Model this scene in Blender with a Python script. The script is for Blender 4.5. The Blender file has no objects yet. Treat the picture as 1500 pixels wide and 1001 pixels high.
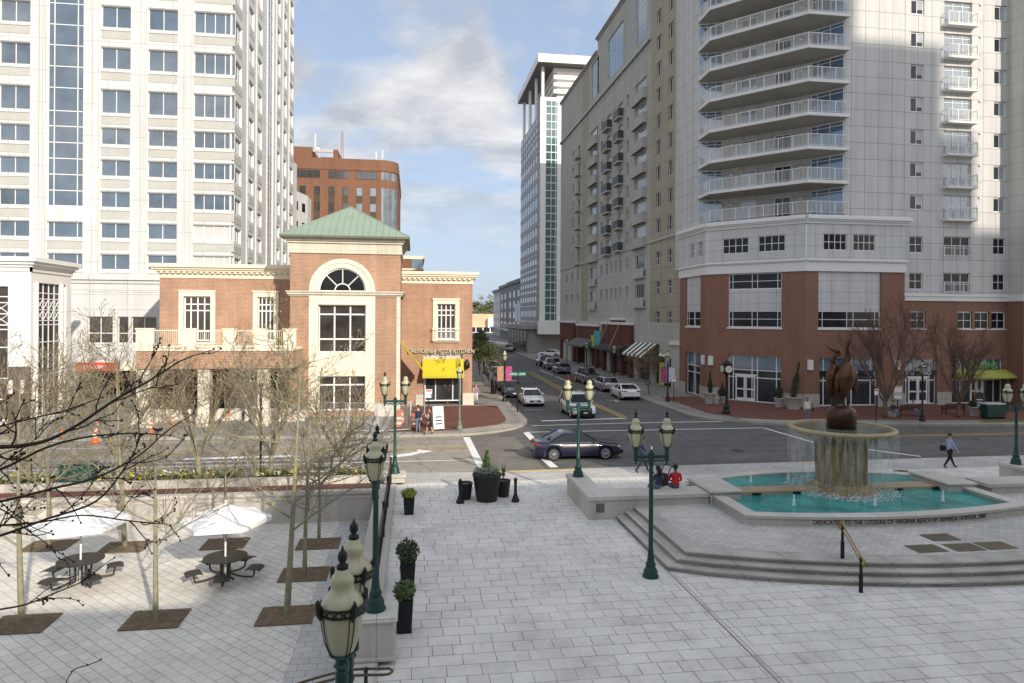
import bpy, math, random
from mathutils import Vector, Matrix
random.seed(7)
SC=bpy.context.scene; COL=SC.collection
# ---------------------------------------------------------------- camera model
F=1000.0; PX=750.0; PY=465.0; CAMH=7.5; DEL=math.radians(8.2); ROLL=0.006
_r=Vector((math.cos(DEL),-math.sin(DEL),0)); CD=Vector((math.sin(DEL),math.cos(DEL),0)); _u=Vector((0,0,1))
CR=_r*math.cos(ROLL)+_u*math.sin(ROLL); CU=_u*math.cos(ROLL)-_r*math.sin(ROLL)
def ray(px,py): return CD+CR*((px-PX)/F)-CU*((py-PY)/F)
def at(px,py,z=0.0):
    v=ray(px,py); t=(z-CAMH)/v.z; return Vector((v.x*t,v.y*t,z))
def aty(px,py,Y):
    v=ray(px,py); t=Y/v.y; return Vector((v.x*t,Y,CAMH+v.z*t))
def atx(px,py,X):
    v=ray(px,py); t=X/v.x; return Vector((X,v.y*t,CAMH+v.z*t))
def atd(px,py,d):
    v=ray(px,py); return Vector((v.x*d,v.y*d,CAMH+v.z*d))
cam=bpy.data.cameras.new('camera'); cam.sensor_width=36; cam.lens=24.0; cam.clip_end=4000; cam.clip_start=.1
cam.shift_y=-(500.5-PY)/1500.0
co=bpy.data.objects.new('camera',cam); COL.objects.link(co); SC.camera=co
co.matrix_world=Matrix(((CR.x,CU.x,-CD.x,0),(CR.y,CU.y,-CD.y,0),(CR.z,CU.z,-CD.z,CAMH),(0,0,0,1)))
SC.view_settings.view_transform='Standard'; SC.view_settings.look='None'; SC.view_settings.exposure=0
# ---------------------------------------------------------------- mesh builder
class MB:
    def __init__(s): s.v=[]; s.f=[]; s.m=[]
    def add(s,vs,fs,mi=0):
        b=len(s.v); s.v+= [tuple(p) for p in vs]
        for f in fs: s.f.append([i+b for i in f]); s.m.append(mi)
    def box(s,x0,x1,y0,y1,z0,z1,mi=0):
        s.add([(x0,y0,z0),(x1,y0,z0),(x1,y1,z0),(x0,y1,z0),(x0,y0,z1),(x1,y0,z1),(x1,y1,z1),(x0,y1,z1)],
          [(0,3,2,1),(4,5,6,7),(0,1,5,4),(1,2,6,5),(2,3,7,6),(3,0,4,7)],mi)
    def bbox(s,x0,x1,y0,y1,z0,z1,b=.02,mi=0):   # bevelled box
        P=[]
        for z,i in ((z0,b),(z0+b,0),(z1-b,0),(z1,b)):
            X0,X1,Y0,Y1=x0+i,x1-i,y0+i,y1-i; c=b
            P+=[(X0+c,Y0,z),(X1-c,Y0,z),(X1,Y0+c,z),(X1,Y1-c,z),(X1-c,Y1,z),(X0+c,Y1,z),(X0,Y1-c,z),(X0,Y0+c,z)]
        fs=[tuple(range(7,-1,-1)),tuple(range(24,32))]
        for k in range(3):
            for i in range(8): j=(i+1)%8; fs.append((k*8+i,k*8+j,k*8+8+j,k*8+8+i))
        s.add(P,fs,mi)
    def wbox(s,W,s0,s1,z0,z1,d0,d1,mi=0):
        P=[W.P(a,d,z) for z in (z0,z1) for a,d in ((s0,d1),(s1,d1),(s1,d0),(s0,d0))]
        s.add(P,[(0,3,2,1),(4,5,6,7),(0,1,5,4),(1,2,6,5),(2,3,7,6),(3,0,4,7)],mi)
    def wquad(s,W,s0,s1,z0,z1,d=0,mi=0):
        s.add([W.P(s0,d,z0),W.P(s1,d,z0),W.P(s1,d,z1),W.P(s0,d,z1)],[(0,1,2,3)],mi)
    def wall(s,W,s0,s1,z0,z1,holes=(),dep=.2,mi=0,mr=None,d=0):
        if mr is None: mr=mi
        hs=[(max(s0,a),min(s1,b),max(z0,c),min(z1,e)) for a,b,c,e in holes if b>s0 and a<s1 and e>z0 and c<z1]
        xs=sorted({round(q,4) for h in hs for q in h[:2]}|{s0,s1}); 
        for i in range(len(xs)-1):
            a,b=xs[i],xs[i+1]
            if b-a<1e-3: continue
            m=(a+b)/2; cut=sorted((h[2],h[3]) for h in hs if h[0]<m<h[1]); z=z0
            for c,e in cut:
                if c>z+1e-3: s.wquad(W,a,b,z,c,d,mi)
                z=max(z,e)
            if z<z1-1e-3: s.wquad(W,a,b,z,z1,d,mi)
        for a,b,c,e in hs:
            Q=lambda x,dd,z: W.P(x,d+dd,z)
            s.add([Q(a,0,c),Q(a,0,e),Q(a,-dep,e),Q(a,-dep,c),Q(b,0,c),Q(b,0,e),Q(b,-dep,e),Q(b,-dep,c)],
              [(0,3,2,1),(4,5,6,7),(1,2,6,5),(0,4,7,3)],mr)
    def prism(s,poly,z0,z1,mi=0,mt=None,bottom=True):
        n=len(poly); P=[(p[0],p[1],z0) for p in poly]+[(p[0],p[1],z1) for p in poly]
        s.add(P,[(i,(i+1)%n,n+(i+1)%n,n+i) for i in range(n)]+([tuple(range(n-1,-1,-1))] if bottom else []),mi)
        s.add([(p[0],p[1],z1) for p in poly],[tuple(range(n))],mi if mt is None else mt)
    def sheet(s,poly,z,mi=0): s.add([(p[0],p[1],z) for p in poly],[tuple(range(len(poly)))],mi)
    def tube(s,pts,rad,n=6,mi=0,cap=True):
        pts=[Vector(p) for p in pts]; k=len(pts)
        if not hasattr(rad,'__len__'): rad=[rad]*k
        b=len(s.v); pn=None
        for i,p in enumerate(pts):
            t=(pts[min(i+1,k-1)]-pts[max(i-1,0)])
            if t.length<1e-9: t=Vector((0,0,1))
            t.normalize()
            if pn is None:
                a=Vector((0,0,1)) if abs(t.z)<.9 else Vector((1,0,0)); pn=t.cross(a).normalized()
            else:
                pn=pn-t*pn.dot(t)
                pn=pn.normalized() if pn.length>1e-6 else t.cross(Vector((1,0,0.3))).normalized()
            q=t.cross(pn)
            for j in range(n):
                a=2*math.pi*j/n; s.v.append(tuple(p+(pn*math.cos(a)+q*math.sin(a))*rad[i]))
        for i in range(k-1):
            for j in range(n):
                s.f.append([b+i*n+j,b+i*n+(j+1)%n,b+(i+1)*n+(j+1)%n,b+(i+1)*n+j]); s.m.append(mi)
        if cap:
            s.f.append([b+j for j in range(n-1,-1,-1)]); s.m.append(mi)
            s.f.append([b+(k-1)*n+j for j in range(n)]); s.m.append(mi)
    def lathe(s,prof,n=16,cx=0,cy=0,mi=0,cap=True,sx=1,sy=1):
        b=len(s.v); k=len(prof)
        for r,z in prof:
            for j in range(n):
                a=2*math.pi*j/n; s.v.append((cx+r*math.cos(a)*sx,cy+r*math.sin(a)*sy,z))
        for i in range(k-1):
            for j in range(n):
                s.f.append([b+i*n+j,b+i*n+(j+1)%n,b+(i+1)*n+(j+1)%n,b+(i+1)*n+j]); s.m.append(mi)
        if cap:
            if prof[0][0]>1e-4: s.f.append([b+j for j in range(n-1,-1,-1)]); s.m.append(mi)
            if prof[-1][0]>1e-4: s.f.append([b+(k-1)*n+j for j in range(n)]); s.m.append(mi)
    def ball(s,c,r,n=10,mi=0,sz=1):
        k=max(4,n//2); s2=MB(); s2.lathe([(max(1e-4,r*math.sin(math.pi*i/k)),-r*math.cos(math.pi*i/k)*sz) for i in range(k+1)],n)
        s.add([(x+c[0],y+c[1],z+c[2]) for x,y,z in s2.v],s2.f,mi)
    def mesh(s,name,mats,smooth=False):
        me=bpy.data.meshes.new(name); me.from_pydata(s.v,[],s.f)
        if not isinstance(mats,(list,tuple)): mats=[mats]
        for m in mats: me.materials.append(m)
        if len(mats)>1: me.polygons.foreach_set('material_index',s.m)
        if smooth: me.polygons.foreach_set('use_smooth',[True]*len(me.polygons))
        me.update(); return me
    def build(s,name,mats,parent=None,smooth=False,loc=None,rz=0,world=True):
        return link(name,s.mesh(name,mats,smooth),parent,loc,rz,world)
def link(name,data,parent=None,loc=None,rz=0,world=True):
    o=bpy.data.objects.new(name,data); COL.objects.link(o)
    l=Vector(loc) if loc is not None else Vector((0,0,0))
    if parent is not None:
        o.parent=parent
        if world: l=l-wloc(parent)
    o.location=l; o.rotation_euler=(0,0,rz); return o
def wloc(o):
    l=Vector(o.location)
    while o.parent: o=o.parent; l+=o.location
    return l
def smooth_by_angle(o,ang=40):
    me=o.data
    me.polygons.foreach_set('use_smooth',[True]*len(me.polygons))
    try: me.set_sharp_from_angle(angle=math.radians(ang))
    except Exception: pass
    return o
def thing(name,label,cat,loc=(0,0,0),rz=0,group=None):
    o=bpy.data.objects.new(name,None); COL.objects.link(o); o.location=loc; o.rotation_euler=(0,0,rz)
    o.empty_display_size=.2; return tag(o,label,cat,group)
def tag(o,label,cat,group=None,kind=None):
    o['label']=label; o['category']=cat
    if group: o['group']=group
    if kind: o['kind']=kind
    return o
def struct(o,label=None):
    o['kind']='structure'
    return o
def dup(root,loc,rz,label,group=None):
    r=root.copy(); COL.objects.link(r); r.location=loc; r.rotation_euler=(0,0,rz); r['label']=label
    if group: r['group']=group
    def rec(a,b):
        for ch in kids.get(a.name,[]):
            c=ch.copy(); COL.objects.link(c); c.parent=b; rec(ch,c)
    kids={}
    for o in list(COL.objects):
        if o.parent: kids.setdefault(o.parent.name,[]).append(o)
    rec(root,r); return r
class W:
    def __init__(s,ox,oy,tx,ty):
        L=math.hypot(tx-ox,ty-oy); s.o=(ox,oy); s.u=((tx-ox)/L,(ty-oy)/L); s.n=(s.u[1],-s.u[0]); s.L=L; s.rz=math.atan2(s.u[1],s.u[0])
    def P(s,a,d,z): return (s.o[0]+s.u[0]*a+s.n[0]*d,s.o[1]+s.u[1]*a+s.n[1]*d,z)
# ---------------------------------------------------------------- materials
MATS={}
class NT:
    def __init__(s,name):
        s.m=bpy.data.materials.new(name); s.m.use_nodes=True; s.t=s.m.node_tree; s.t.nodes.clear()
        s.out=s.n('ShaderNodeOutputMaterial'); s.b=s.n('ShaderNodeBsdfPrincipled'); s.l(s.b.outputs[0],s.out.inputs[0])
    def n(s,k,**kw):
        x=s.t.nodes.new(k)
        for a,b in kw.items(): setattr(x,a,b)
        return x
    def l(s,a,b): s.t.links.new(a,b)
    def mix(s,fac,a,b,mode='MIX'):
        x=s.n('ShaderNodeMix',data_type='RGBA',blend_type=mode)
        for i,v in ((0,fac),(6,a),(7,b)):
            if hasattr(v,'is_linked') or hasattr(v,'links'): s.l(v,x.inputs[i])
            else: x.inputs[i].default_value=v if i==0 else (*v,1) if len(v)==3 else v
        return x.outputs[2]
    def math(s,op,a,b=0.0):
        x=s.n('ShaderNodeMath',operation=op)
        for i,v in enumerate((a,b)):
            if hasattr(v,'links'): s.l(v,x.inputs[i])
            else: x.inputs[i].default_value=v
        return x.outputs[0]
    def noise(s,vec,scale,detail=4,rough=.6):
        x=s.n('ShaderNodeTexNoise'); x.inputs['Scale'].default_value=scale; x.inputs['Detail'].default_value=detail
        x.inputs['Roughness'].default_value=rough
        if vec is not None: s.l(vec,x.inputs['Vector'])
        return x.outputs[0]
    def ramp(s,v,stops):
        x=s.n('ShaderNodeValToRGB'); e=x.color_ramp.elements
        while len(e)<len(stops): e.new(.5)
        for i,(p,c) in enumerate(stops): e[i].position=p; e[i].color=(*c,1) if len(c)==3 else c
        s.l(v,x.inputs[0]); return x.outputs[0]
    def pos(s): return s.n('ShaderNodeNewGeometry').outputs['Position']
    def bump(s,h,strength,dist=.02):
        x=s.n('ShaderNodeBump'); x.inputs['Strength'].default_value=strength; x.inputs['Distance'].default_value=dist
        s.l(h,x.inputs['Height']); s.l(x.outputs[0],s.b.inputs['Normal'])
    def wallvec(s):
        g=s.n('ShaderNodeNewGeometry'); c=s.n('ShaderNodeVectorMath',operation='CROSS_PRODUCT'); c.inputs[0].default_value=(0,0,1)
        s.l(g.outputs['True Normal'],c.inputs[1]); nn=s.n('ShaderNodeVectorMath',operation='NORMALIZE'); s.l(c.outputs[0],nn.inputs[0])
        d=s.n('ShaderNodeVectorMath',operation='DOT_PRODUCT'); s.l(g.outputs['Position'],d.inputs[0]); s.l(nn.outputs[0],d.inputs[1])
        sp=s.n('ShaderNodeSeparateXYZ'); s.l(g.outputs['Position'],sp.inputs[0])
        cb=s.n('ShaderNodeCombineXYZ'); s.l(d.outputs['Value'],cb.inputs[0]); s.l(sp.outputs[2],cb.inputs[1]); return cb.outputs[0]
    def setb(s,rough,metal=0,spec=.4):
        s.b.inputs['Roughness'].default_value=rough; s.b.inputs['Metallic'].default_value=metal; s.b.inputs['Specular IOR Level'].default_value=spec
def sc3(c,k): return tuple(min(1,x*k) for x in c)
def pm(name,col,rough=.7,var=.18,scale=3.0,bump=0,metal=0,spec=.4,fine=True,coat=0):
    if name in MATS: return MATS[name]
    t=NT(name); p=t.pos(); a=t.noise(p,scale,5)
    c=t.mix(t.ramp(a,[(.3,(0,0,0)),(.7,(1,1,1))]),sc3(col,1-var),sc3(col,1+var*.7))
    if fine: c=t.mix(t.ramp(t.noise(p,scale*9,3),[(.35,(0,0,0)),(.65,(1,1,1))]),c,t.mix(.5,c,sc3(col,1+var*.5)))
    t.l(c,t.b.inputs['Base Color']); t.setb(rough,metal,spec)
    if bump: t.bump(t.noise(p,scale*12,4),bump)
    if coat: t.b.inputs['Coat Weight'].default_value=coat; t.b.inputs['Coat Roughness'].default_value=.04
    MATS[name]=t.m; return t.m
def brickm(name,c1,c2,mort,bw,bh,ms=.01,off=.5,floor=False,rot=0,rough=.85,stain=.25,bump=.25,bias=0,sq=1,sqf=2,sscale=.35,fvar=.12,dirt=0):
    t=NT(name); v=t.pos() if floor else t.wallvec()
    if rot:
        mp=t.n('ShaderNodeMapping'); mp.inputs['Rotation'].default_value=(0,0,rot); t.l(v,mp.inputs[0]); v=mp.outputs[0]
    b=t.n('ShaderNodeTexBrick'); b.offset=off; b.squash=sq; b.squash_frequency=sqf; t.l(v,b.inputs['Vector'])
    b.inputs['Scale'].default_value=1; b.inputs['Brick Width'].default_value=bw; b.inputs['Row Height'].default_value=bh
    b.inputs['Mortar Size'].default_value=ms; b.inputs['Mortar Smooth'].default_value=.2; b.inputs['Bias'].default_value=bias
    b.inputs['Color1'].default_value=(*c1,1); b.inputs['Color2'].default_value=(*c2,1); b.inputs['Mortar'].default_value=(*mort,1)
    p=t.pos(); st=t.ramp(t.noise(p,sscale,6,.65),[(.3,(1-stain,)*3),(.62,(1,1,1))])
    c=t.mix(1.0,b.outputs['Color'],st,'MULTIPLY')
    c=t.mix(1.0,c,t.ramp(t.noise(p,9,4),[(.3,(1-fvar,)*3),(.7,(1,1,1))]),'MULTIPLY')
    if not floor:
        mp2=t.n('ShaderNodeMapping'); mp2.inputs['Scale'].default_value=(1.1,1.1,.07); t.l(p,mp2.inputs[0])
        c=t.mix(1.0,c,t.ramp(t.noise(mp2.outputs[0],1.3,5,.65),[(.36,(.88,.875,.86)),(.6,(1,1,1))]),'MULTIPLY')
    if dirt:
        d1=t.ramp(t.noise(p,.9,8,.72),[(.5,(1,1,1)),(.72,(1-dirt,1-dirt*1.02,1-dirt*1.08))]); c=t.mix(1.0,c,d1,'MULTIPLY')
        d2=t.ramp(t.noise(p,5.5,3,.5),[(.66,(1,1,1)),(.74,(1-dirt*.55,)*3)]); c=t.mix(1.0,c,d2,'MULTIPLY')
        jm=t.math('MULTIPLY',b.outputs['Fac'],t.ramp(t.noise(p,.45,6,.7),[(.42,(0,0,0)),(.6,(1,1,1))])); c=t.mix(t.math('MULTIPLY',jm,.75),c,(.09,.085,.075))
    t.l(c,t.b.inputs['Base Color']); t.setb(rough,0,.3)
    if bump: t.bump(t.math('SUBTRACT',1.0,b.outputs['Fac']),bump,.01)
    MATS[name]=t.m; return t.m
def glassm(name,col,rough=.06,wob=.12,tint=.5,spec=.9,wscale=.9,ior=1.9):
    t=NT(name); oi=t.n('ShaderNodeObjectInfo'); p=t.pos()
    a=t.noise(p,.6,3); c=t.mix(t.ramp(a,[(.35,(0,0,0)),(.65,(1,1,1))]),sc3(col,1-tint),sc3(col,1+tint))
    c=t.mix(t.math('MULTIPLY',oi.outputs['Random'],.5),c,sc3(col,1.9))
    t.l(c,t.b.inputs['Base Color']); t.setb(rough,0,spec); t.b.inputs['IOR'].default_value=ior
    if wob: t.bump(t.noise(p,wscale,2),wob,.05)
    MATS[name]=t.m; return t.m
# ---------------------------------------------------------------- light and sky
SUN=Vector((-.37,.818,-.440)).normalized()
w=bpy.data.worlds.new('World'); SC.world=w; w.use_nodes=True; nt=w.node_tree; nt.nodes.clear()
def wn(k,**kw):
    x=nt.nodes.new(k)
    for a,b in kw.items(): setattr(x,a,b)
    return x
sky=wn('ShaderNodeTexSky',sky_type='NISHITA'); sky.sun_disc=False; sky.sun_elevation=math.asin(-SUN.z); sky.sun_rotation=math.atan2(-SUN.x,-SUN.y)
sky.air_density=1.0; sky.dust_density=1.5; sky.ozone_density=1.0
tc=wn('ShaderNodeTexCoord'); sx=wn('ShaderNodeSeparateXYZ'); nt.links.new(tc.outputs['Generated'],sx.inputs[0])
def wm(op,a,b=0.0,c=None):
    x=wn('ShaderNodeMath',operation=op)
    for i,v in enumerate((a,b) if c is None else (a,b,c)):
        if hasattr(v,'links'): nt.links.new(v,x.inputs[i])
        else: x.inputs[i].default_value=v
    return x.outputs[0]
zz=wm('ADD',wm('MAXIMUM',sx.outputs[2],0.0),.22); cx=wm('DIVIDE',sx.outputs[0],zz); cy=wm('DIVIDE',sx.outputs[1],zz)
cb=wn('ShaderNodeCombineXYZ'); nt.links.new(cx,cb.inputs[0]); nt.links.new(cy,cb.inputs[1]); cb.inputs[2].default_value=3.1
def wnoise(sc,det,ro,dist=0):
    x=wn('ShaderNodeTexNoise'); x.inputs['Scale'].default_value=sc; x.inputs['Detail'].default_value=det; x.inputs['Roughness'].default_value=ro
    x.inputs['Distortion'].default_value=dist; nt.links.new(cb.outputs[0],x.inputs['Vector']); return x.outputs[0]
def wramp(v,stops):
    x=wn('ShaderNodeValToRGB'); e=x.color_ramp.elements
    while len(e)<len(stops): e.new(.5)
    for i,(p,c) in enumerate(stops): e[i].position=p; e[i].color=(*c,1)
    nt.links.new(v,x.inputs[0]); return x.outputs[0]
def wmix(f,a,b,mode='MIX'):
    x=wn('ShaderNodeMix',data_type='RGBA',blend_type=mode)
    for i,v in ((0,f),(6,a),(7,b)):
        if hasattr(v,'links'): nt.links.new(v,x.inputs[i])
        else: x.inputs[i].default_value=v if i==0 else (*v,1)
    return x.outputs[2]
dens=wramp(wnoise(1.7,10,.54,.3),[(.44,(0,0,0)),(.54,(1,1,1))])
fade=wramp(sx.outputs[2],[(.08,(.12,)*3),(.26,(.95,)*3)])
shade=wramp(wnoise(3.2,9,.6,.3),[(.40,(3.6,3.8,4.2)),(.62,(6.0,6.0,6.0))])
sdv=wn('ShaderNodeVectorMath',operation='DOT_PRODUCT'); nt.links.new(tc.outputs['Generated'],sdv.inputs[0]); sdv.inputs[1].default_value=tuple(-SUN)
glow=wm('MULTIPLY_ADD',wm('MAXIMUM',sdv.outputs['Value'],0.0),1.0,1.0)
gc=wn('ShaderNodeCombineXYZ'); [nt.links.new(glow,gc.inputs[i]) for i in range(3)]
shade=wmix(1.0,shade,gc.outputs[0],'MULTIPLY')
haze=wmix(wramp(sx.outputs[2],[(0,(.75,)*3),(.45,(.52,)*3)]),sky.outputs[0],(3.7,4.5,6.0))
colr=wmix(wmix(1.0,dens,fade,'MULTIPLY'),haze,shade)
bg=wn('ShaderNodeBackground'); bg.inputs['Strength'].default_value=.15; nt.links.new(colr,bg.inputs['Color'])
wo=wn('ShaderNodeOutputWorld'); nt.links.new(bg.outputs[0],wo.inputs[0])
sl=bpy.data.lights.new('sun','SUN'); sl.energy=5.0; sl.angle=math.radians(.9); sl.color=(1,.90,.76)
so=bpy.data.objects.new('sun',sl); COL.objects.link(so); so.rotation_euler=SUN.to_track_quat('-Z','Y').to_euler(); so.location=(40,-120,90)
# ---------------------------------------------------------------- materials of the setting
white_line=pm('road_paint_white',(.72,.72,.70),.7,.15,6); yellow_line=pm('road_paint_yellow',(.50,.34,.09),.75,.25,6)
kerbm=brickm('kerb_concrete',(.40,.375,.32),(.36,.34,.29),(.22,.2,.17),3.0,30,.02,floor=True,stain=.3,bump=.1)
walkm=brickm('walk_concrete',(.30,.29,.27),(.27,.26,.24),(.15,.14,.13),1.6,1.6,.015,off=0,floor=True,stain=.35,bump=.1)
redpav=brickm('red_paver',(.20,.075,.052),(.15,.06,.045),(.11,.07,.06),.2,.1,.006,floor=True,stain=.25,bump=.1)
plazam=brickm('plaza_paver',(.77,.745,.70),(.70,.68,.645),(.40,.39,.365),.74,.46,.010,floor=True,stain=.2,dirt=.22,bump=.25,sscale=.5,fvar=.1,sq=.62,sqf=3)
terrm=brickm('terrace_paver',(.79,.755,.69),(.70,.67,.61),(.40,.38,.34),.46,.30,.008,floor=True,dirt=.16,rot=math.radians(45),stain=.2,bump=.2)
terrs=brickm('terrace_band_paver',(.58,.57,.555),(.5,.495,.48),(.27,.26,.25),.46,.30,.009,floor=True,stain=.2,bump=.2)
platm=brickm('platform_paver',(.64,.615,.575),(.55,.53,.50),(.26,.25,.23),.3,.16,.007,floor=True,dirt=.2,stain=.28,bump=.2)
streetpav=brickm('kerbside_paver',(.56,.545,.52),(.46,.45,.44),(.28,.27,.26),.36,.2,.008,floor=True,stain=.28,bump=.2)
crossm=brickm('crosswalk_paver',(.24,.22,.19),(.19,.175,.155),(.13,.12,.1),.42,.24,.012,floor=True,stain=.3,bump=.2)
grassm=pm('grass',(.10,.13,.03),.95,.4,2,.6); mulch=pm('mulch',(.17,.125,.08),.95,.45,5,.9)
limest=brickm('limestone',(.58,.55,.50),(.54,.515,.47),(.33,.3,.27),1.5,30,.008,stain=.25,bump=.1)
limetop=brickm('limestone_coping',(.62,.585,.53),(.57,.54,.49),(.34,.31,.28),1.5,30,.01,floor=True,stain=.25,bump=.1)
# ---------------------------------------------------------------- ground
def asph(name,c,k):
    t=NT(name); p=t.pos(); mp=t.n('ShaderNodeMapping'); mp.inputs['Scale'].default_value=(.10,.55,1); t.l(p,mp.inputs[0])
    x=t.mix(t.ramp(t.noise(mp.outputs[0],1.0,6,.65),[(.35,(0,0,0)),(.65,(1,1,1))]),sc3(c,1-k),sc3(c,1+k))
    x=t.mix(1.0,x,t.ramp(t.noise(p,1.4,6,.7),[(.32,(.72,)*3),(.55,(1,1,1))]),'MULTIPLY'); x=t.mix(1.0,x,t.ramp(t.noise(p,30,3),[(.3,(.86,)*3),(.7,(1.1,)*3)]),'MULTIPLY')
    v=t.n('ShaderNodeTexVoronoi'); v.feature='DISTANCE_TO_EDGE'; v.inputs['Scale'].default_value=.16
    wv=t.n('ShaderNodeVectorMath',operation='ADD'); ns=t.n('ShaderNodeTexNoise'); ns.inputs['Scale'].default_value=.8; ns.inputs['Detail'].default_value=5; t.l(p,ns.inputs['Vector']); t.l(p,wv.inputs[0]); sc_=t.n('ShaderNodeVectorMath',operation='SCALE'); sc_.inputs['Scale'].default_value=1.6; t.l(ns.outputs['Color'],sc_.inputs[0]); t.l(sc_.outputs[0],wv.inputs[1]); t.l(wv.outputs[0],v.inputs['Vector'])
    x=t.mix(t.ramp(v.outputs['Distance'],[(.004,(.7,)*3),(.008,(0,0,0))]),x,sc3(c,.38)); t.l(x,t.b.inputs['Base Color']); t.setb(.88,0,.3); t.bump(t.noise(p,40,3),.3); return t.m
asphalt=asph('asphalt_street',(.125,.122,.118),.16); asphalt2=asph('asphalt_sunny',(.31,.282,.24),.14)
mb=MB(); hx0,hx1,hy0,hy1=-40,-1.55,2.0,30.6; B=1600
for a,b,c,d in ((-B,B,-B,hy0),(-B,B,hy1,B),(-B,hx0,hy0,hy1),(hx1,B,hy0,hy1)): mb.sheet([(a,c),(b,c),(b,d),(a,d)],-.2)
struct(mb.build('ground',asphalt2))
mb=MB(); mb.sheet([(-150,33),(150,33),(150,46),(24,60),(24,110),(26,250),(26,420),(4,420),(6,110),(6,60),(0,46),(-150,46)],-.12)
struct(mb.build('road',asphalt))
def arc(cx,cy,r,a0,a1,n=10): return [(cx+r*math.cos(math.radians(a0+(a1-a0)*i/n)),cy+r*math.sin(math.radians(a0+(a1-a0)*i/n))) for i in range(n+1)]
# worn asphalt, sunlight put into its paler colour, left arm of cross street
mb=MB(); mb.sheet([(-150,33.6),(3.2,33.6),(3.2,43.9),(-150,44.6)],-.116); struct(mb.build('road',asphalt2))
mb=MB(); mb.sheet([(3.8,33.4),(6.6,33.4),(6.4,43.0),(3.5,43.6)],-.112); struct(mb.build('crosswalk',crossm))
# pavements: kerb slab, concrete top, red pavers
Lp=[(-150,44.7),(-16,44.3),(-2.4,43.6)]+arc(2.0,49.9,6.3,-90,0,10)[1:]+[(8.5,75),(9.3,90),(10.6,105),(12.5,122),(16,150),(18.5,180),(20,240),(20,420),(-150,420)]
mb=MB(); mb.prism(Lp,-.3,.03,0); struct(mb.build('kerb',kerbm))
Li=[(-150,45.1),(-16,44.75),(-2.4,44.05)]+arc(2.0,49.9,5.85,-90,0,10)[1:]+[(8.05,75),(8.85,90),(10.15,105),(12.05,122),(15.5,150),(18.05,180),(19.5,240),(19.5,420),(-150,420)]
mb=MB(); mb.sheet(Li,.036); struct(mb.build('pavement',walkm))
mb=MB(); mb.sheet([(-1.6,44.7)]+arc(1.6,50.1,5.2,-90,0,8)[1:]+[(7.9-.9,57.2),(-1.6,57.2)],.042)
for y in (62.2,67.4,73,79,86,94,103): mb.sheet([(5.1,y),(7.7,y),(7.7,y+.5),(5.1,y+.5)],.042)
struct(mb.build('brick_pavement',redpav))
Rp=[(150,43.4),(43.6,43.4),(28.9,45.2)]+arc(27.6,51.7,6.4,-88,-180,10)+[(21.2,110),(22,250),(22,420),(150,420)]
mb=MB(); mb.prism(list(reversed(Rp)) if False else [Rp[i] for i in range(len(Rp)-1,-1,-1)],-.3,.03,0); struct(mb.build('kerb',kerbm))
Ri=[(150,43.9),(43.6,43.9),(29,45.65)]+arc(27.6,51.7,5.95,-88,-180,10)+[(21.65,110),(22.4,250),(22.4,420),(150,420)]
mb=MB(); mb.sheet(Ri[::-1],.036); struct(mb.build('pavement',walkm))
mb=MB(); mb.sheet(([(150,45.2),(44,45.2),(29.6,46.9)]+arc(28.4,52.4,5.5,-80,-170,8)+[(23.2,62),(150,62)])[::-1],.042); struct(mb.build('brick_pavement',redpav))
mb=MB(); mb.sheet([(22.6,62.4),(23.6,62.4),(23.6,124),(22.6,124)],.0415); mb.sheet([(21.3,79.5),(21.3,79.5+.01),(21.3,79.6)],.05)
mb2=MB(); mb2.sheet([(18.3,78.4),(21.2,78.4),(21.2,88),(18.3,88)],-.114); struct(mb2.build('road',redpav))
# kerb ramps in pale concrete
mb=MB(); mb.sheet([(3.4,43.75),(7.2,46.1),(6.6,47.4),(3.0,45.3)],.047); mb.sheet([(23.6,47.0),(27.4,45.5),(27.8,46.4),(24.2,48.0)],.047); struct(mb.build('pavement',kerbm))
# lawn strips in front of the shops
mb=MB()
for x0,x1,y0 in ((41.2,45.6,44.4),(50,62,44.2)): mb.sheet([(x0,y0),(x1,y0-.05),(x1-.5,y0+.85),(x0+.5,y0+.9)],.05)
struct(mb.build('lawn',grassm))
# road markings
def mark(name,polys,m,z=-.104):
    mb=MB()
    for p in polys: mb.sheet(p,z)
    return struct(mb.build(name,m))
def pxp(*q): return [tuple(at(a,b,-.11)[:2]) for a,b in q]
def line(p,q,wd): # a painted line between two ground points
    p=Vector(p[:2]); q=Vector(q[:2]); d=(q-p).normalized(); n=Vector((-d.y,d.x))*wd/2
    return [tuple(p-n),tuple(q-n),tuple(q+n),tuple(p+n)]
G=lambda a,b: at(a,b,-.11)[:2]
mark('road_marking',[line((3.35,43.2),(3.45,33.8),.42),line((-40,36.3),(3.2,36.3),.14),
  line((-40,41.9),(-15,41.9),.12),line((-12,38.2),(-6.5,38.4),.5),line((-12.3,37.3),(-5.5,37.4),.16)],white_line)
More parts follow.
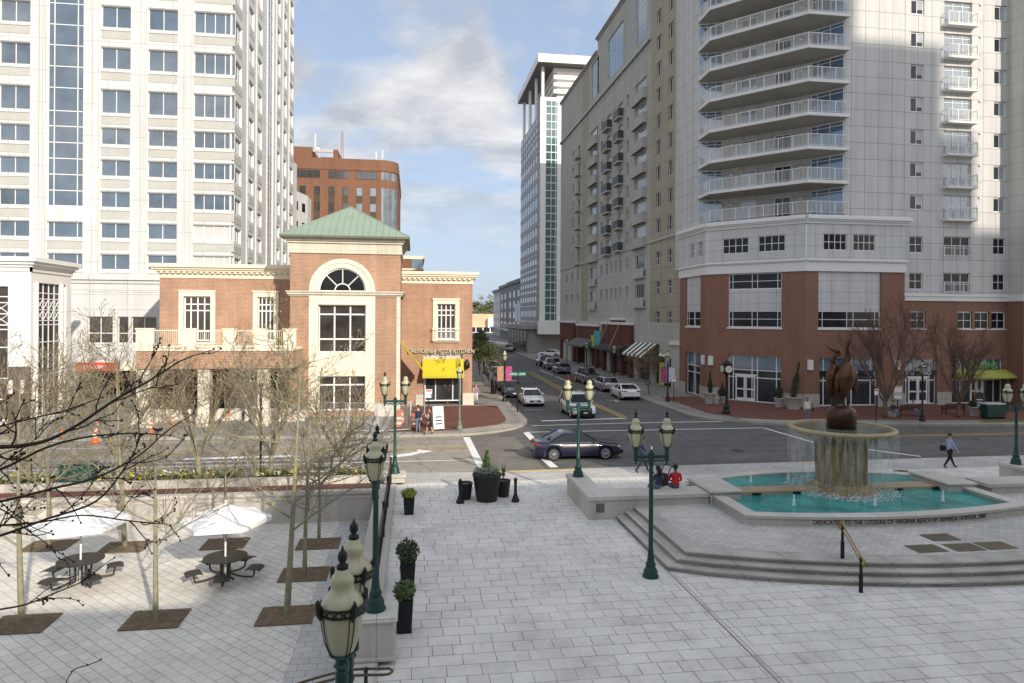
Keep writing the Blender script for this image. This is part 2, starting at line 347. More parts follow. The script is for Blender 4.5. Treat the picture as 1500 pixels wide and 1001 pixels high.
# turn arrow
A=[G(571,668),G(600,664),G(612,661.5),G(611,658.5),G(634,661),G(619,664.5),G(617,663.5),G(604,667.5),G(575,671)]
mark('road_marking',[A],white_line)
mark('road_marking',[line(G(793,617),G(917,613),.42),line(G(779,624),G(919,620),.2),line(G(919,620),G(1068,617.5),.2),
  line(G(770,633.5),G(1118,627),.2),line(G(1118,627),G(1192,648.5),.2),line(G(1192,648.5),G(1349,669),.25),
  line(G(771,634),G(791,655),.42),line(G(797,672),G(812,685),.42),line((18.2,88),(18.1,97.5),.16),line((18.2,77),(18.25,86.8),.16),line((11,150),(20,132),.3),
  line((17.9,61),(18.9,61),.12),line((18.4,59.8),(18.4,61),.12),line((17.9,67),(18.9,67),.12),line((9.0,55.3),(10.6,55.3),.12)],white_line)
mark('road_marking',[line((-40,40.0),(3.2,39.6),.13),line((-40,40.3),(3.2,39.9),.12),line(G(911,611.5),G(832,577),.2),line(G(917,611),G(838,577),.2),
  line(G(832,577),G(772,545),.16),line(G(838,577),G(778,545),.16),line((30,40.4),(150,39.6),.14),line((30,40.8),(150,40.0),.14)],yellow_line)
for x,y in ((-4.5,35.2),(5.5,38.6),(13.6,41.4),(18.6,37.2),(14.2,64),(28,38.5)):
    mb=MB(); mb.lathe([(.36,-.105),(.36,-.101),(.30,-.101),(.29,-.104),(.01,-.104)],18,x,y,0,False); tag(mb.build('manhole_cover',pm('iron_cover',(.06,.055,.05),.6,.3,6)),'rusty round iron cover in the road '+{-4.5:'below the white turn arrow',5.5:'just left of the crossing blue sedan',13.6:'behind the blue sedan, before the stop lines',18.6:'right of the blue sedan in the junction',14.2:'on the yellow line of the receding street',28:'behind the fountain bowl'}[x],'manhole cover')
# plaza
mb=MB(); mb.prism([(-1.0,-3),(60,-3),(60,31.0),(-1.0,31.0)],-.4,0,0); struct(mb.build('plaza_paving',plazam))
mb=MB(); mb.prism([(-1.0,31.0),(60,31.0),(60,33.6),(30,33.5),(11,33.2),(3,33.0),(-1,33.2)],-.4,.0,0); struct(mb.build('plaza_paving',streetpav))
mb=MB(); mb.prism([(-40,30.6),(-1.05,30.6),(-1.05,33.1),(-40,33.4)],-.4,-.02,0); struct(mb.build('pavement',kerbm))
mb=MB(); mb.sheet([(7.48,-3),(7.53,-3),(7.53,24.4),(7.48,24.4)],.004); mb.sheet([(7.60,-3),(7.62,-3),(7.62,19.2),(7.60,19.2)],.004); struct(mb.build('plaza_joint',pm('joint_dark',(.27,.26,.25),.9)))
# yellow tactile kerb ramps on the plaza edge
mb=MB(); mb.sheet([(4.0,33.0),(8.3,33.05),(8.0,32.6),(4.4,32.6)],.006); mb.sheet([(20,33.3),(23.6,33.35),(23.2,32.9),(20.4,32.9)],.006); struct(mb.build('pavement',pm('ramp_ochre',(.52,.41,.23),.85,.25,2)))
# sunken terrace
mb=MB(); TZ=-1.1
mb.sheet([(-40,1.9),(-1.2,1.9),(-1.2,30.7),(-40,30.7)],TZ); struct(mb.build('terrace_paving',terrm))
mb=MB(); mb.sheet([(-3.0,2),(-1.5,2),(-1.5,29.2),(-3.0,29.2)],TZ+.005); struct(mb.build('terrace_paving',terrs))
# ---------------------------------------------------------------- windows
WC={}
def win_mb(w,h,xs,zs,fw,mw,dp=.06):
    mb=MB(); xs=[fw]+[w*x for x in xs]+[w-fw]
    mb.box(0,fw,0,dp,0,h); mb.box(w-fw,w,0,dp,0,h); mb.box(fw,w-fw,0,dp,0,fw); mb.box(fw,w-fw,0,dp,h-fw,h)
    for x in xs[1:-1]: mb.box(x-mw/2,x+mw/2,.006,dp,fw,h-fw)
    for z in zs:
        for i in range(len(xs)-1):
            a=xs[i]+(mw/2 if i else 0); b=xs[i+1]-(mw/2 if i<len(xs)-2 else 0)
            mb.box(a,b,.01,dp,h*z-mw/2,h*z+mw/2)
    return mb
def add_window(parent,Wl,s,z,w,h,xs=(),zs=(),fm=None,gm=None,rec=.16,fw=.07,mw=.05,two=True,name='window',label=None,off=0):
    k=(round(w,2),round(h,2),tuple(xs),tuple(zs),fm.name,gm.name,fw,mw,two)
    if k not in WC:
        mb=win_mb(w,h,xs,zs,fw,mw); p=MB(); p.add([(fw*.5,.04,fw*.5),(w-fw*.5,.04,fw*.5),(w-fw*.5,.04,h-fw*.5),(fw*.5,.04,h-fw*.5)],[(0,1,2,3)])
        if two: WC[k]=(mb.mesh('window',fm),p.mesh('pane',gm))
        else:
            n=len(mb.f); mb.add(p.v,p.f,1); WC[k]=(mb.mesh('window',[fm,gm]),None)
    a,b=WC[k]; o=link(name,a,parent,Wl.P(s,off-rec,z),Wl.rz)
    if label: o['label']=label
    if b: link('pane',b,o,(0,0,0),0,False)
    return o
def text_mesh(s,h,ext,shear=0,align='CENTER'):
    c=bpy.data.curves.new('t','FONT'); c.body=s; c.size=h*1.38; c.extrude=ext; c.align_x=align; c.resolution_u=3; c.shear=shear
    o=bpy.data.objects.new('t',c); COL.objects.link(o); dg=bpy.context.evaluated_depsgraph_get(); me=bpy.data.meshes.new_from_object(o.evaluated_get(dg)); bpy.data.objects.remove(o); me.name='lettering'; return me
def text(s,parent,Wl,a,z,h,m,d=.05,ext=.02,align='CENTER',shear=0,name='lettering',sx=1.0):
    me=text_mesh(s,h,ext,shear,align); me.materials.clear(); me.materials.append(m)
    o=link(name,me,parent,Wl.P(a,d,z),0); o.rotation_euler=(math.pi/2,0,Wl.rz); o.scale=(sx,1,1); return o
white=pm('white_paint',(.78,.77,.74),.5,.06,2); whitef=pm('window_frame_white',(.74,.74,.73),.45,.05,2)
darkf=pm('window_frame_dark',(.06,.06,.06),.5); greyf=pm('window_frame_grey',(.45,.46,.47),.4,.1)
gl_dark=glassm('glass_dark',(.010,.011,.013),.07,.05,.5,.4,.9,1.45); gl_blue=glassm('glass_blue',(.065,.09,.12),.05,.03,.3,.7); gl_teal=glassm('glass_teal',(.02,.075,.085),.05,.08)
gl_shop=glassm('glass_shop',(.022,.027,.032),.06,.03,.5,.5,.9,1.5); gl_room=glassm('glass_room',(.04,.036,.033),.12,.03,.6,.4,.9,1.45); gl_light=glassm('glass_light',(.15,.18,.21),.08,.02,.3)
gl_skyblue=glassm('glass_skyblue',(.07,.13,.20),.06,0,.2); gl_brown=glassm('glass_bronze',(.035,.028,.024),.08,.05)
brick_r=brickm('restaurant_brick',(.48,.25,.145),(.40,.20,.115),(.54,.47,.39),.30,.10,.012,stain=.26,bump=.15,fvar=.2)
brick_d=brickm('tower_brick',(.31,.15,.10),(.25,.115,.08),(.27,.19,.15),.24,.08,.009,stain=.15,bump=.12)
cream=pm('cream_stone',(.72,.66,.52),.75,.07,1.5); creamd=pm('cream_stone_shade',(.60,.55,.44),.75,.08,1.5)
creamj=brickm('cream_panel',(.69,.64,.53),(.65,.61,.51),(.42,.38,.31),1.35,.62,.012,off=0,stain=.12,bump=.1)
verd=pm('verdigris_roof',(.235,.30,.24),.55,.12,.8); verdd=pm('verdigris_edge',(.12,.13,.09),.6,.2,1)
darkroom=pm('dark_interior',(.04,.035,.03),.95,.4,1); black=pm('black_metal',(.012,.012,.014),.4,.2,3,0,.2)
def cornice(mb,Wl,s0,s1,z,prof,ext0=True,ext1=True,mi=0):
    # stacked mouldings: (height, projection)
    for i,(h,d) in enumerate(prof):
        e=.0011*i
        mb.wbox(Wl,s0-(d if ext0 else 0)+e,s1+(d if ext1 else 0)-e,z,z+h,-.05-e,d,mi); z+=h
    return z
# ================================================================ brick restaurant
rest=thing('brick_restaurant','two storey brick restaurant with green hipped roof, arched window and yellow awning','restaurant',(-5,52,0))
T0,T1=-9.0,-1.0
WT=W(T0,52,T1,52); WTR=W(T1,52,T1,60); WTL=W(T0,60,T0,52)
mb=MB(); arch_c=3.75; ow,aw=2.45,1.72
big=(arch_c-ow+.28,arch_c+ow-.28,.35,9.0)
def archwall(mb,Wl,s0,s1,z0,z1,cx,cz,r,dep,mi):
    n=20; pts=[(cx-r*math.cos(math.pi*i/n),cz+r*math.sin(math.pi*i/n)) for i in range(n+1)]
    mb.wquad(Wl,s0,cx-r,z0,z1,0,mi); mb.wquad(Wl,cx+r,s1,z0,z1,0,mi)
    for i in range(n):
        a,b=pts[i],pts[i+1]
        mb.add([Wl.P(a[0],0,a[1]),Wl.P(b[0],0,b[1]),Wl.P(b[0],0,z1),Wl.P(a[0],0,z1)],[(0,1,2,3)],mi)
        mb.add([Wl.P(a[0],0,a[1]),Wl.P(a[0],-dep,a[1]),Wl.P(b[0],-dep,b[1]),Wl.P(b[0],0,b[1])],[(0,1,2,3)],mi)
mb.wall(WT,0,8,0,9.36,[(arch_c-1.9,arch_c+1.9,.5,8.6)],.25,0,1); archwall(mb,WT,0,8,9.36,12.2,arch_c,9.36,1.95,.25,0)
mb.wall(WTR,0,8,0,12.2); mb.wall(WTL,0,8,0,12.2); mb.sheet([(T0,52),(T1,52),(T1,60),(T0,60)],12.2)
mb.build('wall',[brick_r,cream],rest)
mb=MB()
for Wl,L in ((WT,8),(WTR,8),(WTL,8)):
    pr=((.75,.10),(.16,.22),(.16,.34),(.14,.46))
    cornice(mb,Wl,0,L,12.15,pr,Wl is WT,Wl is WT); cornice(mb,Wl,0,L,9.0,((.10,.10),(.16,.2),(.1,.28)),Wl is WT,Wl is WT)
mb.build('cornice',creamj,rest)
# hipped roof with standing seams
mb=MB(); E0,E1,Y0,Y1,zr,ap=T0-.65,T1+.65,51.35,60.65,13.42,16.25
P=[(E0,Y0,zr),(E1,Y0,zr),(E1,Y1,zr),(E0,Y1,zr),((E0+E1)/2,56,ap)]
mb.add(P,[(0,1,4),(1,2,4),(2,3,4),(3,0,4),(3,2,1,0)])
apx=Vector(P[4])
for k in range(4):
    a,b=Vector(P[k]),Vector(P[(k+1)%4]); nrm=(b-a).cross(apx-a).normalized()*.05
    for i in range(1,19):
        f=i/19; p=a.lerp(b,f); hgt=1-abs(2*f-1); mid=a.lerp(b,.5); q=p+(apx-mid)*hgt
        mb.tube([p+nrm*.4,q+nrm*.4],.022,4,0)
    mb.tube([a+nrm*.3,apx+nrm*.2],.05,5,0)
rf=mb.build('roof',verd,rest); mb=MB(); mb.box(E0-.03,E1+.03,Y0-.03,Y1+.03,zr-.16,zr-.003); mb.build('fascia',verdd,rf)
# arch window surround
mb=MB(); n=24
def ring(mb,Wl,cx,cz,r0,r1,d0,d1,mi=0,a0=0,a1=math.pi,n=24):
    for i in range(n):
        t0=a0+(a1-a0)*i/n; t1=a0+(a1-a0)*(i+1)/n
        q=[(r*math.cos(t),r*math.sin(t)) for t in (t0,t1) for r in (r0,r1)]
        V=[Wl.P(cx-x,d,cz+z) for d in (d0,d1) for x,z in q]
        mb.add(V,[(4,5,7,6),(1,3,7,5),(0,4,6,2)],mi)
ring(mb,WT,arch_c,9.36,1.72,2.1,-.1,.09); ring(mb,WT,arch_c,9.36,2.1,2.4,-.1,.15)
mb.wbox(WT,arch_c-2.4,arch_c-1.72,4.4-4.0,8.996,-.02,.08); mb.wbox(WT,arch_c+1.72,arch_c+2.4,.4,8.996,-.02,.08)
mb.wbox(WT,arch_c-1.72,arch_c+1.72,8.35,8.996,-.1,.07); mb.wbox(WT,arch_c-1.72,arch_c+1.72,3.05,4.8,-.2,.03)
mb.wbox(WT,arch_c-1.78,arch_c+1.78,8.36,8.48,.072,.13)
mb.build('window_surround',cream,rest)
mb=MB()
ring(mb,WT,arch_c,9.36,1.62,1.73,-.2,-.06); ring(mb,WT,arch_c,9.36,.52,.6,-.2,-.07,n=14)
mb.wbox(WT,arch_c-1.72,arch_c+1.72,9.30,9.42,-.2,-.05)
for a in (45,90,135):
    c,s_=math.cos(math.radians(a)),math.sin(math.radians(a)); p=Vector(WT.P(arch_c-.58*c,-.12,9.36+.58*s_)); q=Vector(WT.P(arch_c-1.64*c,-.12,9.36+1.64*s_)); mb.tube([p,q],.045,4)
aw_=mb.build('arched_window',whitef,rest); mb=MB()
mb.add([WT.P(arch_c-1.7*math.cos(math.pi*i/20),-.17,9.36+1.7*math.sin(math.pi*i/20)) for i in range(21)],[tuple(range(20,-1,-1))]); mb.build('pane',gl_dark,aw_)
add_window(rest,WT,arch_c-1.72,4.8,3.44,3.55,(.333,.667),(.28,.80),whitef,gl_room,.2,.09,.11)
add_window(rest,WT,arch_c-1.72,.5,3.44,2.55,(.333,.667),(.74,),whitef,gl_room,.2,.09,.11)
for q in ((-.03,arch_c-2.42,0,.95,-.05,.12),(arch_c+2.42,8.03,0,.95,-.05,.12)): mb=MB(); mb.wbox(WT,*q); mb.build('stone_base',creamj,rest)
mb=MB(); mb.wbox(WT,7.72,8.02,.951,9.0,-.1,.06); mb.build('corner_strip',creamj,rest)
# right wing with pizza sign
WR=W(-1.0,58,4.95,58); WRS=W(4.95,58,4.95,75); 
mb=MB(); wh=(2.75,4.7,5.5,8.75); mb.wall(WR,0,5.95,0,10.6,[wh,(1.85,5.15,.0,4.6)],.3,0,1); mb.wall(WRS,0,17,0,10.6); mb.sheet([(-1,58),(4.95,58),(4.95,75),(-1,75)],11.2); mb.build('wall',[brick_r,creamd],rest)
mb=MB()
for Wl,L in ((WR,5.95),(WRS,17)):
    f0=False; f1=Wl is WR
    cornice(mb,Wl,0,L,10.3,((.30,.05),(.16,.12),(.14,.30),(.16,.42),(.24,.52)),f0,f1)
    for i in range(int(L/.42)): mb.wbox(Wl,.1+i*.42,.32+i*.42,10.62,10.76,.06,.26)
mb.build('cornice',cream,rest)
def frenchwin(Wl,s,z,w,h,par,cols=4):
    mb=MB(); t=.34; mb.wbox(Wl,s-t,s,z-.1,z+h+t,-.1,.10); mb.wbox(Wl,s+w,s+w+t,z-.1,z+h+t,-.1,.10); mb.wbox(Wl,s,s+w,z+h,z+h+t,-.1,.10); mb.wbox(Wl,s-t-.05,s+w+t+.05,z+h+t,z+h+t+.12,-.1,.17)
    mb.wbox(Wl,s-t,s+w+t,z-.25,z-.1,-.1,.15); mb.wbox(Wl,s-t*.45,s-t*.3,z,z+h+.15,.1,.13); mb.wbox(Wl,s+w+t*.3,s+w+t*.45,z,z+h+.15,.1,.13)
    mb.build('window_surround',cream,par)
    o=add_window(par,Wl,s,z,w,h,(.25,.5,.75),(.22,.68,.82),whitef,gl_room,.16,.1,.09)
frenchwin(WR,2.95,5.6,1.55,3.0,rest)
mb=MB(); mb.wbox(WR,2.55,4.9,5.55,5.6,.42,.46); mb.wbox(WR,2.55,4.9,6.5,6.56,.42,.46)
for i in range(22): mb.wbox(WR,2.58+i*.105,2.6+i*.105,5.6,6.5,.43,.45)
for s_ in (2.55,4.86): mb.wbox(WR,s_,s_+.04,6.5,6.55,.0,.419); mb.wbox(WR,s_,s_+.04,5.56,5.6,.0,.419)
mb.build('balcony_railing',whitef,rest)
add_window(rest,WR,1.95,.35,3.1,2.75,(.3,.77),(),whitef,gl_shop,.28,.09,.08)
mb=MB(); mb.wbox(WR,1.85,5.15,2.9,4.6,-.32,-.28); mb.build('transom_panel',creamj,rest)
for q in ((1.2,1.85,0,.95,-.05,.14),(5.15,6.1,0,1.05,-.05,.16)): mb=MB(); mb.wbox(WR,*q); mb.build('stone_base',creamj,rest)
yel=pm('awning_yellow',(.50,.41,.012),.6,.06,3)
mb=MB(); a=[WR.P(1.75,1.0,2.62),WR.P(5.2,1.0,2.62),WR.P(5.2,.05,3.95),WR.P(1.75,.05,3.95),WR.P(1.75,.05,2.5),WR.P(5.2,.05,2.5),WR.P(1.75,1.0,2.4),WR.P(5.2,1.0,2.4)]
mb.add(a,[(0,1,2,3),(6,7,1,0),(4,6,0),(4,0,3),(7,5,1),(1,5,2)]); mb.build('awning',yel,rest)
signb=pm('sign_letter_shadow',(.045,.04,.035),.5); signw=pm('sign_letter_sunlit',(.62,.55,.40),.5)
text('CALIFORNIA PIZZA KITCHEN',rest,WR,3.33,4.40,.36,signb,.08,.03,shear=.22,sx=.88)  # dark offset copy behind the letters paints their shadow
text('CALIFORNIA PIZZA KITCHEN',rest,WR,3.30,4.45,.35,signw,.15,.015,shear=.22,sx=.88)  # front letters, sunlight put into their light tan colour
# second yellow awning on the east wall of the tower, edge on
mb=MB(); p=[WTR.P(.9,.05,5.4),WTR.P(4.6,.05,5.4),WTR.P(4.6,1.75,3.3),WTR.P(.9,1.75,3.3),WTR.P(.9,1.75,3.05),WTR.P(4.6,1.75,3.05)]
mb.add(p+[(x,y,z-.03) for x,y,z in p[:4]],[(0,1,2,3),(3,2,5,4),(9,8,7,6)]); mb.build('awning',yel,rest)
# wall lamp
mb=MB(); mb.lathe([(.06,0),(.22,.1),(.26,.35),(.12,.7),(.02,.85)],10,WR.P(5.5,.25,0)[0],WR.P(5.5,.25,0)[1]); o=mb.build('wall_lamp',black,rest); o.location.z+=3.1
# left wing and balcony over the loggia
WL_=W(-19.4,56,-9.0,56); mb=MB(); mb.wall(WL_,0,10.4,0,10.75,[(1.6,3.9,5.2,9.2),(7.2,8.5,5.2,9.2)],.25); WLS=W(-19.4,72,-19.4,56); mb.wall(WLS,0,16,0,10.75); mb.sheet([(-19.4,56),(-9,56),(-9,72),(-19.4,72)],11.3); mb.build('wall',brick_r,rest)
mb=MB(); cornice(mb,WL_,0,10.4,10.4,((.34,.05),(.16,.14),(.14,.36),(.16,.5),(.28,.66)),True,False); cornice(mb,WLS,0,16,10.4,((.34,.05),(.16,.14),(.14,.36),(.16,.5),(.28,.66)),False,False)
for i in range(25): mb.wbox(WL_,.1+i*.415,.33+i*.415,10.76,10.9,.06,.3)
mb.build('cornice',cream,rest)
frenchwin(WL_,1.75,5.5,2.0,3.5,rest); frenchwin(WL_,7.25,5.5,1.25,3.5,rest,3)
WG=W(-18.1,48,-8.1,48); mb=MB()
mb.box(-18.1,-8.1,48.0,51.95,3.95,5.12); mb.box(-18.1,-9.01,52,55.98,3.95,5.12); mb.build('loggia_beam',brick_r,rest)
mb=MB(); mb.wbox(WG,-.06,10.06,5.13,5.28,-3.9,.08); mb.box(-18.16,-9.02,52,55.97,5.13,5.2); mb.build('balcony_ledge',cream,rest)
mb=MB()
for s_ in (.0,2.9,5.45,7.5,9.35): mb.wbox(WG,s_,s_+(.85 if s_>.0 else 1.1),5.285,6.55,-.25,.0); mb.wbox(WG,s_-.04,s_+(.89 if s_>0 else 1.14),6.552,6.64,-.29,.04)
for a,b in ((1.1,2.9),(3.75,5.45),(6.3,7.5),(8.35,9.35)):
    mb.wbox(WG,a,b,6.45,6.52,-.15,-.1); mb.wbox(WG,a,b,5.38,5.43,-.15,-.1)
    n=int((b-a)/.125)
    for i in range(1,n): mb.wbox(WG,a+i*.125-.012,a+i*.125+.012,5.43,6.45,-.137,-.113)
mb.build('balcony_railing',cream,rest)
for s_ in (.45,4.2,8.0):
    mb=MB(); x=-18.1+s_; mb.bbox(x-.38,x+.38,48.15,48.9,.04,3.948,.03); mb.bbox(x-.46,x+.46,48.07,48.98,.035,.7,.03); mb.build('pillar',creamj,rest)
# inside the loggia: brick back wall with doors and glazing
WI=W(-19.3,55.2,-9.0,55.2); mb=MB(); mb.wall(WI,0,10.3,0,3.95,[(2.6,5.0,.2,3.0),(6.1,9.2,.2,3.0)],.2); mb.build('wall',brick_r,rest)
add_window(rest,WI,2.6,.2,2.4,2.8,(.5,),(.75,),whitef,gl_room,.15); add_window(rest,WI,6.1,.2,3.1,2.8,(.33,.67),(.75,),whitef,gl_room,.15)
# ================================================================ white office tower
wt=thing('office_tower','white office tower with blue strip windows and a full-height glazed bay','office tower',(-30,78,0))
whitej=brickm('white_precast',(.60,.61,.615),(.585,.595,.60),(.40,.40,.39),3.1,3.22,.03,off=0,stain=.06,bump=.08,fvar=.04); spand=pm('spandrel_stone',(.42,.42,.395),.85,.12,.8,.3)
TY=75.0; WA=W(-48,TY,-18.95,TY); WB=W(-18.95,TY,-18.95,112)
zt=[13.7,16.91,20.11,23.36,26.63,30.54,34.86,39.1]+[43.4+4.28*k for k in range(7)]; hts=[1.55,1.55,1.58,1.62,1.65,2.35]+[2.15]*9; TT=73.0
cols=[]  # (s0,width,mullions)
def sx_(px,y=300): return aty(px,y,TY).x+48
for a,b,mul in ((-70,-25,(.5,)),(-2,43,(.5,)),(69,121,(.17,.83)),(147,190,(.5,)),(216,259,(.5,)),(283,343,(.25,.5,.75))): cols.append((sx_(a),sx_(b)-sx_(a),mul))
colsB=[]
def sy_(px): return atx(px,300,-18.95).y-TY
for a,b,mul in ((344.5,357.5,(.25,.5,.75)),(364,371,(.5,)),(377,383,(.5,)),(392.5,400,(.5,)),(405.5,409.5,(.5,)),(415,419,(.5,)),(424,428.7,(.5,))): colsB.append((sy_(a)-(0 if a>350 else sy_(344.5)-.12),sy_(b)-sy_(a),mul))
mb=MB(); hA=[];hB=[];wA=[];wB=[]
for i,(z,h) in enumerate(zip(zt,hts)):
    for j,c in enumerate(cols):
        if j==2 and i>=2: continue
        hA.append((c[0],c[0]+c[1],z-h,z)); wA.append((c,z-h,h,i,j))
        mb.wbox(WA,c[0]+.02,c[0]+c[1]-.02 if j<5 else c[0]+c[1],z-h-1.2,z-h-.42,-.02,.035,2)
    for j,c in enumerate(colsB):
        if j==3: continue
        hB.append((c[0],c[0]+c[1],z-h,z)); wB.append((c,z-h,h,i,j)); mb.wbox(WB,c[0]+.02,c[0]+c[1]-.02,z-h-1.2,z-h-.42,-.02,.035,2)
c=cols[2]; zb0=zt[2]-hts[2]; hA.append((c[0],c[0]+c[1],zb0,TT-1)); c3=colsB[3]; hB.append((c3[0],c3[0]+c3[1],14,TT-1))
mb.wall(WA,0,WA.L,0,TT,hA,.22,0,1); mb.wall(WB,0,WB.L,0,TT,hB,.22,0,1)
mb.sheet([(-48,TY),(-18.95,TY),(-18.95,112),(-48,112)],TT-.1)
W2=W(-18.95,112,-48,112); mb.wall(W2,0,W2.L,0,TT); W3=W(-48,112,-48,TY); mb.wall(W3,0,37,0,TT)
mb.build('wall',[whitej,white,spand],wt)
mb=MB()
for c in cols:   # pilaster ribs beside the window bays
    for s_ in (c[0]-.95,c[0]-.35): mb.wbox(WA,s_,s_+.16,8,TT,-.02,.14)
for c in colsB[1:]:
    mb.wbox(WB,c[0]-1.2,c[0]-.95,8,TT,-.02,.16)
for z,h in zip(zt,hts):
    for c in cols:
      if not(c is cols[2] and z>zt[1]+.1): mb.wbox(WA,c[0]-.02,c[0]+c[1]+(.02 if c is not cols[-1] else .0),z-h-.38,z-h-.1,-.02,.07); mb.wbox(WA,c[0]-.02,c[0]+c[1]+.0,z+.06,z+.3,-.02,.06)
mb.build('pilaster',whitej,wt)
gl_lv=pm('louver_grey',(.48,.48,.47),.6,.1,8); n=0; rest_mb=MB()
wB.sort(key=lambda q:q[0][0])
for L,Wl in ((wA,WA),(wB,WB)):
    for c,z,h,i,j in L:
        if (Wl is WA and z>41) or n>=96 or (Wl is WB and z>7.5+.47*(TY+c[0])):
            o_=len(rest_mb.v); t_=win_mb(c[1],h,c[2],(),.06,.09); t_.add([(.03,.04,.03),(c[1]-.03,.04,.03),(c[1]-.03,.04,h-.03),(.03,.04,h-.03)],[(0,1,2,3)],1)
            rest_mb.v+=[Wl.P(c[0]+x,-.2-y,z+zz) for x,y,zz in t_.v]; rest_mb.f+=[[q+o_ for q in f] for f in t_.f]; rest_mb.m+=t_.m; continue
        n+=1
        gm=gl_lv if (j in (5,) and Wl is WA and i<2) or (j==0 and Wl is WB and i<2) else gl_blue
        add_window(wt,Wl,c[0],z,c[1],h,c[2],(),whitef,gm,.2,.045,.07,two=(Wl is WA))
for c,Wl,z0 in ((cols[2],WA,zb0),(colsB[3],WB,14)):
    zs=[]
    for i,(z,h) in enumerate(zip(zt,hts)):
        for q in (z,z-h):
            if z0<q<TT-1.2: zs.append((q-z0)/(TT-1-z0))
    o=add_window(wt,Wl,c[0],z0,c[1],TT-1-z0,c[2],sorted(zs),whitef,gl_blue,.12,.06,.08,name='glazed_bay')
o=rest_mb.build('window',[whitef,gl_blue],wt); o['kind']='stuff'
# white wing behind the tower's right edge
bw=thing('white_annex','stepped white annex with small dark openings behind the white tower','annex',(-17,118,0))
mb=MB(); WX=W(-20,116,-19.8,116); Wn=W(-19.6,113,-18.2,128)
mb.prism([(-30,116),(-21.5,116),(-18.9,126),(-18.6,142),(-30,142)],0,29.0); mb.prism([(-30,114),(-20.0,114),(-19.6,119),(-30,121)],0,33)
mb.build('wall',whitej,bw); mb=MB()
Wk=W(-21.5,116,-18.9,126)
for z in (19,22.4,25.8):
    for s_ in (5.0,8.0): mb.wbox(Wk,s_,s_+1.3,z,z+1.5,-.1,.03)
mb.build('opening',gl_dark,bw)
# ================================================================ low white podium with garage mouth
pod=thing('parking_podium','low white podium with brown glazed strip and dark garage mouth under a red sign','parking garage',(-28,66,0))
PYY=64.0; WP=W(-48,PYY,-19.45,PYY); s1=lambda px: aty(px,480,PYY).x+48
mb=MB(); hs=[(s1(128),s1(165),5.0,7.35),(s1(172),s1(188),5.0,7.35),(s1(192),s1(229),5.0,7.35),(s1(112),s1(200),-.1,2.6)]
mb.wall(WP,0,WP.L,0,11.0,hs,.4); mb.sheet([(-48,PYY),(-19.45,PYY),(-19.45,TY),(-48,TY)],11.0); mb.wall(W(-19.45,PYY,-19.45,TY),0,TY-PYY,0,11.0); mb.build('wall',whitej,pod)
for h in hs[:3]: add_window(pod,WP,h[0],5.0,h[1]-h[0],2.35,(.5,) if h[1]-h[0]>2 else (),(.38,),whitef,gl_brown,.2,.07,.07)
mb=MB(); 
for z in (4.3,8.0,9.3): mb.wbox(WP,0,WP.L,z,z+.05,-.02,.03)
for a,b in ((128,165),(172,188),(192,229)): mb.wbox(WP,s1(a),s1(b),9.5,9.95,-.02,.04)
cornice(mb,WP,0,WP.L,10.25,((.3,.1),(.3,.25),(.25,.15)),False,False); mb.build('cornice',whitej,pod)
mb=MB(); mb.box(WP.P(s1(112),0,0)[0],WP.P(s1(200),0,0)[0],PYY+.41,PYY+9,-.15,2.6)
mbi=MB(); mbi.add(mb.v,[f[::-1] for f in mb.f[:2]]+[mb.f[k][::-1] for k in (3,4,5)]); mbi.build('garage_interior',darkroom,pod)
redsign=pm('sign_red',(.62,.06,.035),.5,.08); mb=MB(); mb.wbox(WP,s1(112),s1(173),2.62,3.35,.02,.12); mb.build('sign',redsign,pod)
mb=MB()
for k,(a,b) in enumerate(((124,127),(128,129),(130,132.5),(133,135.5),(136,138.5),(141,143),(144,147),(148,151.5),(152,154.5))): mb.wbox(WP,s1(a),s1(b),2.8,3.15-(k%3)*.05,.121,.13)
mb.build('sign_mark',pm('sign_faded_white',(.7,.45,.42),.6),pod)
mb=MB(); mb.wbox(WP,s1(180),s1(199),2.62,3.35,.02,.1); mb.build('sign',cream,pod)
# ================================================================ white pavilion with lattice glazing
pv=thing('glazed_pavilion','white corner pavilion with lattice-topped glass bays at the left edge','pavilion',(-29,53,0))
xa=aty(45,480,50).x; yb=atx(104,480,xa).y
VF=W(xa-9,50,xa,50); VR=W(xa,50,xa,yb); ph=aty(45,398,50).z
def lat(par,Wl,s,w,z0,z1,nx):
    mb=MB(); bw=w/nx; zl=z1-2.6
    for i in range(nx+1): mb.wbox(Wl,s+i*bw-.03,s+i*bw+.03,z0,z1,-.2,-.12)
    for z in [z0,z0+1.4,z0+2.8,zl-1.5,zl-.3,zl,zl+.75,zl+1.5,zl+1.9,z1]:
        for i in range(nx): mb.wbox(Wl,s+i*bw+.031,s+(i+1)*bw-.031,z-.035,z+.035,-.19,-.125)
    for i in range(nx):
        for k in (0,1):
            z=zl+k*.75
            for q in ((0,1),(1,0)): mb.tube([Wl.P(s+(i+q[0])*bw,-.155,z),Wl.P(s+(i+q[1])*bw,-.155,z+.75)],.03,4)
    o=mb.build('window',whitef,par); mb=MB(); mb.wquad(Wl,s,s+w,z0,z1,-.17); mb.build('pane',gl_room,o)
mb=MB(); LR=VR.L; mb.wall(VF,0,9,0,ph,[(4.6,7.6,.4,ph-1.0)],.3); mb.wall(VR,0,LR,0,ph,[(.35,LR-.7,.5,ph-.7)],.3); W4=W(xa,yb,xa-9,yb); mb.wall(W4,0,9,0,ph); mb.build('wall',white,pv)
mb=MB()
for Wl,L in ((VF,9),(VR,LR)): cornice(mb,Wl,0,L,ph,((.3,.08),(.16,.2),(.2,.35),(.3,.5)),True,True)
mb.sheet([(xa-9,50),(xa,50),(xa,yb),(xa-9,yb)],ph+.8); mb.build('cornice',white,pv)
mb=MB()
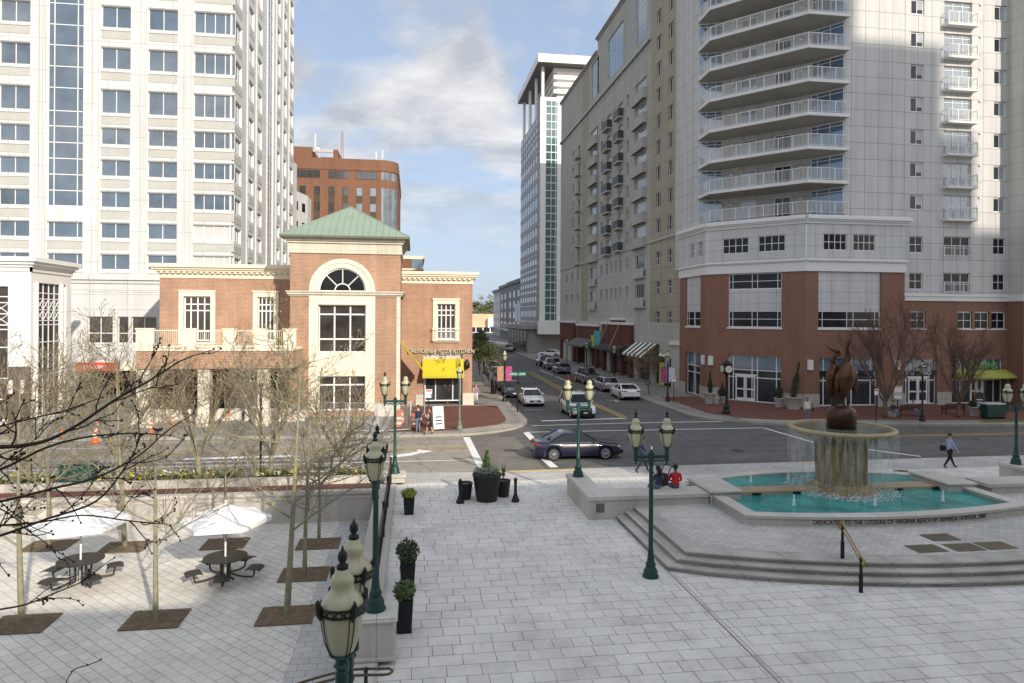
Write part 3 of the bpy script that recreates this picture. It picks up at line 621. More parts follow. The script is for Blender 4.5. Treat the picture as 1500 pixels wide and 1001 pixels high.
for s_ in (.62,LR-1.5): x,y,_=VR.P(s_,-.0,0); mb.lathe([(.17,.4),(.17,ph-.7)],10,x,y)
mb.build('column',white,pv); lat(pv,VR,.35,LR-1.05,.5,ph-.7,6); lat(pv,VF,4.6,3.0,.4,ph-1.0,3)
for a,b in ((0,4.55),(7.65,9.02)): mb=MB(); mb.wbox(VF,a,b,0,4.0,-.02,.05); mb.build('plinth_cladding',pm('dark_stone',(.10,.085,.07),.6,.3,2),pv)
for s_ in (7.85,8.6):
    mb=MB(); x,y,_=VF.P(s_,.12,0); mb.lathe([(.11,2.2),(.13,2.3),(.13,3.0),(.11,3.1)],8,x,y); mb.build('wall_lamp',white,pv)
# ================================================================ brown office block
bo=thing('brown_office_block','brown brick office block with rounded corner and dark ribbon windows','office block',(-14,132,0))
brown=brickm('brown_brick',(.25,.125,.08),(.215,.11,.07),(.3,.15,.08),.6,.2,.012,stain=.12,bump=0); BY=130.0
bx0=aty(418,300,BY).x-6; bx1=aty(582,300,BY).x; rc=3.2
def bprof(e): return [(bx0,BY-e)]+[(bx1-rc+(rc+e)*math.sin(math.radians(a)),BY+rc-(rc+e)*math.cos(math.radians(a))) for a in range(0,91,10)]+[(bx1+e,BY+30),(bx0,BY+30)]
mb=MB(); ZB=[aty(500,y,BY).z for y in (232.5,249,262,274,290)]; mb.prism(bprof(0),0,ZB[1]); bwall=mb
mb=MB(); mb.prism(bprof(.12),ZB[1],ZB[0]); mb.build('parapet',brown,bo)
WO=W(bx0,BY,bx1-rc,BY); sb=lambda px: aty(px,270,BY).x-bx0
k=0
for a,b in ((429,469),(481,511),(522,551.5)): add_window(bo,WO,sb(a),ZB[2],sb(b)-sb(a),ZB[1]-ZB[2]-.2,(.25,.5,.75),(),darkf,gl_brown,-.06,.08,.1,two=False)
for a,b,long in ((439,448,0),(460,469,0),(481,490,0),(501,510,0),(522,531,1),(542,551.5,1)):
    for r in range(9):
        zt_=ZB[3]-r*2.95
        add_window(bo,WO,sb(a),zt_-1.6,sb(b)-sb(a),1.6,(),(),darkf,gl_light if long else gl_brown,-.06,.05,.05,two=False)
    for r in range(9): bwall.wbox(WO,sb(a),sb(b),ZB[3]-r*2.95-2.94,ZB[3]-r*2.95-1.61,-.05,.03,1)
bwall.build('wall',[brown,pm('brown_spandrel',(.075,.05,.035),.6,.1)],bo)
mb=MB(); 
def curvepan(z0,z1,a0,a1,e=.05):
    n=4
    for i in range(n):
        A=[math.radians(a0+(a1-a0)*(i+q)/n) for q in (0,1)]
        P=[(bx1-rc+(rc+e)*math.sin(t),BY+rc-(rc+e)*math.cos(t)) for t in A]
        mb.add([(P[0][0],P[0][1],z0),(P[1][0],P[1][1],z0),(P[1][0],P[1][1],z1),(P[0][0],P[0][1],z1)],[(0,1,2,3)])
for a0,a1 in ((4,33),(36,70)): curvepan(ZB[2],ZB[1]-.2,a0,a1); curvepan(2,ZB[3],a0,a1)
mb.build('curved_glazing',gl_light,bo)
mb=MB(); zp=aty(440,213,BY).z; mb.box(bx0,aty(456,230,BY).x,BY+1,BY+12,ZB[0],zp); mb.box(aty(487,230,BY).x,aty(494,230,BY).x,BY+1,BY+9,ZB[0],zp-.3); mb.box(bx0,aty(493,230,BY).x,BY+6,BY+12,ZB[0],zp-.8); mb.build('penthouse',brown,bo)
mb=MB(); x0,x1=aty(457,225,BY).x,aty(487,225,BY).x; zq=aty(470,217,BY).z
mb.box(x0,x1,BY+1,BY+1.3,zq-.5,zq); mb.box(x0+1.2,x1-.3,BY+3,BY+3.2,ZB[0]+.2,zq-1.0); mb.build('screen_frame',greyf,bo)
mb=MB(); xm=aty(494.5,200,BY).x; zm=aty(494.5,176,BY).z
for k in range(3):
    c_=(xm+.3*math.cos(k*2.1),BY+8+.3*math.sin(k*2.1)); mb.tube([(c_[0],c_[1],zp-1),(xm,BY+8,zm)] if False else [(c_[0],c_[1],zp-1),(xm+(c_[0]-xm)*.6,BY+8+(c_[1]-BY-8)*.6,zm)],.05,4)
for i in range(16): 
    z=zp-1+(zm-zp+1)*i/16; z2=zp-1+(zm-zp+1)*(i+1)/16; mb.tube([(xm-.25,BY+7.9,z),(xm+.25,BY+7.9,z2)],.03,3)
mb.build('lattice_mast',pm('mast_red',(.42,.22,.2),.6),bo)
for px,y0,y1 in ((459.5,216,192),(550,232,219),(559.5,232,217)):
    mb=MB(); p=aty(px,y0,BY); z1=aty(px,y1,BY).z; mb.tube([(p.x,BY+2,p.z-1),(p.x,BY+2,p.z+.4),(p.x,BY+2,p.z+.5),(p.x,BY+2,z1)],[.06,.06,.14,.13],6); mb.build('antenna',white,bo)
mb=MB(); p=aty(462.5,215,BY); mb.ball((p.x,BY+2.5,p.z),.55,10,0,.9); mb.build('dish',white,bo)
# small block seen past the hipped roof
sbk=thing('low_office_block','small brick office with blue ribbon glazing just right of the hipped roof','office',(2,150,0))
mb=MB(); x0,x1=aty(560,385,150).x,aty(620,385,150).x; za=aty(600,375,150).z; zc=aty(600,392,150).z
mb.box(x0,x1,150,170,0,zc-.6); mb.build('wall',brown,sbk); mb=MB(); mb.box(x0,x1+.3,149.8,170,za-.7,za); mb.box(x0,x1+.1,149.9,170,zc-.6,zc-.2); mb.build('band',cream,sbk)
mb=MB(); mb.box(x0,x1-2.5,149.95,169,zc-.2,za-.7); mb.build('wall_panel',brown,sbk); mb=MB(); mb.box(x1-2.5,x1-.1,149.9,169,zc-.2,za-.7); mb.build('window_band',gl_skyblue,sbk)
# ================================================================ corner apartment tower
ct=thing('corner_apartment_tower','grey panelled apartment tower on a brick shop base with stacked curved balconies','apartment tower',(34,56,0))
panel=brickm('grey_panel',(.58,.58,.57),(.565,.565,.555),(.25,.25,.25),1.28,1.42,.022,off=0,stain=.08,bump=.05,fvar=.05)
pwhite=brickm('white_panel',(.60,.605,.60),(.58,.585,.58),(.34,.34,.34),1.6,.98,.02,off=0,stain=.08,bump=.05,fvar=.04)
panelw=brickm('warm_panel',(.60,.585,.54),(.585,.57,.525),(.36,.35,.33),1.28,1.42,.022,off=0,stain=.08,bump=.05,fvar=.05)
trimw=pm('trim_white',(.70,.70,.685),.6,.06,2); stoneb=brickm('stone_base',(.50,.48,.43),(.46,.44,.40),(.3,.28,.25),.62,.5,.012,stain=.15,bump=.1)
A0=(26.9,66.6); A1=(26.9,60.1); A2=(32.75,53.5); A3=(41.95,53.5); A4=(52.4,54.0)
WLf=W(*A0,*A1); WCh=W(*A1,*A2); WFr=W(*A2,*A3); WGr=W(41.95,54.0,*A4); L1,L2,L3,L4=WLf.L,WCh.L,WFr.L,WGr.L
ct_count=[0]
def cw(Wl,s,z,w,h,xs,zs,gm=gl_dark,rec=.14,**k): ct_count[0]+=1; return add_window(ct,Wl,s,z,w,h,xs,zs,whitef,gm,rec,**k)
def shop(Wl,s,w,z1,par,doors=None,xs=None,label=None):
    xs=xs or (.1,.48,.58,.9)
    o=add_window(par,Wl,s,.12,w,z1-.12,xs,(.52,.68),whitef,gl_shop,.22,.08,.08,name='shopfront')
    mb=MB(); mb.add([(.1,.03,(z1-.12)*.70),(w-.1,.03,(z1-.12)*.70),(w-.1,.03,z1-.22),(.1,.03,z1-.22)],[(0,1,2,3)]); link('transom_glass',mb.mesh('transom_glass',gl_skyblue),o,(0,0,0),0,False)  # blue of the reflected sky put into the transom glass colour
    if doors:
        a,b=doors; mb=MB(); n=2; dw=(b-a)/2
        for i in range(2):
            x=a+i*dw+.02; X=x+dw-.04
            for q in ((x,x+.11,.02,2.3),(X-.11,X,.02,2.3)): mb.box(q[0],q[1],-.05,.02,q[2],q[3])
            mb.box(x+.11,X-.11,-.05,.02,.02,.3); mb.box(x+.11,X-.11,-.05,.02,2.17,2.3); mb.box(x+.11,X-.11,-.04,.02,1.02,1.14)
        mb.box(a-.08,b+.08,-.05,.02,2.301,2.42)
        d=link('door',mb.mesh('door',whitef),o,(0,0,0),0,False)
        mb=MB(); 
        mb.tube([(0,-.12,.95),(0,-.12,1.3)],.02,6); hm=mb.mesh('door_handle',greyf)
        for sg in (-1,1): link('door_handle',hm,d,(a+dw+sg*.16,0,0),0,False)
    return o
gl_blind=glassm('glass_blind',(.34,.36,.38),.12,0,.12,.4,.9,1.4)
BT=11.55   # top of the brick
# brick base with white infill panels: openings per wall
mb=MB(); mi_=[]
zA,zB_,zC,zD=4.25,6.72,8.2,11.55
lf=(1.6,L1-1.4); chh=(2.05,L2-2.0); fr=(1.15,L3-2.25)
hl=[(lf[0],lf[1],.1,zA),(lf[0],lf[1],zB_,BT+.1)]; hc=[(chh[0],chh[1],.1,zA),(chh[0],chh[1],zB_,BT+.1)]; hf=[(fr[0]+.15,fr[1]-.25,.1,zA),(fr[0],fr[1],zB_,BT+.1)]
for Wl,L,h in ((WLf,L1,hl),(WCh,L2,hc),(WFr,L3,hf)): mb.wall(Wl,0,L,0,BT,h,.3)
mb.wall(W(*A3,41.95,54.0),0,.5,0,BT)
gh=[(.15,3.55,.1,4.1),(5.0,L4-.35,.1,4.1)]+[(s_,s_+1.45,zB_,zC+.02) for s_ in (1.0,5.55,7.25,8.9)]
mb.wall(WGr,0,L4,0,9.15,gh,.25); mb.wquad(WGr,4.05,4.1,0.9,9.1,.01)
for Wl,h in ((WLf,hl),(WCh,hc),(WFr,hf)):
    a,b=h[1][:2]; top=BT+.1 if Wl is not WCh else 10.1
    mb.wquad(Wl,a,b,zC,top,-.12,1)
for Wl,L,h in ((WLf,L1,hl),(WCh,L2,hc),(WFr,L3,hf)):
    a,b=h[0][:2]; mb.wbox(Wl,-.03,a,0,1.15,-.05,.05,2); mb.wbox(Wl,b,L+.03,0,1.15,-.05,.05,2)
mb.wbox(WGr,3.56,4.99,0,1.15,-.05,.05,2); mb.wbox(WGr,-.0,.14,0,1.15,-.05,.05,2)
mb.build('brick_wall',[brick_d,pwhite,stoneb],ct)
cw(WLf,lf[0],zB_,lf[1]-lf[0],1.5,(.14,.5,.56,.94),(.5,),label=None,fw=.09); cw(WFr,fr[0],zB_,fr[1]-fr[0],1.5,(.08,.47,.57,.92),(.5,),fw=.09)
cw(WCh,chh[0],zB_,chh[1]-chh[0],1.5,(.08,.45,.55,.92),(.5,),fw=.09); cw(WCh,chh[0],10.1,chh[1]-chh[0],1.45,(.08,.45,.55,.92),(.5,),fw=.09)
mb=MB()
for Wl,h in ((WLf,hl),(WCh,hc),(WFr,hf)):
    a,b=h[1][:2]; mb.wbox(Wl,a-.08,b+.08,zB_-.13,zB_-.003,-.05,.07)
for s_ in (1.0,5.55,7.25,8.9): mb.wbox(WGr,s_-.05,s_+1.5,zB_-.1,zB_-.003,-.05,.06)
mb.build('sill',trimw,ct)
for s_ in (1.0,5.55,7.25,8.9): cw(WGr,s_,zB_,1.45,1.48,(.5,),(.5,),rec=.16)

shop(WLf,lf[0],lf[1]-lf[0],zA,ct,xs=(.45,.55)); shop(WCh,chh[0],chh[1]-chh[0],zA,ct,doors=(.65,2.45),xs=(.09,.45,.55,.9))
f0,f1=hf[0][:2]; shop(WFr,f0,f1-f0,zA,ct,xs=(.09,.48,.57,.9)); shop(WGr,.15,3.4,4.1,ct,doors=(.75,2.65),xs=(.17,.5,.83))
shop(WGr,5.0,L4-5.35,4.1,ct,doors=(2.0,3.2),xs=(.2,.4,.65,.85))
# signs
mb=MB(); mb.wbox(WFr,f0+.1,f1-.1,2.63,3.1,-.2,-.12); mb.wbox(WGr,.25,3.45,2.6,3.02,-.2,-.12); mb.build('sign_band',black,ct)
for s_,a in (('J',f0+.95),('ART',f0+3.2),('I',f1-.25)): text(s_,ct,WFr,a,2.7,.33,white,-.1,.01)
text('STU',ct,WGr,1.0,2.66,.33,white,-.1,.01); text('DIO',ct,WGr,2.65,2.66,.33,white,-.1,.01)
green=pm('sign_green',(.16,.42,.07),.45,.1); text('ORIGINS',ct,WGr,L4-2.7,3.2,.58,green,.2,.05)
grn=pm('awning_green',(.34,.36,.07),.7,.15,2)
mb=MB(); s0,s1_=5.1,L4+.35; P=[WGr.P(s0,1.1,2.55),WGr.P(s1_,1.1,2.55),WGr.P(s1_-.5,.03,3.12),WGr.P(s0+.1,.03,3.12),WGr.P(s0,1.1,2.4),WGr.P(s1_,1.1,2.4),WGr.P(s0,.03,2.4),WGr.P(s1_,.03,2.4)]
mb.add(P,[(0,1,2,3),(4,5,1,0),(6,4,0,3),(5,7,2,1),(6,7,5,4)]); mb.build('awning',grn,ct)
for Wl,s_ in ((WLf,L1-.55),(WCh,L2-.25) if False else (WFr,.35),(WCh,.45),(WFr,L3-.75)):
    mb=MB(); mb.wbox(Wl,s_-.2,s_+.25,3.2,4.05,.02,.22); mb.build('wall_lamp',trimw,ct)
# white band and panelled storey
mb=MB(); mc=MB()
for k,(Wl,L) in enumerate(((WLf,L1),(WCh,L2),(WFr,L3))):
    e0=k==0; mc.wbox(Wl,-.08 if k==0 else 0,L+(.08 if k<2 else .08),BT+.012,12.35,-.3,.1)
    cornice(mc,Wl,-.1 if k==0 else 0,L+.0,12.36,((.10,.2),(.08,.28),(.07,.22)),False,k==2)
mb.build
hw={0:[(2.6,3.55),(4.55,5.6)],1:[(1.5,3.9),(4.75,7.1)],2:[(1.6,3.75),(4.35,6.4)]}
mw=MB()
for k,(Wl,L) in enumerate(((WLf,L1),(WCh,L2),(WFr,L3))):
    hs=[(a,b,13.36,14.78) for a,b in hw[k]]; mw.wall(Wl,0,L,12.6,15.6,hs,.15,0,0,.03)
    for a,b in hw[k]: cw(Wl,a,13.36,b-a,1.42,(.25,.5,.75),(.5,),rec=.1,off=.03)
    cornice(mc,Wl,-.12 if k==0 else 0,L,15.6,((.22,.14),(.14,.28),(.22,.42),(.12,.34)),False,k==2)
mw.build('panel_wall',pwhite,ct)
mc.wbox(WGr,-.0,L4+.6,9.15,9.55,-.05,.12); mc.wbox(WGr,0,L4+.6,9.551,9.75,-.05,.2); mc.build('cornice',trimw,ct)
# grey recess, upper tower
FS=2.845; ZU=[32.63-FS*i for i in range(6)]; HT=56
colG={'n':[(42.78,44.06),(50.98,52.2)],'b':(46.02,48.75)}
hs=[]; x0=41.95
for z in [ZU[0]+FS*k for k in (3,2,1)]+ZU:
    for a,b in colG['n']: hs.append((a-x0,b-x0,z-1.3,z))
    hs.append((colG['b'][0]-x0,colG['b'][1]-x0,z-2.05,z+.08))
for z in (14.8,11.6):
    for a,b in colG['n']: hs.append((a-x0,b-x0,z-1.45,z))
    hs.append((46.1-x0,48.7-x0,z-1.65,z+.05))
mb=MB(); mb.wall(WGr,0,L4,9.5,HT,hs,.2,0,0)
WU=W(36.5,53.9,41.95,53.9); mb.wall(WU,0,5.45,16,HT,[],.2); mb.wall(W(41.95,53.9,41.95,54.0),0,.1,9.5,HT)
mb.build('grey_wall',panel,ct)
k=0
for z in [ZU[0]+FS*j for j in (2,1)]+ZU:
    for k_,(a,b) in enumerate(colG['n']):
        o=cw(WGr,a-x0,z-1.3,b-a,1.3,(.5,),(),gm=gl_shop,rec=.1,fw=.1); f_=.0 if (int(z*7)+k_)%4 else .35
        mb=MB(); w_=b-a; mb.add([(w_*.5+.03,.033,.1+f_),(w_-.1,.033,.1+f_),(w_-.1,.033,1.2),(w_*.5+.03,.033,1.2)],[(0,1,2,3)]); link('blind',mb.mesh('blind',gl_blind),o,(0,0,0),0,False)
    a,b=colG['b']; cw(WGr,a-x0,z-2.05,b-a,2.13,(.36,.7),(.84,),gm=gl_light,rec=.16,fw=.09)
for z in (14.8,11.6):
    for a,b in colG['n']: cw(WGr,a-x0,z-1.45,b-a,1.45,(.5,),(.5,),rec=.1)
    cw(WGr,46.1-x0,z-1.65,2.6,1.7,(.333,.667),(.42,),rec=.12)
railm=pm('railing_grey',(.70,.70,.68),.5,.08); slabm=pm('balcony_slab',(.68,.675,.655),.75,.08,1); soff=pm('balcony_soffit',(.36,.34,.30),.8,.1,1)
def rail(mb,Wl,a,b,z,d,h=1.02,st=.115,post=1.2):
    mb.wbox(Wl,a,b,z+h-.05,z+h,d-.03,d+.03); mb.wbox(Wl,a,b,z+.1,z+.13,d-.02,d+.02)
    n=max(1,int((b-a)/st))
    for i in range(1,n): s_=a+(b-a)*i/n; mb.wbox(Wl,s_-.009,s_+.009,z+.13,z+h-.05,d-.009,d+.009)
    n=max(1,round((b-a)/post))
    for i in range(n+1): s_=a+(b-a)*i/n; mb.wbox(Wl,s_-.028,s_+.028,z+.0,z+h+.01,d-.032,d+.032)
# small juliet balconies in the grey recess
def juliet(Wl,a,b,z,d=.65):
    o=MB(); o.wbox(Wl,a-.12,b+.12,z-.2,z,-.02,d); s_=o.build('juliet_balcony',slabm,ct)
    r=MB(); rail(r,Wl,a-.08,b+.08,z,d-.06,1.0,.13,.9)
    for q in (a-.08,b+.08): r.wbox(Wl,q-.02,q+.02,z+.95,z+1.0,.0,d-.09); r.wbox(Wl,q-.02,q+.02,z+.1,z+.13,.0,d-.09)
    r.build('railing',railm,s_)
for z in [ZU[0]+FS]+ZU: juliet(WGr,colG['b'][0]-x0,colG['b'][1]-x0,z-2.05)
for z in (14.8,11.6):
    r=MB(); rail(r,WGr,46.0-x0,48.8-x0,z-1.75,.2,1.0,.13,.95); r.build('railing',railm,ct)
for z in [ZU[0]+FS]+ZU:
    mb=MB(); mb.wbox(WGr,7.35,7.8,z-1.55,z-.75,-.01,.03); mb.build('vent_panel',panelw,ct); mb=MB(); mb.wbox(WGr,7.5,7.72,z-.12,z+.0,-.01,.12); mb.build('wall_lamp',trimw,ct)
# protruding right-hand part
W5=W(52.4,54.0,52.4,52.3); W6=W(52.4,52.3,75,52.3); mb=MB(); mb.wall(W5,0,1.7,9.5,HT); mb.wall(W6,0,22.6,9.5,HT); mb.build('grey_wall',panelw,ct)
mb=MB(); mb.wall(W5,0,1.7,0,9.5); mb.wall(W6,0,22.6,0,9.5,[(1.6,6,.1,4.1)],.2); mb.build('brick_wall',brick_d,ct); shop(W6,1.6,4.4,4.1,ct)
mb=MB(); mb.wbox(W5,0,1.72,9.16,9.74,-.05,.12); mb.wbox(W6,.0,22.6,9.16,9.74,-.05,.13); mb.build('cornice',trimw,ct)
mb=MB(); mb.wbox(W6,-.04,1.55,0,1.15,-.05,.05); mb.build('stone_base',stoneb,ct)
# left grey strip on the street face and the balcony recess
Bp=(27.1,62.9); WS=W(27.1,68.4,*Bp); mb=MB(); mb.wall(WS,0,WS.L,12.5,HT); 
R1=Vector((29.3,62.05)); R2=Vector((34.9,56.35)); R3=(36.5,53.9)
Wa,Wb,Wc=W(*Bp,*R1),W(*R1,*R2),W(*R2,*R3)
mb.wall(Wb,0,Wb.L,16,HT,[],.2); mb.wall(Wa,0,Wa.L,16,HT); mb.wall(Wc,0,Wc.L,16,HT)
mb.build('grey_wall',panel,ct)
ms=MB(); mr=MB(); mg=MB(); mu=MB()
out=[(27.1,62.75),(27.0,60.0),(32.8,53.35),(36.6,53.35)]
WBs=[W(*out[i],*out[i+1]) for i in range(3)]
ZF=[16.45+FS*i for i in range(12)]
for i,z in enumerate(ZF):
    poly=[out[0],out[1],out[2],out[3],(36.5,53.95),tuple(R2),tuple(R1)]
    if i>0:
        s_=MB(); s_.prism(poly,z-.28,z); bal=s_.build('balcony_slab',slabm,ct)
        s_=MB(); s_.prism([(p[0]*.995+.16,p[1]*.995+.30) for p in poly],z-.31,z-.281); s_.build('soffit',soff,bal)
    else: bal=ct
    r=MB()
    for Wl in WBs: rail(r,Wl,.04,Wl.L-.04,z,-.1,1.05,.115,1.18)
    r.build('railing',railm,bal)
    # end glazing walls and sliding doors
    add_window(ct,Wa,.05,z+.05,Wa.L-.1,2.35,(.36,.72),(.86,),whitef,gl_skyblue,-.08,.06,.06) if i<9 else None
    add_window(ct,Wc,.05,z+.05,Wc.L-.1,2.35,(.2,.58),(.86,),whitef,gl_skyblue,-.08,.06,.06) if i<9 else None
    for s_ in (1.75,4.85):
        if i<9: add_window(ct,Wb,s_,z+.02,1.5,2.1,(.5,),(),whitef,gl_light if s_<3 else gl_shop,-.07,.08,.07)
    for s_ in (.75,7.0):
        mu=MB(); mu.wbox(Wb,s_,s_+.35,z+1.75,z+1.92,.0,.25); mu.wbox(Wb,s_+.16,s_+.2,z+1.921,z+2.2,.0,.1); mu.build('wall_lamp',trimw,ct)
mb=MB(); mb.sheet([(27.1,68.4),(27.1,62.9),tuple(R1),tuple(R2),(36.5,53.95),(75,54),(75,75),(27.1,75)],HT-.1); mb.build('roof',panel,ct)
# ================================================================ long apartment block down the street
lb=thing('long_apartment_block','long grey and tan apartment block lining the right side of the receding street','apartment block',(27.2,95,0))
tanp=brickm('tan_panel',(.40,.365,.285),(.38,.35,.275),(.22,.20,.16),2.2,1.45,.025,off=0,stain=.1,bump=.05,fvar=.05); greyp=brickm('grey_slab_panel',(.45,.445,.415),(.435,.43,.40),(.24,.24,.23),2.4,1.45,.025,off=0,stain=.1,bump=.05,fvar=.05)
lightp=brickm('pale_slab_panel',(.50,.50,.48),(.48,.48,.46),(.32,.32,.31),3.2,1.1,.02,off=0,stain=.1,bump=.05,fvar=.05)
X=27.2; ye=125.5; WX=W(X,ye,X,66.62); sp=lambda px: ye-atx(px,300,X).y
LL=WX.L; b1,b2,b3=sp(852),sp(862.5),sp(952.5)
sA=ye-99.9
fl=[42.24,39.33]+[39.33-2.95*k for k in range(1,8)]; low=[14.83,11.48]
zs_=[39.33-2.95*k for k in range(-1,8)]
holes=[];adds=[]
def col(a,b,h,drop,zl,xs,zs,gm,rec=.15,two=False):
    for z in zl: 
        holes.append((sp(a),sp(b),z-h-drop,z-drop)); adds.append((sp(a),z-h-drop,sp(b)-sp(a),h,xs,zs,gm,rec,two))
up=[39.33-2.95*k for k in range(1,8)]
col(961,967.5,1.55,0,zs_[:2]+up,(.5,),(),gl_dark,two=True); col(978.5,985,1.55,.1,zs_[:2]+up,(.5,),(),gl_dark,two=True)
col(961,967.5,1.5,0,(15.0,11.7,8.3),(.5,),(.5,),gl_dark,two=True); col(978.5,985,1.5,.05,(15.0,11.7,8.3),(.5,),(.5,),gl_dark,two=True)
col(929.5,946,1.5,0,up,(.25,.5,.75),(),gl_light); col(864.5,875,1.5,0,up,(.25,.5,.75),(),gl_light)
col(880,882.5,1.5,.1,up,(),(),gl_dark); col(917.5,920.5,1.5,.1,up,(),(),gl_dark); col(838.5,841,1.5,.1,up,(),(),gl_light); col(846.5,850,1.9,.2,up,(.5,),(),gl_dark)
col(888.5,894.5,2.0,.2,up,(.5,),(),gl_light); col(905.5,911.5,2.0,.2,up,(.5,),(),gl_light)
for z in (15.2,11.6): 
    col(931,945,1.7,0,(z,),(.2,.4,.6,.8),(),gl_shop); col(865,873,1.7,0,(z,),(.25,.5,.75),(),gl_shop)
    for a in (880,888,894.5,901,908,917.5): col(a,a+2.8,1.6,0,(z,),(),(),gl_shop)
    for a in (829.5,837.5,846): col(a,a+2.4,1.5,0,(z,),(),(),gl_shop)
for a,b in ((929.5,946),(889,911.5),(864.5,875)): pass
big=[(sp(930),sp(946.5),41.2,47.6),(sp(889),sp(911.5),41.2,47.0),(sp(865),sp(876),41.2,46.8)]
for q in big: holes.append(q); adds.append((q[0],q[2],q[1]-q[0],q[3]-q[2],(.2,.4,.6,.8),(.33,.66),gl_skyblue,.1,True))
def lmat(s): return 0 if s<b1 else 1 if s<b2 else 0 if s<b3 else 1
mb=MB()
for a,b,mi,zt_ in ((0,b1,0,47.5),(b1,b2,1,47.5),(b2,sA,0,47.5),(sA,b3,0,49.4),(b3,LL,1,49.4)):
    mb.wall(WX,a,b,16.4,zt_,holes,.2,mi); mb.wall(WX,a,b,7.0,16.4,holes,.2,1 if mi else 2)
mb.wall(W(X+14,ye,X,ye),0,14,0,47.5,[],.2); mb.sheet([(X,ye-LL),(X+14,ye-LL),(X+14,ye),(X,ye)],47.4)
mb.wall(W(X,ye-sA,X+14,ye-sA) if False else W(X+14,ye-sA,X,ye-sA),0,14,47.3,49.4); mb.build('wall',[greyp,tanp,lightp],lb)
for s_,z,w_,h,xs,zs,gm,rec,two in adds: add_window(lb,WX,s_,z,w_,h,xs,zs,whitef,gm,rec,.07,.06,two=two)
mb=MB()
cornice(mb,WX,0,sA,47.3,((.25,.15),(.2,.35)),True,False); cornice(mb,WX,sA,LL,49.2,((.25,.15),(.2,.35)),True,False)
mb.wbox(WX,0,sp(953),39.9,40.3,-.05,.3); mb.wbox(WX,0,LL,16.2,16.45,-.05,.12); mb.build('cornice',lightp,lb)
for a,b in ((929,947),(864,876)):
    for z in up: 
        o=MB(); s0,s1_=sp(a),sp(b); o.wbox(WX,s0,s1_,z-2.75,z-2.55,-.02,.55); o.wbox(WX,s0,s1_,z-2.549,z-1.5,.46,.5); o.wbox(WX,s0,s0+.06,z-2.549,z-1.5,.0,.455); o.wbox(WX,s1_-.06,s1_,z-2.549,z-1.5,.0,.455)
        o.build('balcony',greyp,lb)
for a,b in ((887.5,895.5),(904.5,912.5),(846,851)):
    for z in up:
        o=MB(); s0,s1_=sp(a),sp(b); o.wbox(WX,s0,s1_,z-2.45,z-2.25,-.02,.75); bb=o.build('balcony',lightp,lb)
        if a>850:
            o=MB(); o.wbox(WX,s0,s1_,z-2.24,z-1.2,.66,.7); o.wbox(WX,s0,s0+.04,z-2.24,z-1.2,.02,.655); o.wbox(WX,s1_-.04,s1_,z-2.24,z-1.2,.02,.655); o.build('railing',darkf,bb)
for a,b in ((930,946.5),(864.5,875)):
    for z in (15.2,11.6): o=MB(); o.wbox(WX,sp(a),sp(b),z-2.9,z-2.7,-.02,.4); o.wbox(WX,sp(a),sp(b),z-2.69,z-1.75,.3,.34); o.build('balcony',lightp,lb)
# street level shopfronts
bs=MB(); bs.wall(WX,0,LL,0,7.0,[(LL-14,LL-9.6,.1,3.4),(LL-8.5,LL-3.0,.1,3.6),(LL-26,LL-16,.1,3.3),(LL-37,LL-29,.1,3.3),(LL-50,LL-40,.1,3.3)],.5,0); 
bs.build('street_wall',[lightp],lb)
br=MB()
for a,b,z1 in ((LL-28.5,LL-15.5,6.6),(LL-24,LL-19,7.2),(LL-44,LL-31.5,6.2),(LL-57,LL-46,6.6)): br.wbox(WX,a,b,3.45,z1,-.05,.45 if z1<7 else .5); br.wbox(WX,a,a+.9,0,3.449,-.05,.45); br.wbox(WX,b-.9,b,0,3.449,-.05,.45)
br.build('brick_shopfront',brickm('shop_brick',(.17,.055,.035),(.14,.045,.03),(.13,.09,.07),.24,.08,.009,stain=.2,bump=.1),lb)
for a,b in ((LL-14,LL-9.6),(LL-8.5,LL-3),(LL-26,LL-16),(LL-37,LL-29),(LL-50,LL-40)): add_window(lb,WX,a,.1,b-a,3.1,(.2,.4,.6,.8),(.7,),darkf,gl_shop,.4,.08,.08)
cp=MB()
for a,b,z1 in ((LL-28.6,LL-15.4,6.6),(LL-24.1,LL-18.9,7.2),(LL-44.1,LL-31.4,6.2),(LL-57.1,LL-45.9,6.6)): cp.wbox(WX,a,b,z1,z1+.35,-.05,.6)
cp.wbox(WX,LL-3.2,LL,4.7,5.1,-.05,.2); cp.build('shopfront_coping',trimw,lb)
def awn(Wl,s0,s1_,z0,z1,d,m,n=0,m2=None):
    mb=MB(); k=n or 1
    for i in range(k):
        a,b=s0+(s1_-s0)*i/k,s0+(s1_-s0)*(i+1)/k
        mb.add([Wl.P(a,d,z0),Wl.P(b,d,z0),Wl.P(b,.03,z1),Wl.P(a,.03,z1),Wl.P(a,d,z0-.2),Wl.P(b,d,z0-.2)],[(0,1,2,3),(4,5,1,0)],i%2)
    mb.add([Wl.P(s0,d,z0),Wl.P(s0,.03,z1),Wl.P(s0,.03,z0)],[(0,1,2)]); mb.add([Wl.P(s1_,d,z0),Wl.P(s1_,.03,z1),Wl.P(s1_,.03,z0)],[(0,2,1)])
    return mb.build('awning',[m,m2 or m],lb)
awn(WX,LL-15.2,LL-6.5,3.2,4.6,1.8,pm('awning_black',(.02,.02,.022),.7),11,white); awn(WX,LL-28.4,LL-17,3.3,4.1,2.0,pm('awning_dark',(.03,.03,.032),.7))
awn(WX,LL-44,LL-33,3.2,4.5,2.2,pm('awning_charcoal',(.10,.10,.11),.7)); 
mb=MB()
for s_ in (LL-25,LL-19.5): mb.tube([WX.P(s_,.55,6.9),WX.P(s_,2.0,3.6)],.07,5)
mb.build('awning_rod',pm('copper_rod',(.45,.25,.18),.5),lb)
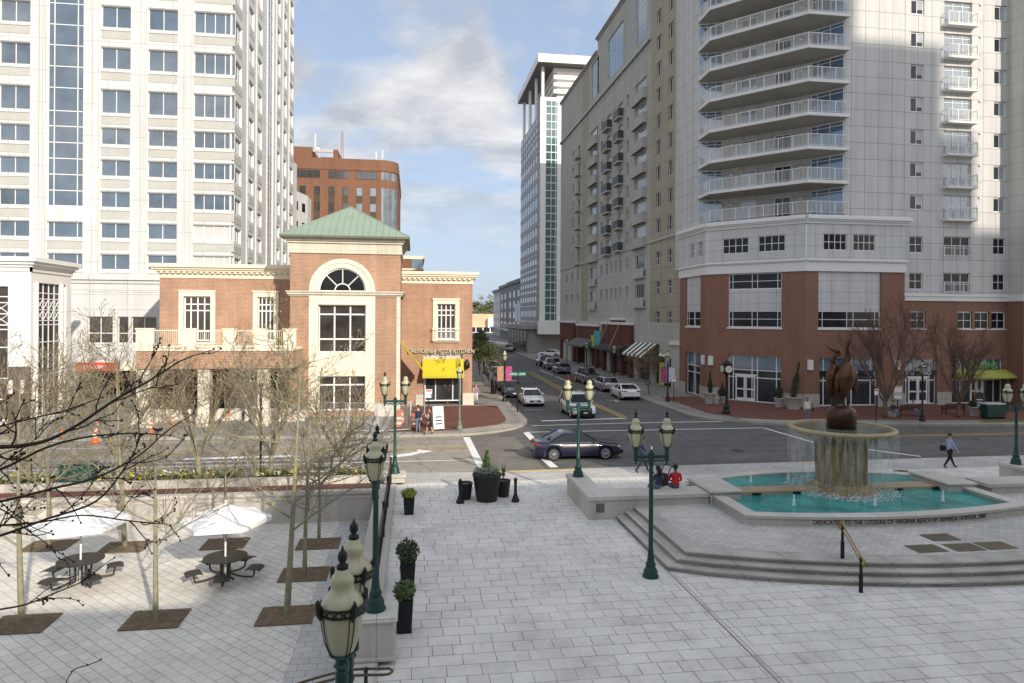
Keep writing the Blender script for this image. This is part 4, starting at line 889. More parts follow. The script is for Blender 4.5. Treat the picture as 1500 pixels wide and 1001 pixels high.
mb=MB(); mb.wbox(WX,LL-32,LL-28.8,3.2,5.6,.6,.68); mb.build('hanging_sign',pm('sign_turquoise',(.05,.35,.48),.5),lb); mb=MB(); mb.wbox(WX,LL-33.4,LL-31.6,3.1,4.9,.69,.76); mb.build('hanging_sign',pm('sign_lime',(.42,.48,.06),.5),lb)
mb=MB(); mb.wbox(WX,LL-6.2,LL-4.8,.1,2.6,.05,.12); mb.wbox(WX,LL-10.3,LL-8.8,.1,2.9,-.3,-.2); mb.build('poster',pm('poster_lime',(.45,.5,.08),.5,.3,2),lb)
mb=MB(); mb.wbox(WX,LL-4.5,LL-3.3,.5,3.3,.05,.12); mb.build('poster',pm('poster_blue',(.30,.42,.55),.5,.2,2),lb)
# ================================================================ glass tower with the flat roof canopy
gt=thing('glass_tower','slender glass and white tower with a flat projecting roof slab on thin columns','glass tower',(30,150,0))
GX,GY=25.9,140.0; GE=atx(763,300,GX).y; WGs=W(GX,GE,GX,GY); WGf=W(GX,GY,GX+22,GY); gl=WGs.L; gz=lambda px,y: aty(px,y,GY).z
ztop=gz(795,142); fx=lambda px: aty(px,300,GY).x-GX; zc_=gz(795,84); zfoot=gz(790,470)
mb=MB(); f1_,f2_=fx(799),fx(816)
mb.wall(WGf,0,f1_,zfoot,ztop,[],.2,0); mb.wall(WGf,f2_,22,zfoot,ztop,[],.2,0); mb.wall(WGs,0,gl,zfoot-3,ztop-3,[],.2,1); mb.wall(WGs,gl-4,gl,ztop-3,ztop,[],.2,1)
mb.wall(WGf,f1_,f2_,ztop-.8,ztop,[],.2,0)
for z in range(int(zfoot)+3,int(ztop)-2,3): mb.wbox(WGs,0,gl,z,z+.9,-.02,.06,1)
mb.wbox(WGf,-.3,22,zfoot-2.8,zfoot,-1,.9,0)
mb.build('wall',[white,pm('tower_grey_wall',(.33,.33,.34),.6,.1,2)],gt)
glz=MB(); glz.wquad(WGf,f1_,f2_,zfoot,ztop-.8,-.1); o=glz.build('glazing',gl_teal,gt); mb=MB()
for z in [zfoot+1.6*i for i in range(int((ztop-.8-zfoot)/1.6)+1)]: mb.wbox(WGf,f1_,f2_,z-.1,z+.1,-.09,.0)
for f in (.0,.48,.86): s_=f1_+(f2_-f1_)*f; mb.wbox(WGf,s_-.07,s_+.07,zfoot,ztop-.8,-.085,.01)
mb.build('mullion',pm('mullion_grey',(.55,.6,.6),.4),o)
sg=MB(); mu=MB(); n=7
for i in range(n):
    a=1.0+(gl-3.0)*i/n; sg.wquad(WGs,a,a+(gl-3)/n*.62,zfoot+1,ztop-3.5,.03)
o=sg.build('glazing',gl_skyblue,gt)
for z in [zfoot+3.3*i for i in range(int((ztop-3.5-zfoot)/3.3))]: mu.wbox(WGs,.5,gl-.5,z,z+.8,.02,.07)
mu.build('spandrel_panel',MATS['tower_grey_wall'],o)
mb=MB(); x1=GX+fx(788)-.1; y_near=GY-1.2; mb.box(GX-3.5+2.6,GX+22,GY-2.0,GE+.5,zc_-2.0+.3,zc_); mb.build('roof_canopy',white,gt)
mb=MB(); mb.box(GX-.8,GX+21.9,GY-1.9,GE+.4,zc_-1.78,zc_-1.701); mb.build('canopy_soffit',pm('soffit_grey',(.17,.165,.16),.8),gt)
for y in (GY+.6,GY+8,GY+16,GE-1.0):
    mb=MB(); mb.tube([(GX+.55,y,ztop-6),(GX+.55,y,zc_-1.8)],.35,10); mb.build('column',white,gt)
mb=MB(); 
for i in range(5): z=ztop+1+i*1.5; mb.box(GX+f2_-.8,GX+21,GY+.3,GE-3,z,z+.85)
mb.box(GX+f2_,GX+20.8,GY+1,GE-4,ztop-1,zc_-1.9); mb.build('louvre_screen',[white],gt)
# podium of the glass tower
mb=MB(); mb.box(GX-1.6,GX+20,GY+4,GE+10,-.1,5.0); mb.build('podium',pm('podium_grey',(.34,.33,.32),.7,.1,1),gt)
mb=MB(); mb.box(GX-3.2,GX+20,GY+3,GE+12,5.0,5.9); mb.build('podium_canopy',pm('podium_band',(.42,.40,.38),.7,.1,1),gt)
WPd=W(GX-1.6,GE+10,GX-1.6,GY+4)
for i in range(6): add_window(gt,WPd,1+i*4.8,.2,3.9,4.4,(.33,.67),(.6,),darkf,gl_shop,-.06,.08,.08,two=False)
WPe=W(GX,GE+10,GX,GY+1)
for i in range(6): add_window(gt,WPe,1.0+i*5.2,6.3,4.4,4.6,(.33,.67),(.35,.68),greyf,gl_light,-.06,.1,.1,two=False)
mb=MB(); mb.box(GX,GX+20,GY+.02,GE+9,5.91,zfoot-2.9); mb.build('wall',MATS['podium_grey'],gt)
# ================================================================ grey mid-rise flats beyond
spec=[(723.5,734,422,.30),(733.5,746,414,.22),(745,763,407,.27)]
gyA=[262,228,196]
labels=['farthest of the three grey flats at the street end, with pale balconies','middle of the three grey flats beyond the glass tower','nearest of the three grey flats, directly left of the glass tower']
flat_dark=pm('flat_dark_grey',(.16,.165,.175),.7,.1,1); flat_pale=pm('flat_pale_grey',(.42,.42,.42),.7,.1,1)
for k,((p0,p1,yt,tone),Y) in enumerate(zip(spec,gyA)):
    fx0=aty(p0,450,Y+28).x; fx1=aty(p1,450,Y).x+3; z1=aty(p0,yt,Y).z
    fb=thing('mid_rise_flats',labels[k],'flats',((fx0+fx1)/2,Y,0),0,'grey flats along the far street'); Wf=W(fx0,Y,fx1+4,Y)
    mb=MB(); mb.box(fx0,fx1+12,Y,Y+30,0,z1-1.0); mb.build('wall',flat_dark if k!=0 else flat_pale,fb)
    mb=MB(); mb.box(fx0-.6,fx1+12,Y-.6,Y+30,z1-1.0,z1); mb.build('roof',flat_dark,fb)
    mb=MB(); mb.box(fx0+ (fx1-fx0)*.3,fx1-(fx1-fx0)*.25,Y-.5,Y-.02,3,z1-2.5); mb.build('bay',flat_pale,fb)
    for i in range(4):
        z=4+i*(z1-6)/4; ww=(fx1-fx0)
        add_window(fb,Wf,ww*.36,z,ww*.35,2.0,(.5,),(.6,),whitef,gl_light,-.56,.1,.1,two=False); add_window(fb,Wf,ww*.78,z,ww*.18,2.2,(),(),whitef,gl_light,-.06,.1,.1,two=False)
    WfL=W(fx0,Y+30,fx0,Y)
    for i in range(4):
        for j in range(3): add_window(fb,WfL,4+j*9,4+i*(z1-6)/4,3.5,2.0,(.5,),(),whitef,gl_light,-.06,.1,.1,two=False)
    mb=MB(); mb.box(fx0-1.5,fx1,Y-1.2,Y+30,3.0,3.5); mb.build('street_canopy',flat_pale,fb)
# low beige store closing the street
st=thing('beige_store','low peach coloured store with white front closing the far end of the street','store',(30,330,0))
YS=330; x0,x1=aty(640,470,YS).x,aty(724,470,YS).x; z1=aty(700,460,YS).z; mb=MB(); mb.box(x0,x1,YS,YS+40,0,z1); mb.build('wall',pm('peach_wall',(.62,.42,.27),.8,.08,.3),st)
mb=MB(); zz_=aty(700,480,YS).z; mb.box(x0,x1-1,YS-2,YS-.05,0,zz_); mb.box(aty(714,470,YS).x,x1+.2,YS-2.5,YS-.06,zz_,aty(718,466,YS).z); mb.build('front_wall',white,st)
mb=MB()
for i in range(8): mb.box(x0+5+i*((x1-x0)/8),x0+8+i*((x1-x0)/8),YS-2.05,YS-1.99,.3,2.6)
mb.build('window',gl_shop,st); 
# ================================================================ unseen buildings behind the camera, shaped to cast the shade over the plaza
hb=thing('hotel_block','unseen pale hotel block behind the viewpoint, shaped to shade the plaza','hotel',(10,-10,0))
mb=MB(); Wh=W(42,-1.6,9.0,-1.6)
hs=[(2+i*4,4.4+i*4,1.2+j*3.6,3.2+j*3.6) for i in range(7) for j in range(4)]
mb.wall(Wh,0,Wh.L,0,17.2,hs,.2); mb.box(9.0,42,-22,-1.62,16.9,17.15); mb.wall(W(9,-1.6,9,-22),0,20.4,-1.1,17.2)
Wi=W(9.0,-2.2,-28,-2.2); hs2=[(2+i*4,4.4+i*4,.8+j*3.4,2.8+j*3.4) for i in range(8) for j in range(2)]
mb.wall(Wi,0,Wi.L,-1.1,11.6,hs2,.2); mb.box(-28,9.0,-22,-2.22,11.3,11.55); mb.wall(W(-28,-2.2,-28,-22),0,19.8,-1.1,11.6); mb.build('wall',panelw,hb)
for h in hs: add_window(hb,Wh,h[0],h[2],2.4,2,(.5,),(),whitef,gl_dark,.1,two=False)
for h in hs2: add_window(hb,Wi,h[0],h[2],2.4,2,(.5,),(),whitef,gl_dark,.1,two=False)
tb=thing('high_rise_tower','unseen tall high-rise behind the hotel block, stepped to shape its shade','high-rise',(45,-25,0))
mb=MB(); Y0,Y1=-40,-15
mb.box(42.7,60,-38,Y1,16.3,41); mb.box(60.002,68.6,-38,Y1,-.1,86); mb.box(68.602,77.1,Y0,Y1-.1,-.1,68.7); mb.box(77.102,80.4,Y0,Y1-.2,-.1,61.2); mb.box(80.402,83.9,Y0,Y1-.3,-.1,52.7); mb.box(42.71,59.99,-37.9,Y1,-.1,16.29)
mb.build('wall',panelw,tb); mb=MB()
for j in range(6):
    for i in range(4): mb.box(43.5+i*4.1,46.1+i*4.1,Y1+.01,Y1+.05,18+j*3.6,20+j*3.6)
mb.build('window_band',gl_dark,tb)
# ================================================================ fountain court
def arcY(cx,cy,R,x0,x1,n,top=False):
    return [(x0+(x1-x0)*i/n,cy+(1 if top else -1)*math.sqrt(R*R-(x0+(x1-x0)*i/n-cx)**2)) for i in range(n+1)]
FX=17.2
def stepo(i): 
    R=22.5-i; return [(7.54+i,24.9),(7.54+i,19.41+i*.45),(8.6+i*.55,39.6-math.sqrt(R*R-(8.6+i*.55-FX)**2))]+arcY(FX,39.6,R,9.6,24.8,24)[0:]+[(25.8-i*.55,39.6-math.sqrt(R*R-(8.6+i*.55-FX)**2)),(26.86-i,19.41+i*.45),(26.86-i,24.9)]
fs=thing('fountain_steps','three curved stone steps and paved platform in front of the fountain pool','steps',(FX,20,0))
stepm=brickm('step_stone',(.54,.515,.47),(.47,.45,.41),(.28,.26,.235),1.45,30,.012,floor=True,stain=.35,bump=.1,sscale=.8)
stepr=brickm('step_riser',(.40,.38,.345),(.35,.33,.30),(.17,.16,.15),1.45,30,.012,stain=.4,bump=.1)
for k in range(3):
    mb=MB(); o=stepo(.34*k); mb.prism(o,.15*k+.0015,.15*(k+1)-.05,1,1,False); o2=stepo(.34*k-.035); mb.prism(o2,.15*(k+1)-.049,.15*(k+1),0); mb.build('step',[stepm,stepr],fs)
mb=MB(); mb.sheet(stepo(1.25),.455); mb.build('platform_paving',platm,fs)
fw=thing('fountain','tiered fountain with gold-brown pedestal bowl and turquoise pool','fountain',(FX,25.5,.45))
def loop_wall(mb,outer,inner,z0,z1,mi=0,mt=1):
    n=len(outer)
    for i in range(n-1):
        j=i+1; a,b=outer[i],outer[j]; c,d=inner[i],inner[j]
        mb.add([(*a,z0),(*b,z0),(*b,z1),(*a,z1)],[(0,1,2,3)],mi); mb.add([(*c,z0),(*d,z0),(*d,z1),(*c,z1)],[(3,2,1,0)],mi)
        mb.add([(*a,z1),(*b,z1),(*d,z1),(*c,z1)],[(0,1,2,3)],mt)
RX0,RX1=11.3,22.3; FX0=FX; FX=16.8
front=[(RX0,25.2)]+arcY(FX,41.4,20.2,RX0,RX1,30)+[(RX1,25.2)]
frin=[(RX0+.42,25.2)]+[(x,y+.42) for x,y in arcY(FX,41.4,20.2,RX0+.42,RX1-.42,30)]+[(RX1-.42,25.2)]
back=[(23.9,25.86)]+arcY(FX,17.25,11.3,23.85,9.75,30,True)+[(9.7,25.86)]
bkin=[(23.3,25.87)]+arcY(FX,17.25,10.78,23.25,10.35,30,True)+[(10.3,25.87)]
mb=MB(); loop_wall(mb,front,frin,.45,.70); loop_wall(mb,back,bkin,0,.74)
mb.build('pool_rim',[limest,limetop],fw)
mb=MB()
fo2=[(RX0-.05,25.2)]+[(x,y-.05) for x,y in arcY(FX,41.4,20.2,RX0-.05,RX1+.05,30)]+[(RX1+.05,25.2)]
fi2=[(RX0+.47,25.2)]+[(x,y+.47) for x,y in arcY(FX,41.4,20.2,RX0+.47,RX1-.47,30)]+[(RX1-.47,25.2)]
loop_wall(mb,fo2,fi2,.701,.79,0,1); mb.build('pool_coping',[limest,limetop],fw); FX=FX0
wt_=NT('pool_water'); p=wt_.pos(); wt_.l(wt_.mix(wt_.ramp(wt_.noise(p,.9,5),[(.35,(0,0,0)),(.7,(1,1,1))]),(.008,.19,.19),(.05,.44,.40)),wt_.b.inputs['Base Color']); wt_.setb(.05,0,.6); wt_.bump(wt_.noise(p,5,4,.65),.8,.05); water=wt_.m
mb=MB(); mb.sheet(frin[:1]+frin[1:],.61); o=mb.build('pool_water',water,fw)
mb=MB(); mb.sheet(bkin,.66); mb.build('pool_water',water,fw)
gold=brickm('gold_mosaic',(.42,.275,.085),(.29,.19,.06),(.2,.15,.07),.09,.06,.006,stain=.45,bump=.2,sscale=1.6,rough=.4)
tanw=pm('wet_tan_stone',(.36,.29,.19),.5,.2,2)
for sgn in (-1,1):
    mb=MB(); a,b=sorted((FX+sgn*5.0,FX+sgn*1.1)); mb.box(a,b,25.06,25.90,.45,.735); d=mb.build('weir_wall',tanw,fw)
    for q in (2.2,3.9): mb=MB(); x=FX+sgn*q; mb.bbox(x-.17,x+.17,24.97,25.055,.58,.70,.01); mb.build('scupper',black,d)
    mb=MB(); a,b=sorted((16.8+sgn*5.6,16.8+sgn*4.4)); mb.bbox(a,b,24.5,26.7,.4,.86,.03); mb.bbox(a-.06,b+.06,24.44,26.76,.862,.97,.03); mb.build('pier_block',[limetop],fw)
mb=MB()
prof=[(1.4,.45),(1.4,.62),(1.25,.74),(1.08,.82),(1.0,.95)]
mb.lathe(prof,32,FX,25.5); mb.lathe([(1.02,2.42),(1.08,2.52),(1.18,2.6),(1.48,2.73),(1.83,2.86),(1.96,2.96),(2.0,3.05),(1.96,3.12),(1.83,3.13),(1.74,3.05)],48,FX,25.5,0,False)
n=24
for i in range(n):   # fluted shaft: alternating flat pilasters and recessed mosaic panels
    a0,a1=2*math.pi*i/n,2*math.pi*(i+1)/n; r=.92 if i%3 else .97
    P=[(FX+r*math.cos(a0),25.5+r*math.sin(a0)),(FX+r*math.cos(a1),25.5+r*math.sin(a1)),(FX+.8*math.cos(a1),25.5+.8*math.sin(a1)),(FX+.8*math.cos(a0),25.5+.8*math.sin(a0))]
    mb.prism(P,.94,2.46)
mb.build('pedestal',gold,fw,loc=(0,0,0)); smooth=True
stone_g=pm('gold_stone',(.36,.285,.165),.45,.2,3)
mb=MB(); mb.lathe([(1.9,2.99),(2.0,3.01),(2.05,3.08),(2.0,3.15),(1.86,3.16),(1.8,3.09)],56,FX,25.5,0,False); mb.build('bowl_rim',stone_g,fw,smooth=True)
mb=MB(); mb.lathe([(.01,3.095),(1.83,3.10)],40,FX,25.5,0,False); mb.build('bowl_water',pm('bowl_water',(.13,.15,.12),.08,.2,3,.1,0,.7),fw)
# falling water, spray and small jets
fv=NT('falling_water'); p=fv.pos(); mp=fv.n('ShaderNodeMapping'); mp.inputs['Scale'].default_value=(5,5,.5); fv.l(p,mp.inputs[0]); a=fv.ramp(fv.noise(mp.outputs[0],1.6,5,.7),[(.40,(.0,)*3),(.85,(.5,)*3)])
tr=fv.n('ShaderNodeBsdfTransparent'); ms=fv.n('ShaderNodeMixShader'); fv.l(a,ms.inputs[0]); fv.l(tr.outputs[0],ms.inputs[1]); fv.l(fv.b.outputs[0],ms.inputs[2]); fv.l(ms.outputs[0],fv.out.inputs[0]); fv.b.inputs['Base Color'].default_value=(.8,.85,.88,1); fv.setb(.3)
mb=MB(); mb.lathe([(2.04,3.03),(2.06,2.7),(2.05,2.0),(2.02,1.3),(1.98,.64)],64,FX,25.5,0,False); mb.build('falling_water',fv.m,fw,smooth=True)
foamm=pm('foam_white',(.75,.80,.80),.6,.1,8); rnd=random.Random(3); mb=MB()
for i in range(1500):
    a=rnd.uniform(0,6.283); r=rnd.gauss(1.95,.16) if i%3 else rnd.gauss(1.5,.1); mb.ball((FX+r*math.cos(a),25.5+r*math.sin(a)*.98,.625+abs(rnd.gauss(0,.035))*(1 if i%5 else 3)),rnd.uniform(.006,.026),4)
o=mb.build('splash_foam',foamm,fw); o['kind']='stuff'
for px,py in ((1155,704),(1100,708),(1163,742),(1282,742),(1381,736),(1240,700)):
    c=at(px,py,.62); mb=MB(); mb.lathe([(.05,0),(.07,.05),(.04,.15),(.05,.24),(.02,.34),(.035,.38),(.008,.45)],7); mb.build('water_jet',foamm,fw,smooth=True,loc=c)
me=text_mesh('DEDICATED TO THE CITIZENS OF VIRGINIA BEACH BY ARMADA HOFFLER, 2007',.15,.006); me.materials.clear()
tx=[v.co.x for v in me.vertices]; wd=max(tx)-min(tx); span=6.6; R=20.2
for v in me.vertices:
    x,y,z=v.co; a=(x/wd*span-.05)/R; rr=R+.012+z; v.co=(16.8+rr*math.sin(a),41.4-rr*math.cos(a),.53+y)
me.materials.append(pm('carved_letter',(.05,.04,.03),.7)); link('dedication_lettering',me,fw)
# heron sculpture
hs_=thing('heron_sculpture','bronze sculpture of two herons, one with beak raised, on the fountain bowl','sculpture',(FX,25.5,3.3))
br_=pm('bronze',(.085,.042,.022),.38,.5,2.2,.1,.75,.5); dkb=pm('bronze_base',(.06,.028,.018),.3,.4,2,.1,.5)
O=lambda x,z,y=0: (FX+.03+x,25.5+y,z)
mb=MB(); mb.lathe([(.56,3.08),(.57,3.72),(.50,3.86),(.36,3.98),(.15,4.03)],28,FX,25.5); mb.build('base',dkb,hs_,smooth=True)
def sm(pts,rad,k=4):
    P=[Vector(p) for p in pts]; out=[];ro=[]
    for i in range(len(P)-1):
        p0,p1,p2,p3=P[max(i-1,0)],P[i],P[i+1],P[min(i+2,len(P)-1)]
        for j in range(k):
            t=j/k; out.append(.5*((2*p1)+(p2-p0)*t+(2*p0-5*p1+4*p2-p3)*t*t+(3*p1-p0-3*p2+p3)*t**3)); ro.append(rad[i]+(rad[i+1]-rad[i])*t)
    out.append(P[-1]); ro.append(rad[-1]); return out,ro
def bird(dy,body,neck,beak,wings,legs):
    mb=MB()
    for pts,rad,nn in [body,neck,beak]+wings: p,r=sm([O(x,z,y+dy) for x,z,y in pts],rad); mb.tube(p,r,nn)
    for pts in legs: mb.tube([O(x,z,y+dy) for x,z,y in pts],[.06,.04,.035,.05],7)
    mb.build('heron',br_,hs_,smooth=True)
bird(-.12,([(.1,5.85,.05),(.08,5.6,0),(.03,5.15,-.05),(0,4.75,-.02),(-.02,4.25,.08)],[.10,.27,.36,.27,.06],14),
 ([(.1,5.7,0),(.16,6.05,-.03),(.1,6.35,-.03),(.16,6.6,-.05),(.2,6.7,-.06)],[.16,.10,.075,.085,.08],10),
 ([(.2,6.68,-.06),(.24,6.83,-.07),(.30,7.02,-.08)],[.07,.04,.008],8),
 [([(.15,5.6,.0),(.38,5.25,.05),(.5,4.8,.08),(.56,4.35,.1)],[.12,.2,.15,.02],10),([(-.05,5.5,.0),(-.22,5.2,.02),(-.3,4.8,.03),(-.28,4.4,.05)],[.1,.17,.13,.02],10)],
 [[(.06,4.7,0),(.12,4.4,-.05),(.16,4.15,.0),(.2,3.9,.0)],[(-.04,4.6,0),(-.02,4.3,-.06),(-.04,4.1,-.05),(-.05,3.95,-.12)]])
bird(.22,([(-.2,5.75,0),(-.25,5.45,0),(-.27,5.05,0),(-.3,4.7,0),(-.36,4.35,0)],[.1,.22,.28,.2,.04],12),
 ([(-.2,5.6,0),(-.3,5.85,-.05),(-.22,6.02,-.08),(-.08,6.08,-.1),(-.12,6.22,-.1),(-.24,6.2,-.1)],[.14,.1,.085,.085,.09,.08],10),
 ([(-.22,6.2,-.1),(-.42,6.28,-.1),(-.70,6.46,-.1)],[.075,.045,.008],8),
 [([(-.3,5.5,-.1),(-.44,5.15,-.12),(-.5,4.75,-.1),(-.5,4.35,-.05)],[.1,.18,.14,.02],10)],
 [[(-.2,4.7,0),(-.24,4.4,-.05),(-.22,4.15,0),(-.24,3.9,-.1)],[(-.3,4.6,0),(-.32,4.3,-.06),(-.33,4.1,-.02),(-.34,3.85,-.1)]])
# seat walls either side
for sgn,lab,x0 in ((-1,'L-shaped limestone seat wall left of the pool, with a small square plaque',6.45),(1,'limestone seat wall right of the pool, under the right-hand twin lamp',27.95)):
    sw=thing('seat_wall',lab,'wall',(x0,25,0)); X=lambda d: x0-sgn*d
    b=lambda d0,d1: tuple(sorted((X(d0),X(d1))))
    mb=MB(); a0,a1=b(.05,4.7); mb.box(a0,a1,24.62,25.7,0,.72); c0,c1=b(.05,.75); mb.box(c0,c1,25.701,28.4,0,.72); mb.build('wall',limest,sw)
    mb=MB(); a0,a1=b(0,4.9); 
    P=[(X(0),24.57),(X(4.88),24.57),(X(4.88),25.75),(X(.8),25.75),(X(.8),28.45),(X(0),28.45)]
    if sgn>0: P=P[::-1]
    mb.prism(P,.722,.86); mb.build('coping',limetop,sw)
    if sgn<0: mb=MB(); mb.box(6.75,7.05,24.59,24.619,.28,.6); mb.build('plaque',pm('plaque_grey',(.12,.12,.12),.4,.2,6),sw)
# flat bronze plates in the platform
plm=pm('bronze_plate',(.11,.09,.065),.45,.3,2.5,.15,.4)
for px,py,l in ((1377,787.5,'dark bronze floor plate alone in the rear row on the fountain platform'),(1357,804,'dark bronze floor plate, leftmost of the front row of three'),(1412,802,'dark bronze floor plate, middle of the front row of three'),(1458,799.5,'dark bronze floor plate, rightmost of the front row of three')):
    c=at(px,py,.458); mb=MB(); mb.bbox(-.5,.5,-.33,.33,0,.012,.004); o=mb.build('floor_plate',plm,None,loc=c); tag(o,l,'floor plate','bronze plates in the platform')
c=at(1324,692,0); mb=MB(); mb.lathe([(.45,.002),(.45,.02),(.4,.026)],20); tag(mb.build('manhole_cover',plm,None,loc=c),'round dark manhole cover in the pale paving behind the fountain','manhole cover')
# brass handrail on the steps
hr=thing('step_handrail','black and brass looped handrail on the curved fountain steps','handrail',tuple(at(1261,868,0)))
p0=at(1261,868,0); p1=at(1234,818,.45); brass=pm('brass',(.28,.20,.07),.35,.3,5,0,.7)
for k,(p,h) in enumerate(((p0,.98),(p1,1.0))):
    mb=MB(); q=p; mb.lathe([(.055,0),(.055,.5),(.04,.52),(.04,h)],10,q.x,q.y); o=mb.build('post',black,hr); o.location.z+=q.z
mb=MB()
for dx in (-.0,):
    d=(p1-p0); d.z=0; d.normalize(); a=p0+Vector((0,0,.98)); b=p1+Vector((0,0,1.0))
    pts=[b+d*.28-Vector((0,0,.18)),b+d*.3-Vector((0,0,.04)),b+d*.2,b,a,a-d*.22-Vector((0,0,.02)),a-d*.28-Vector((0,0,.1)),a-d*.2-Vector((0,0,.16)),a-Vector((0,0,.14)),b-Vector((0,0,.16)),b+d*.2-Vector((0,0,.2)),b+d*.28-Vector((0,0,.18))]
    mb.tube(sm(pts,[.022]*len(pts))[0],.022,8)
mb.build('rail',brass,hr)
# ================================================================ sunken terrace: walls, planter, railing
tw=thing('terrace_wall','long pale limestone retaining wall at the back of the sunken terrace','wall',(-20,29.3,TZ))
mb=MB(); mb.box(-40,-1.5,29.32,30.6,TZ,.06); mb.build('wall',limest,tw)
mb=MB(); mb.box(-40,-1.5,29.27,29.62,.062,.19); mb.box(-40,-1.5,29.29,29.315,-.12,-.06); mb.build('coping',limetop,tw)
mb=MB(); mb.sheet([(-40,29.62),(-1.5,29.62),(-1.5,30.62),(-40,30.62)],.17); mb.build('brick_ledge',redpav,tw)
pl=thing('planter_bed','long raised planter bed with pale kerb between terrace and street','planter',(-20,31.2,0))
mb=MB(); mb.box(-40,-1.5,30.62,30.82,-.1,.5); mb.box(-40,-1.5,31.95,32.1,-.1,.45); mb.box(-1.7,-1.5,30.821,31.949,-.1,.5); mb.build('kerb',limetop,pl)
mb=MB(); mb.sheet([(-40,30.8),(-1.6,30.8),(-1.6,31.97),(-40,31.97)],.42); mb.build('soil',mulch,pl)
rnd=random.Random(11); mb=MB()
for i in range(4200):
    x=rnd.uniform(-39,-1.8); y=rnd.uniform(30.85,31.9); 
    if math.sin(x*1.9)+math.sin(x*.7+2)<-.9: continue
    r=rnd.random(); mi=0 if r<.62 else 1 if r<.86 else 2; z=.42+rnd.uniform(.02,.26)+(.05 if mi else 0); s_=rnd.uniform(.04,.09) if mi==0 else rnd.uniform(.03,.055)
    a=rnd.uniform(0,6.28); t=rnd.uniform(-.7,.7); u=Vector((math.cos(a),math.sin(a),t*.5))*s_; v=Vector((-math.sin(a),math.cos(a),rnd.uniform(.2,1)))*s_; c=Vector((x,y,z)); mb.add([c-u-v,c+u-v,c+u*.6+v,c-u*.6+v],[(0,1,2,3)],mi)
leafm=pm('bed_leaf',(.10,.13,.035),.7,.5,6); tag(mb.build('flowers',[leafm,pm('petal_yellow',(.62,.48,.03),.7,.2,6),pm('petal_white',(.7,.7,.66),.7)]),'yellow and white pansies filling the raised planter bed','flowers',kind='stuff')
wf=thing('hoop_fence','low black wire hoop fence along the street side of the planter','fence',(-20,32,.45))
mb=MB(); 
for i in range(90):
    x=-39+i*.42; mb.tube([(x,32.02,.45),(x,32.02,.92),(x+.07,32.02,1.02),(x+.21,32.02,1.07),(x+.35,32.02,1.02),(x+.42,32.02,.92)],.012,3,cap=False)
mb.box(-39,-1.8,32.01,32.03,.6,.62); mb.box(-39,-1.8,32.01,32.03,.88,.9); mb.build('hoops',black,wf)
for i in range(9): mb=MB(); mb.box(-37.3+i*4.2,-37.24+i*4.2,32.035,32.07,.45,1.1); mb.build('post',black,wf)
c=at(110,706,.45); gb=thing('utility_cabinet','dark green utility cabinet standing in the planter bed','cabinet',(c.x,31.4,.42))
gm=pm('cabinet_green',(.02,.08,.06),.5,.2,2); mb=MB(); mb.bbox(-.65,.65,-.3,.3,0,.72,.03); mb.bbox(-.69,.69,-.34,.34,.722,.80,.02); mb.build('body',gm,gb,world=False); mb=MB()
for x in (-.42,0,.42): mb.box(x-.19,x+.19,-.32,-.305,.08,.66)
mb.build('door_panel',gm,gb,world=False)
# side retaining wall, plinths and railing on the plaza edge
sw=thing('terrace_side_wall','limestone side wall between sunken terrace and upper plaza','wall',(-1.2,15,TZ))
mb=MB(); mb.box(-1.5,-1.02,2,30.6,TZ,.03); mb.build('wall',limest,sw); mb=MB(); mb.box(-1.55,-.72,2,30.65,.032,.1); mb.build('coping',limetop,sw)
PLY=(7.5,15.3,31.2)
for y,l in zip(PLY,('limestone lamp plinth nearest the camera, at the bottom edge','limestone lamp plinth beside the black planters, below the tall green post','limestone lamp plinth at the street corner of the terrace')):
    hh=1.02 if y<20 else .42; p=thing('lamp_plinth',l,'plinth',(-.8,y,.1)); mb=MB(); mb.bbox(-.42,.42,-.42,.42,0,hh-.19,.02); mb.bbox(-.46,.46,-.46,.46,0,.09,.02); mb.build('shaft',limest,p,world=False); mb=MB(); mb.bbox(-.5,.5,-.5,.5,hh-.188,hh-.1,.03); mb.bbox(-.48,.48,-.48,.48,hh-.098,hh-.07,.01); mb.build('cap',limetop,p,world=False)
rl=thing('iron_railing','black iron railing with scroll infill along the edge of the sunken terrace','railing',(-.95,23,.1)); mb=MB()
mb.box(-.99,-.93,15.85,30.7,1.08,1.13); mb.box(-.98,-.94,15.85,30.7,.9,.93); mb.box(-.98,-.94,15.85,30.7,.2,.23)
n=int((30.6-15.9)/.14)
for i in range(n): y=15.93+i*.14; mb.box(-.97,-.95,y-.009,y+.009,.23,.9)
mb.build('pickets',black,rl); mb=MB()
for i in range(n//2):
    y=15.93+i*.28; mb.tube([(-.96+.05*math.cos(t),y+.14+.055*math.cos(t*1.0),1.0+.055*math.sin(t)) for t in [k*.9 for k in range(8)]],.009,3,cap=False)
mb.build('scrolls',black,rl)
for y in (15.95,19.6,23.3,27,30.6): mb=MB(); mb.box(-1.0,-.92,y-.04,y+.04,.1,1.2); mb.ball((-.96,y,1.25),.06,8); mb.build('post',black,rl)
c=at(570,984,.95); hr2=thing('stair_handrail','bronze looped handrail end by the plinth at the bottom edge','handrail',(c.x-.5,c.y,0))
mb=MB(); z=.95; pts=[(-2.6,c.y-.12,z-.3),(-1.3,c.y-.1,z),(c.x-.1,c.y-.1,z),(c.x+.02,c.y-.06,z),(c.x+.06,c.y+.02,z),(c.x,c.y+.1,z),(c.x-.1,c.y+.12,z),(-1.3,c.y+.12,z),(-2.6,c.y+.1,z-.3)]; mb.tube(sm(pts,[.025]*9)[0],.025,8); mb.build('rail',pm('rail_bronze',(.12,.09,.06),.4,.2,4,0,.6),hr2)
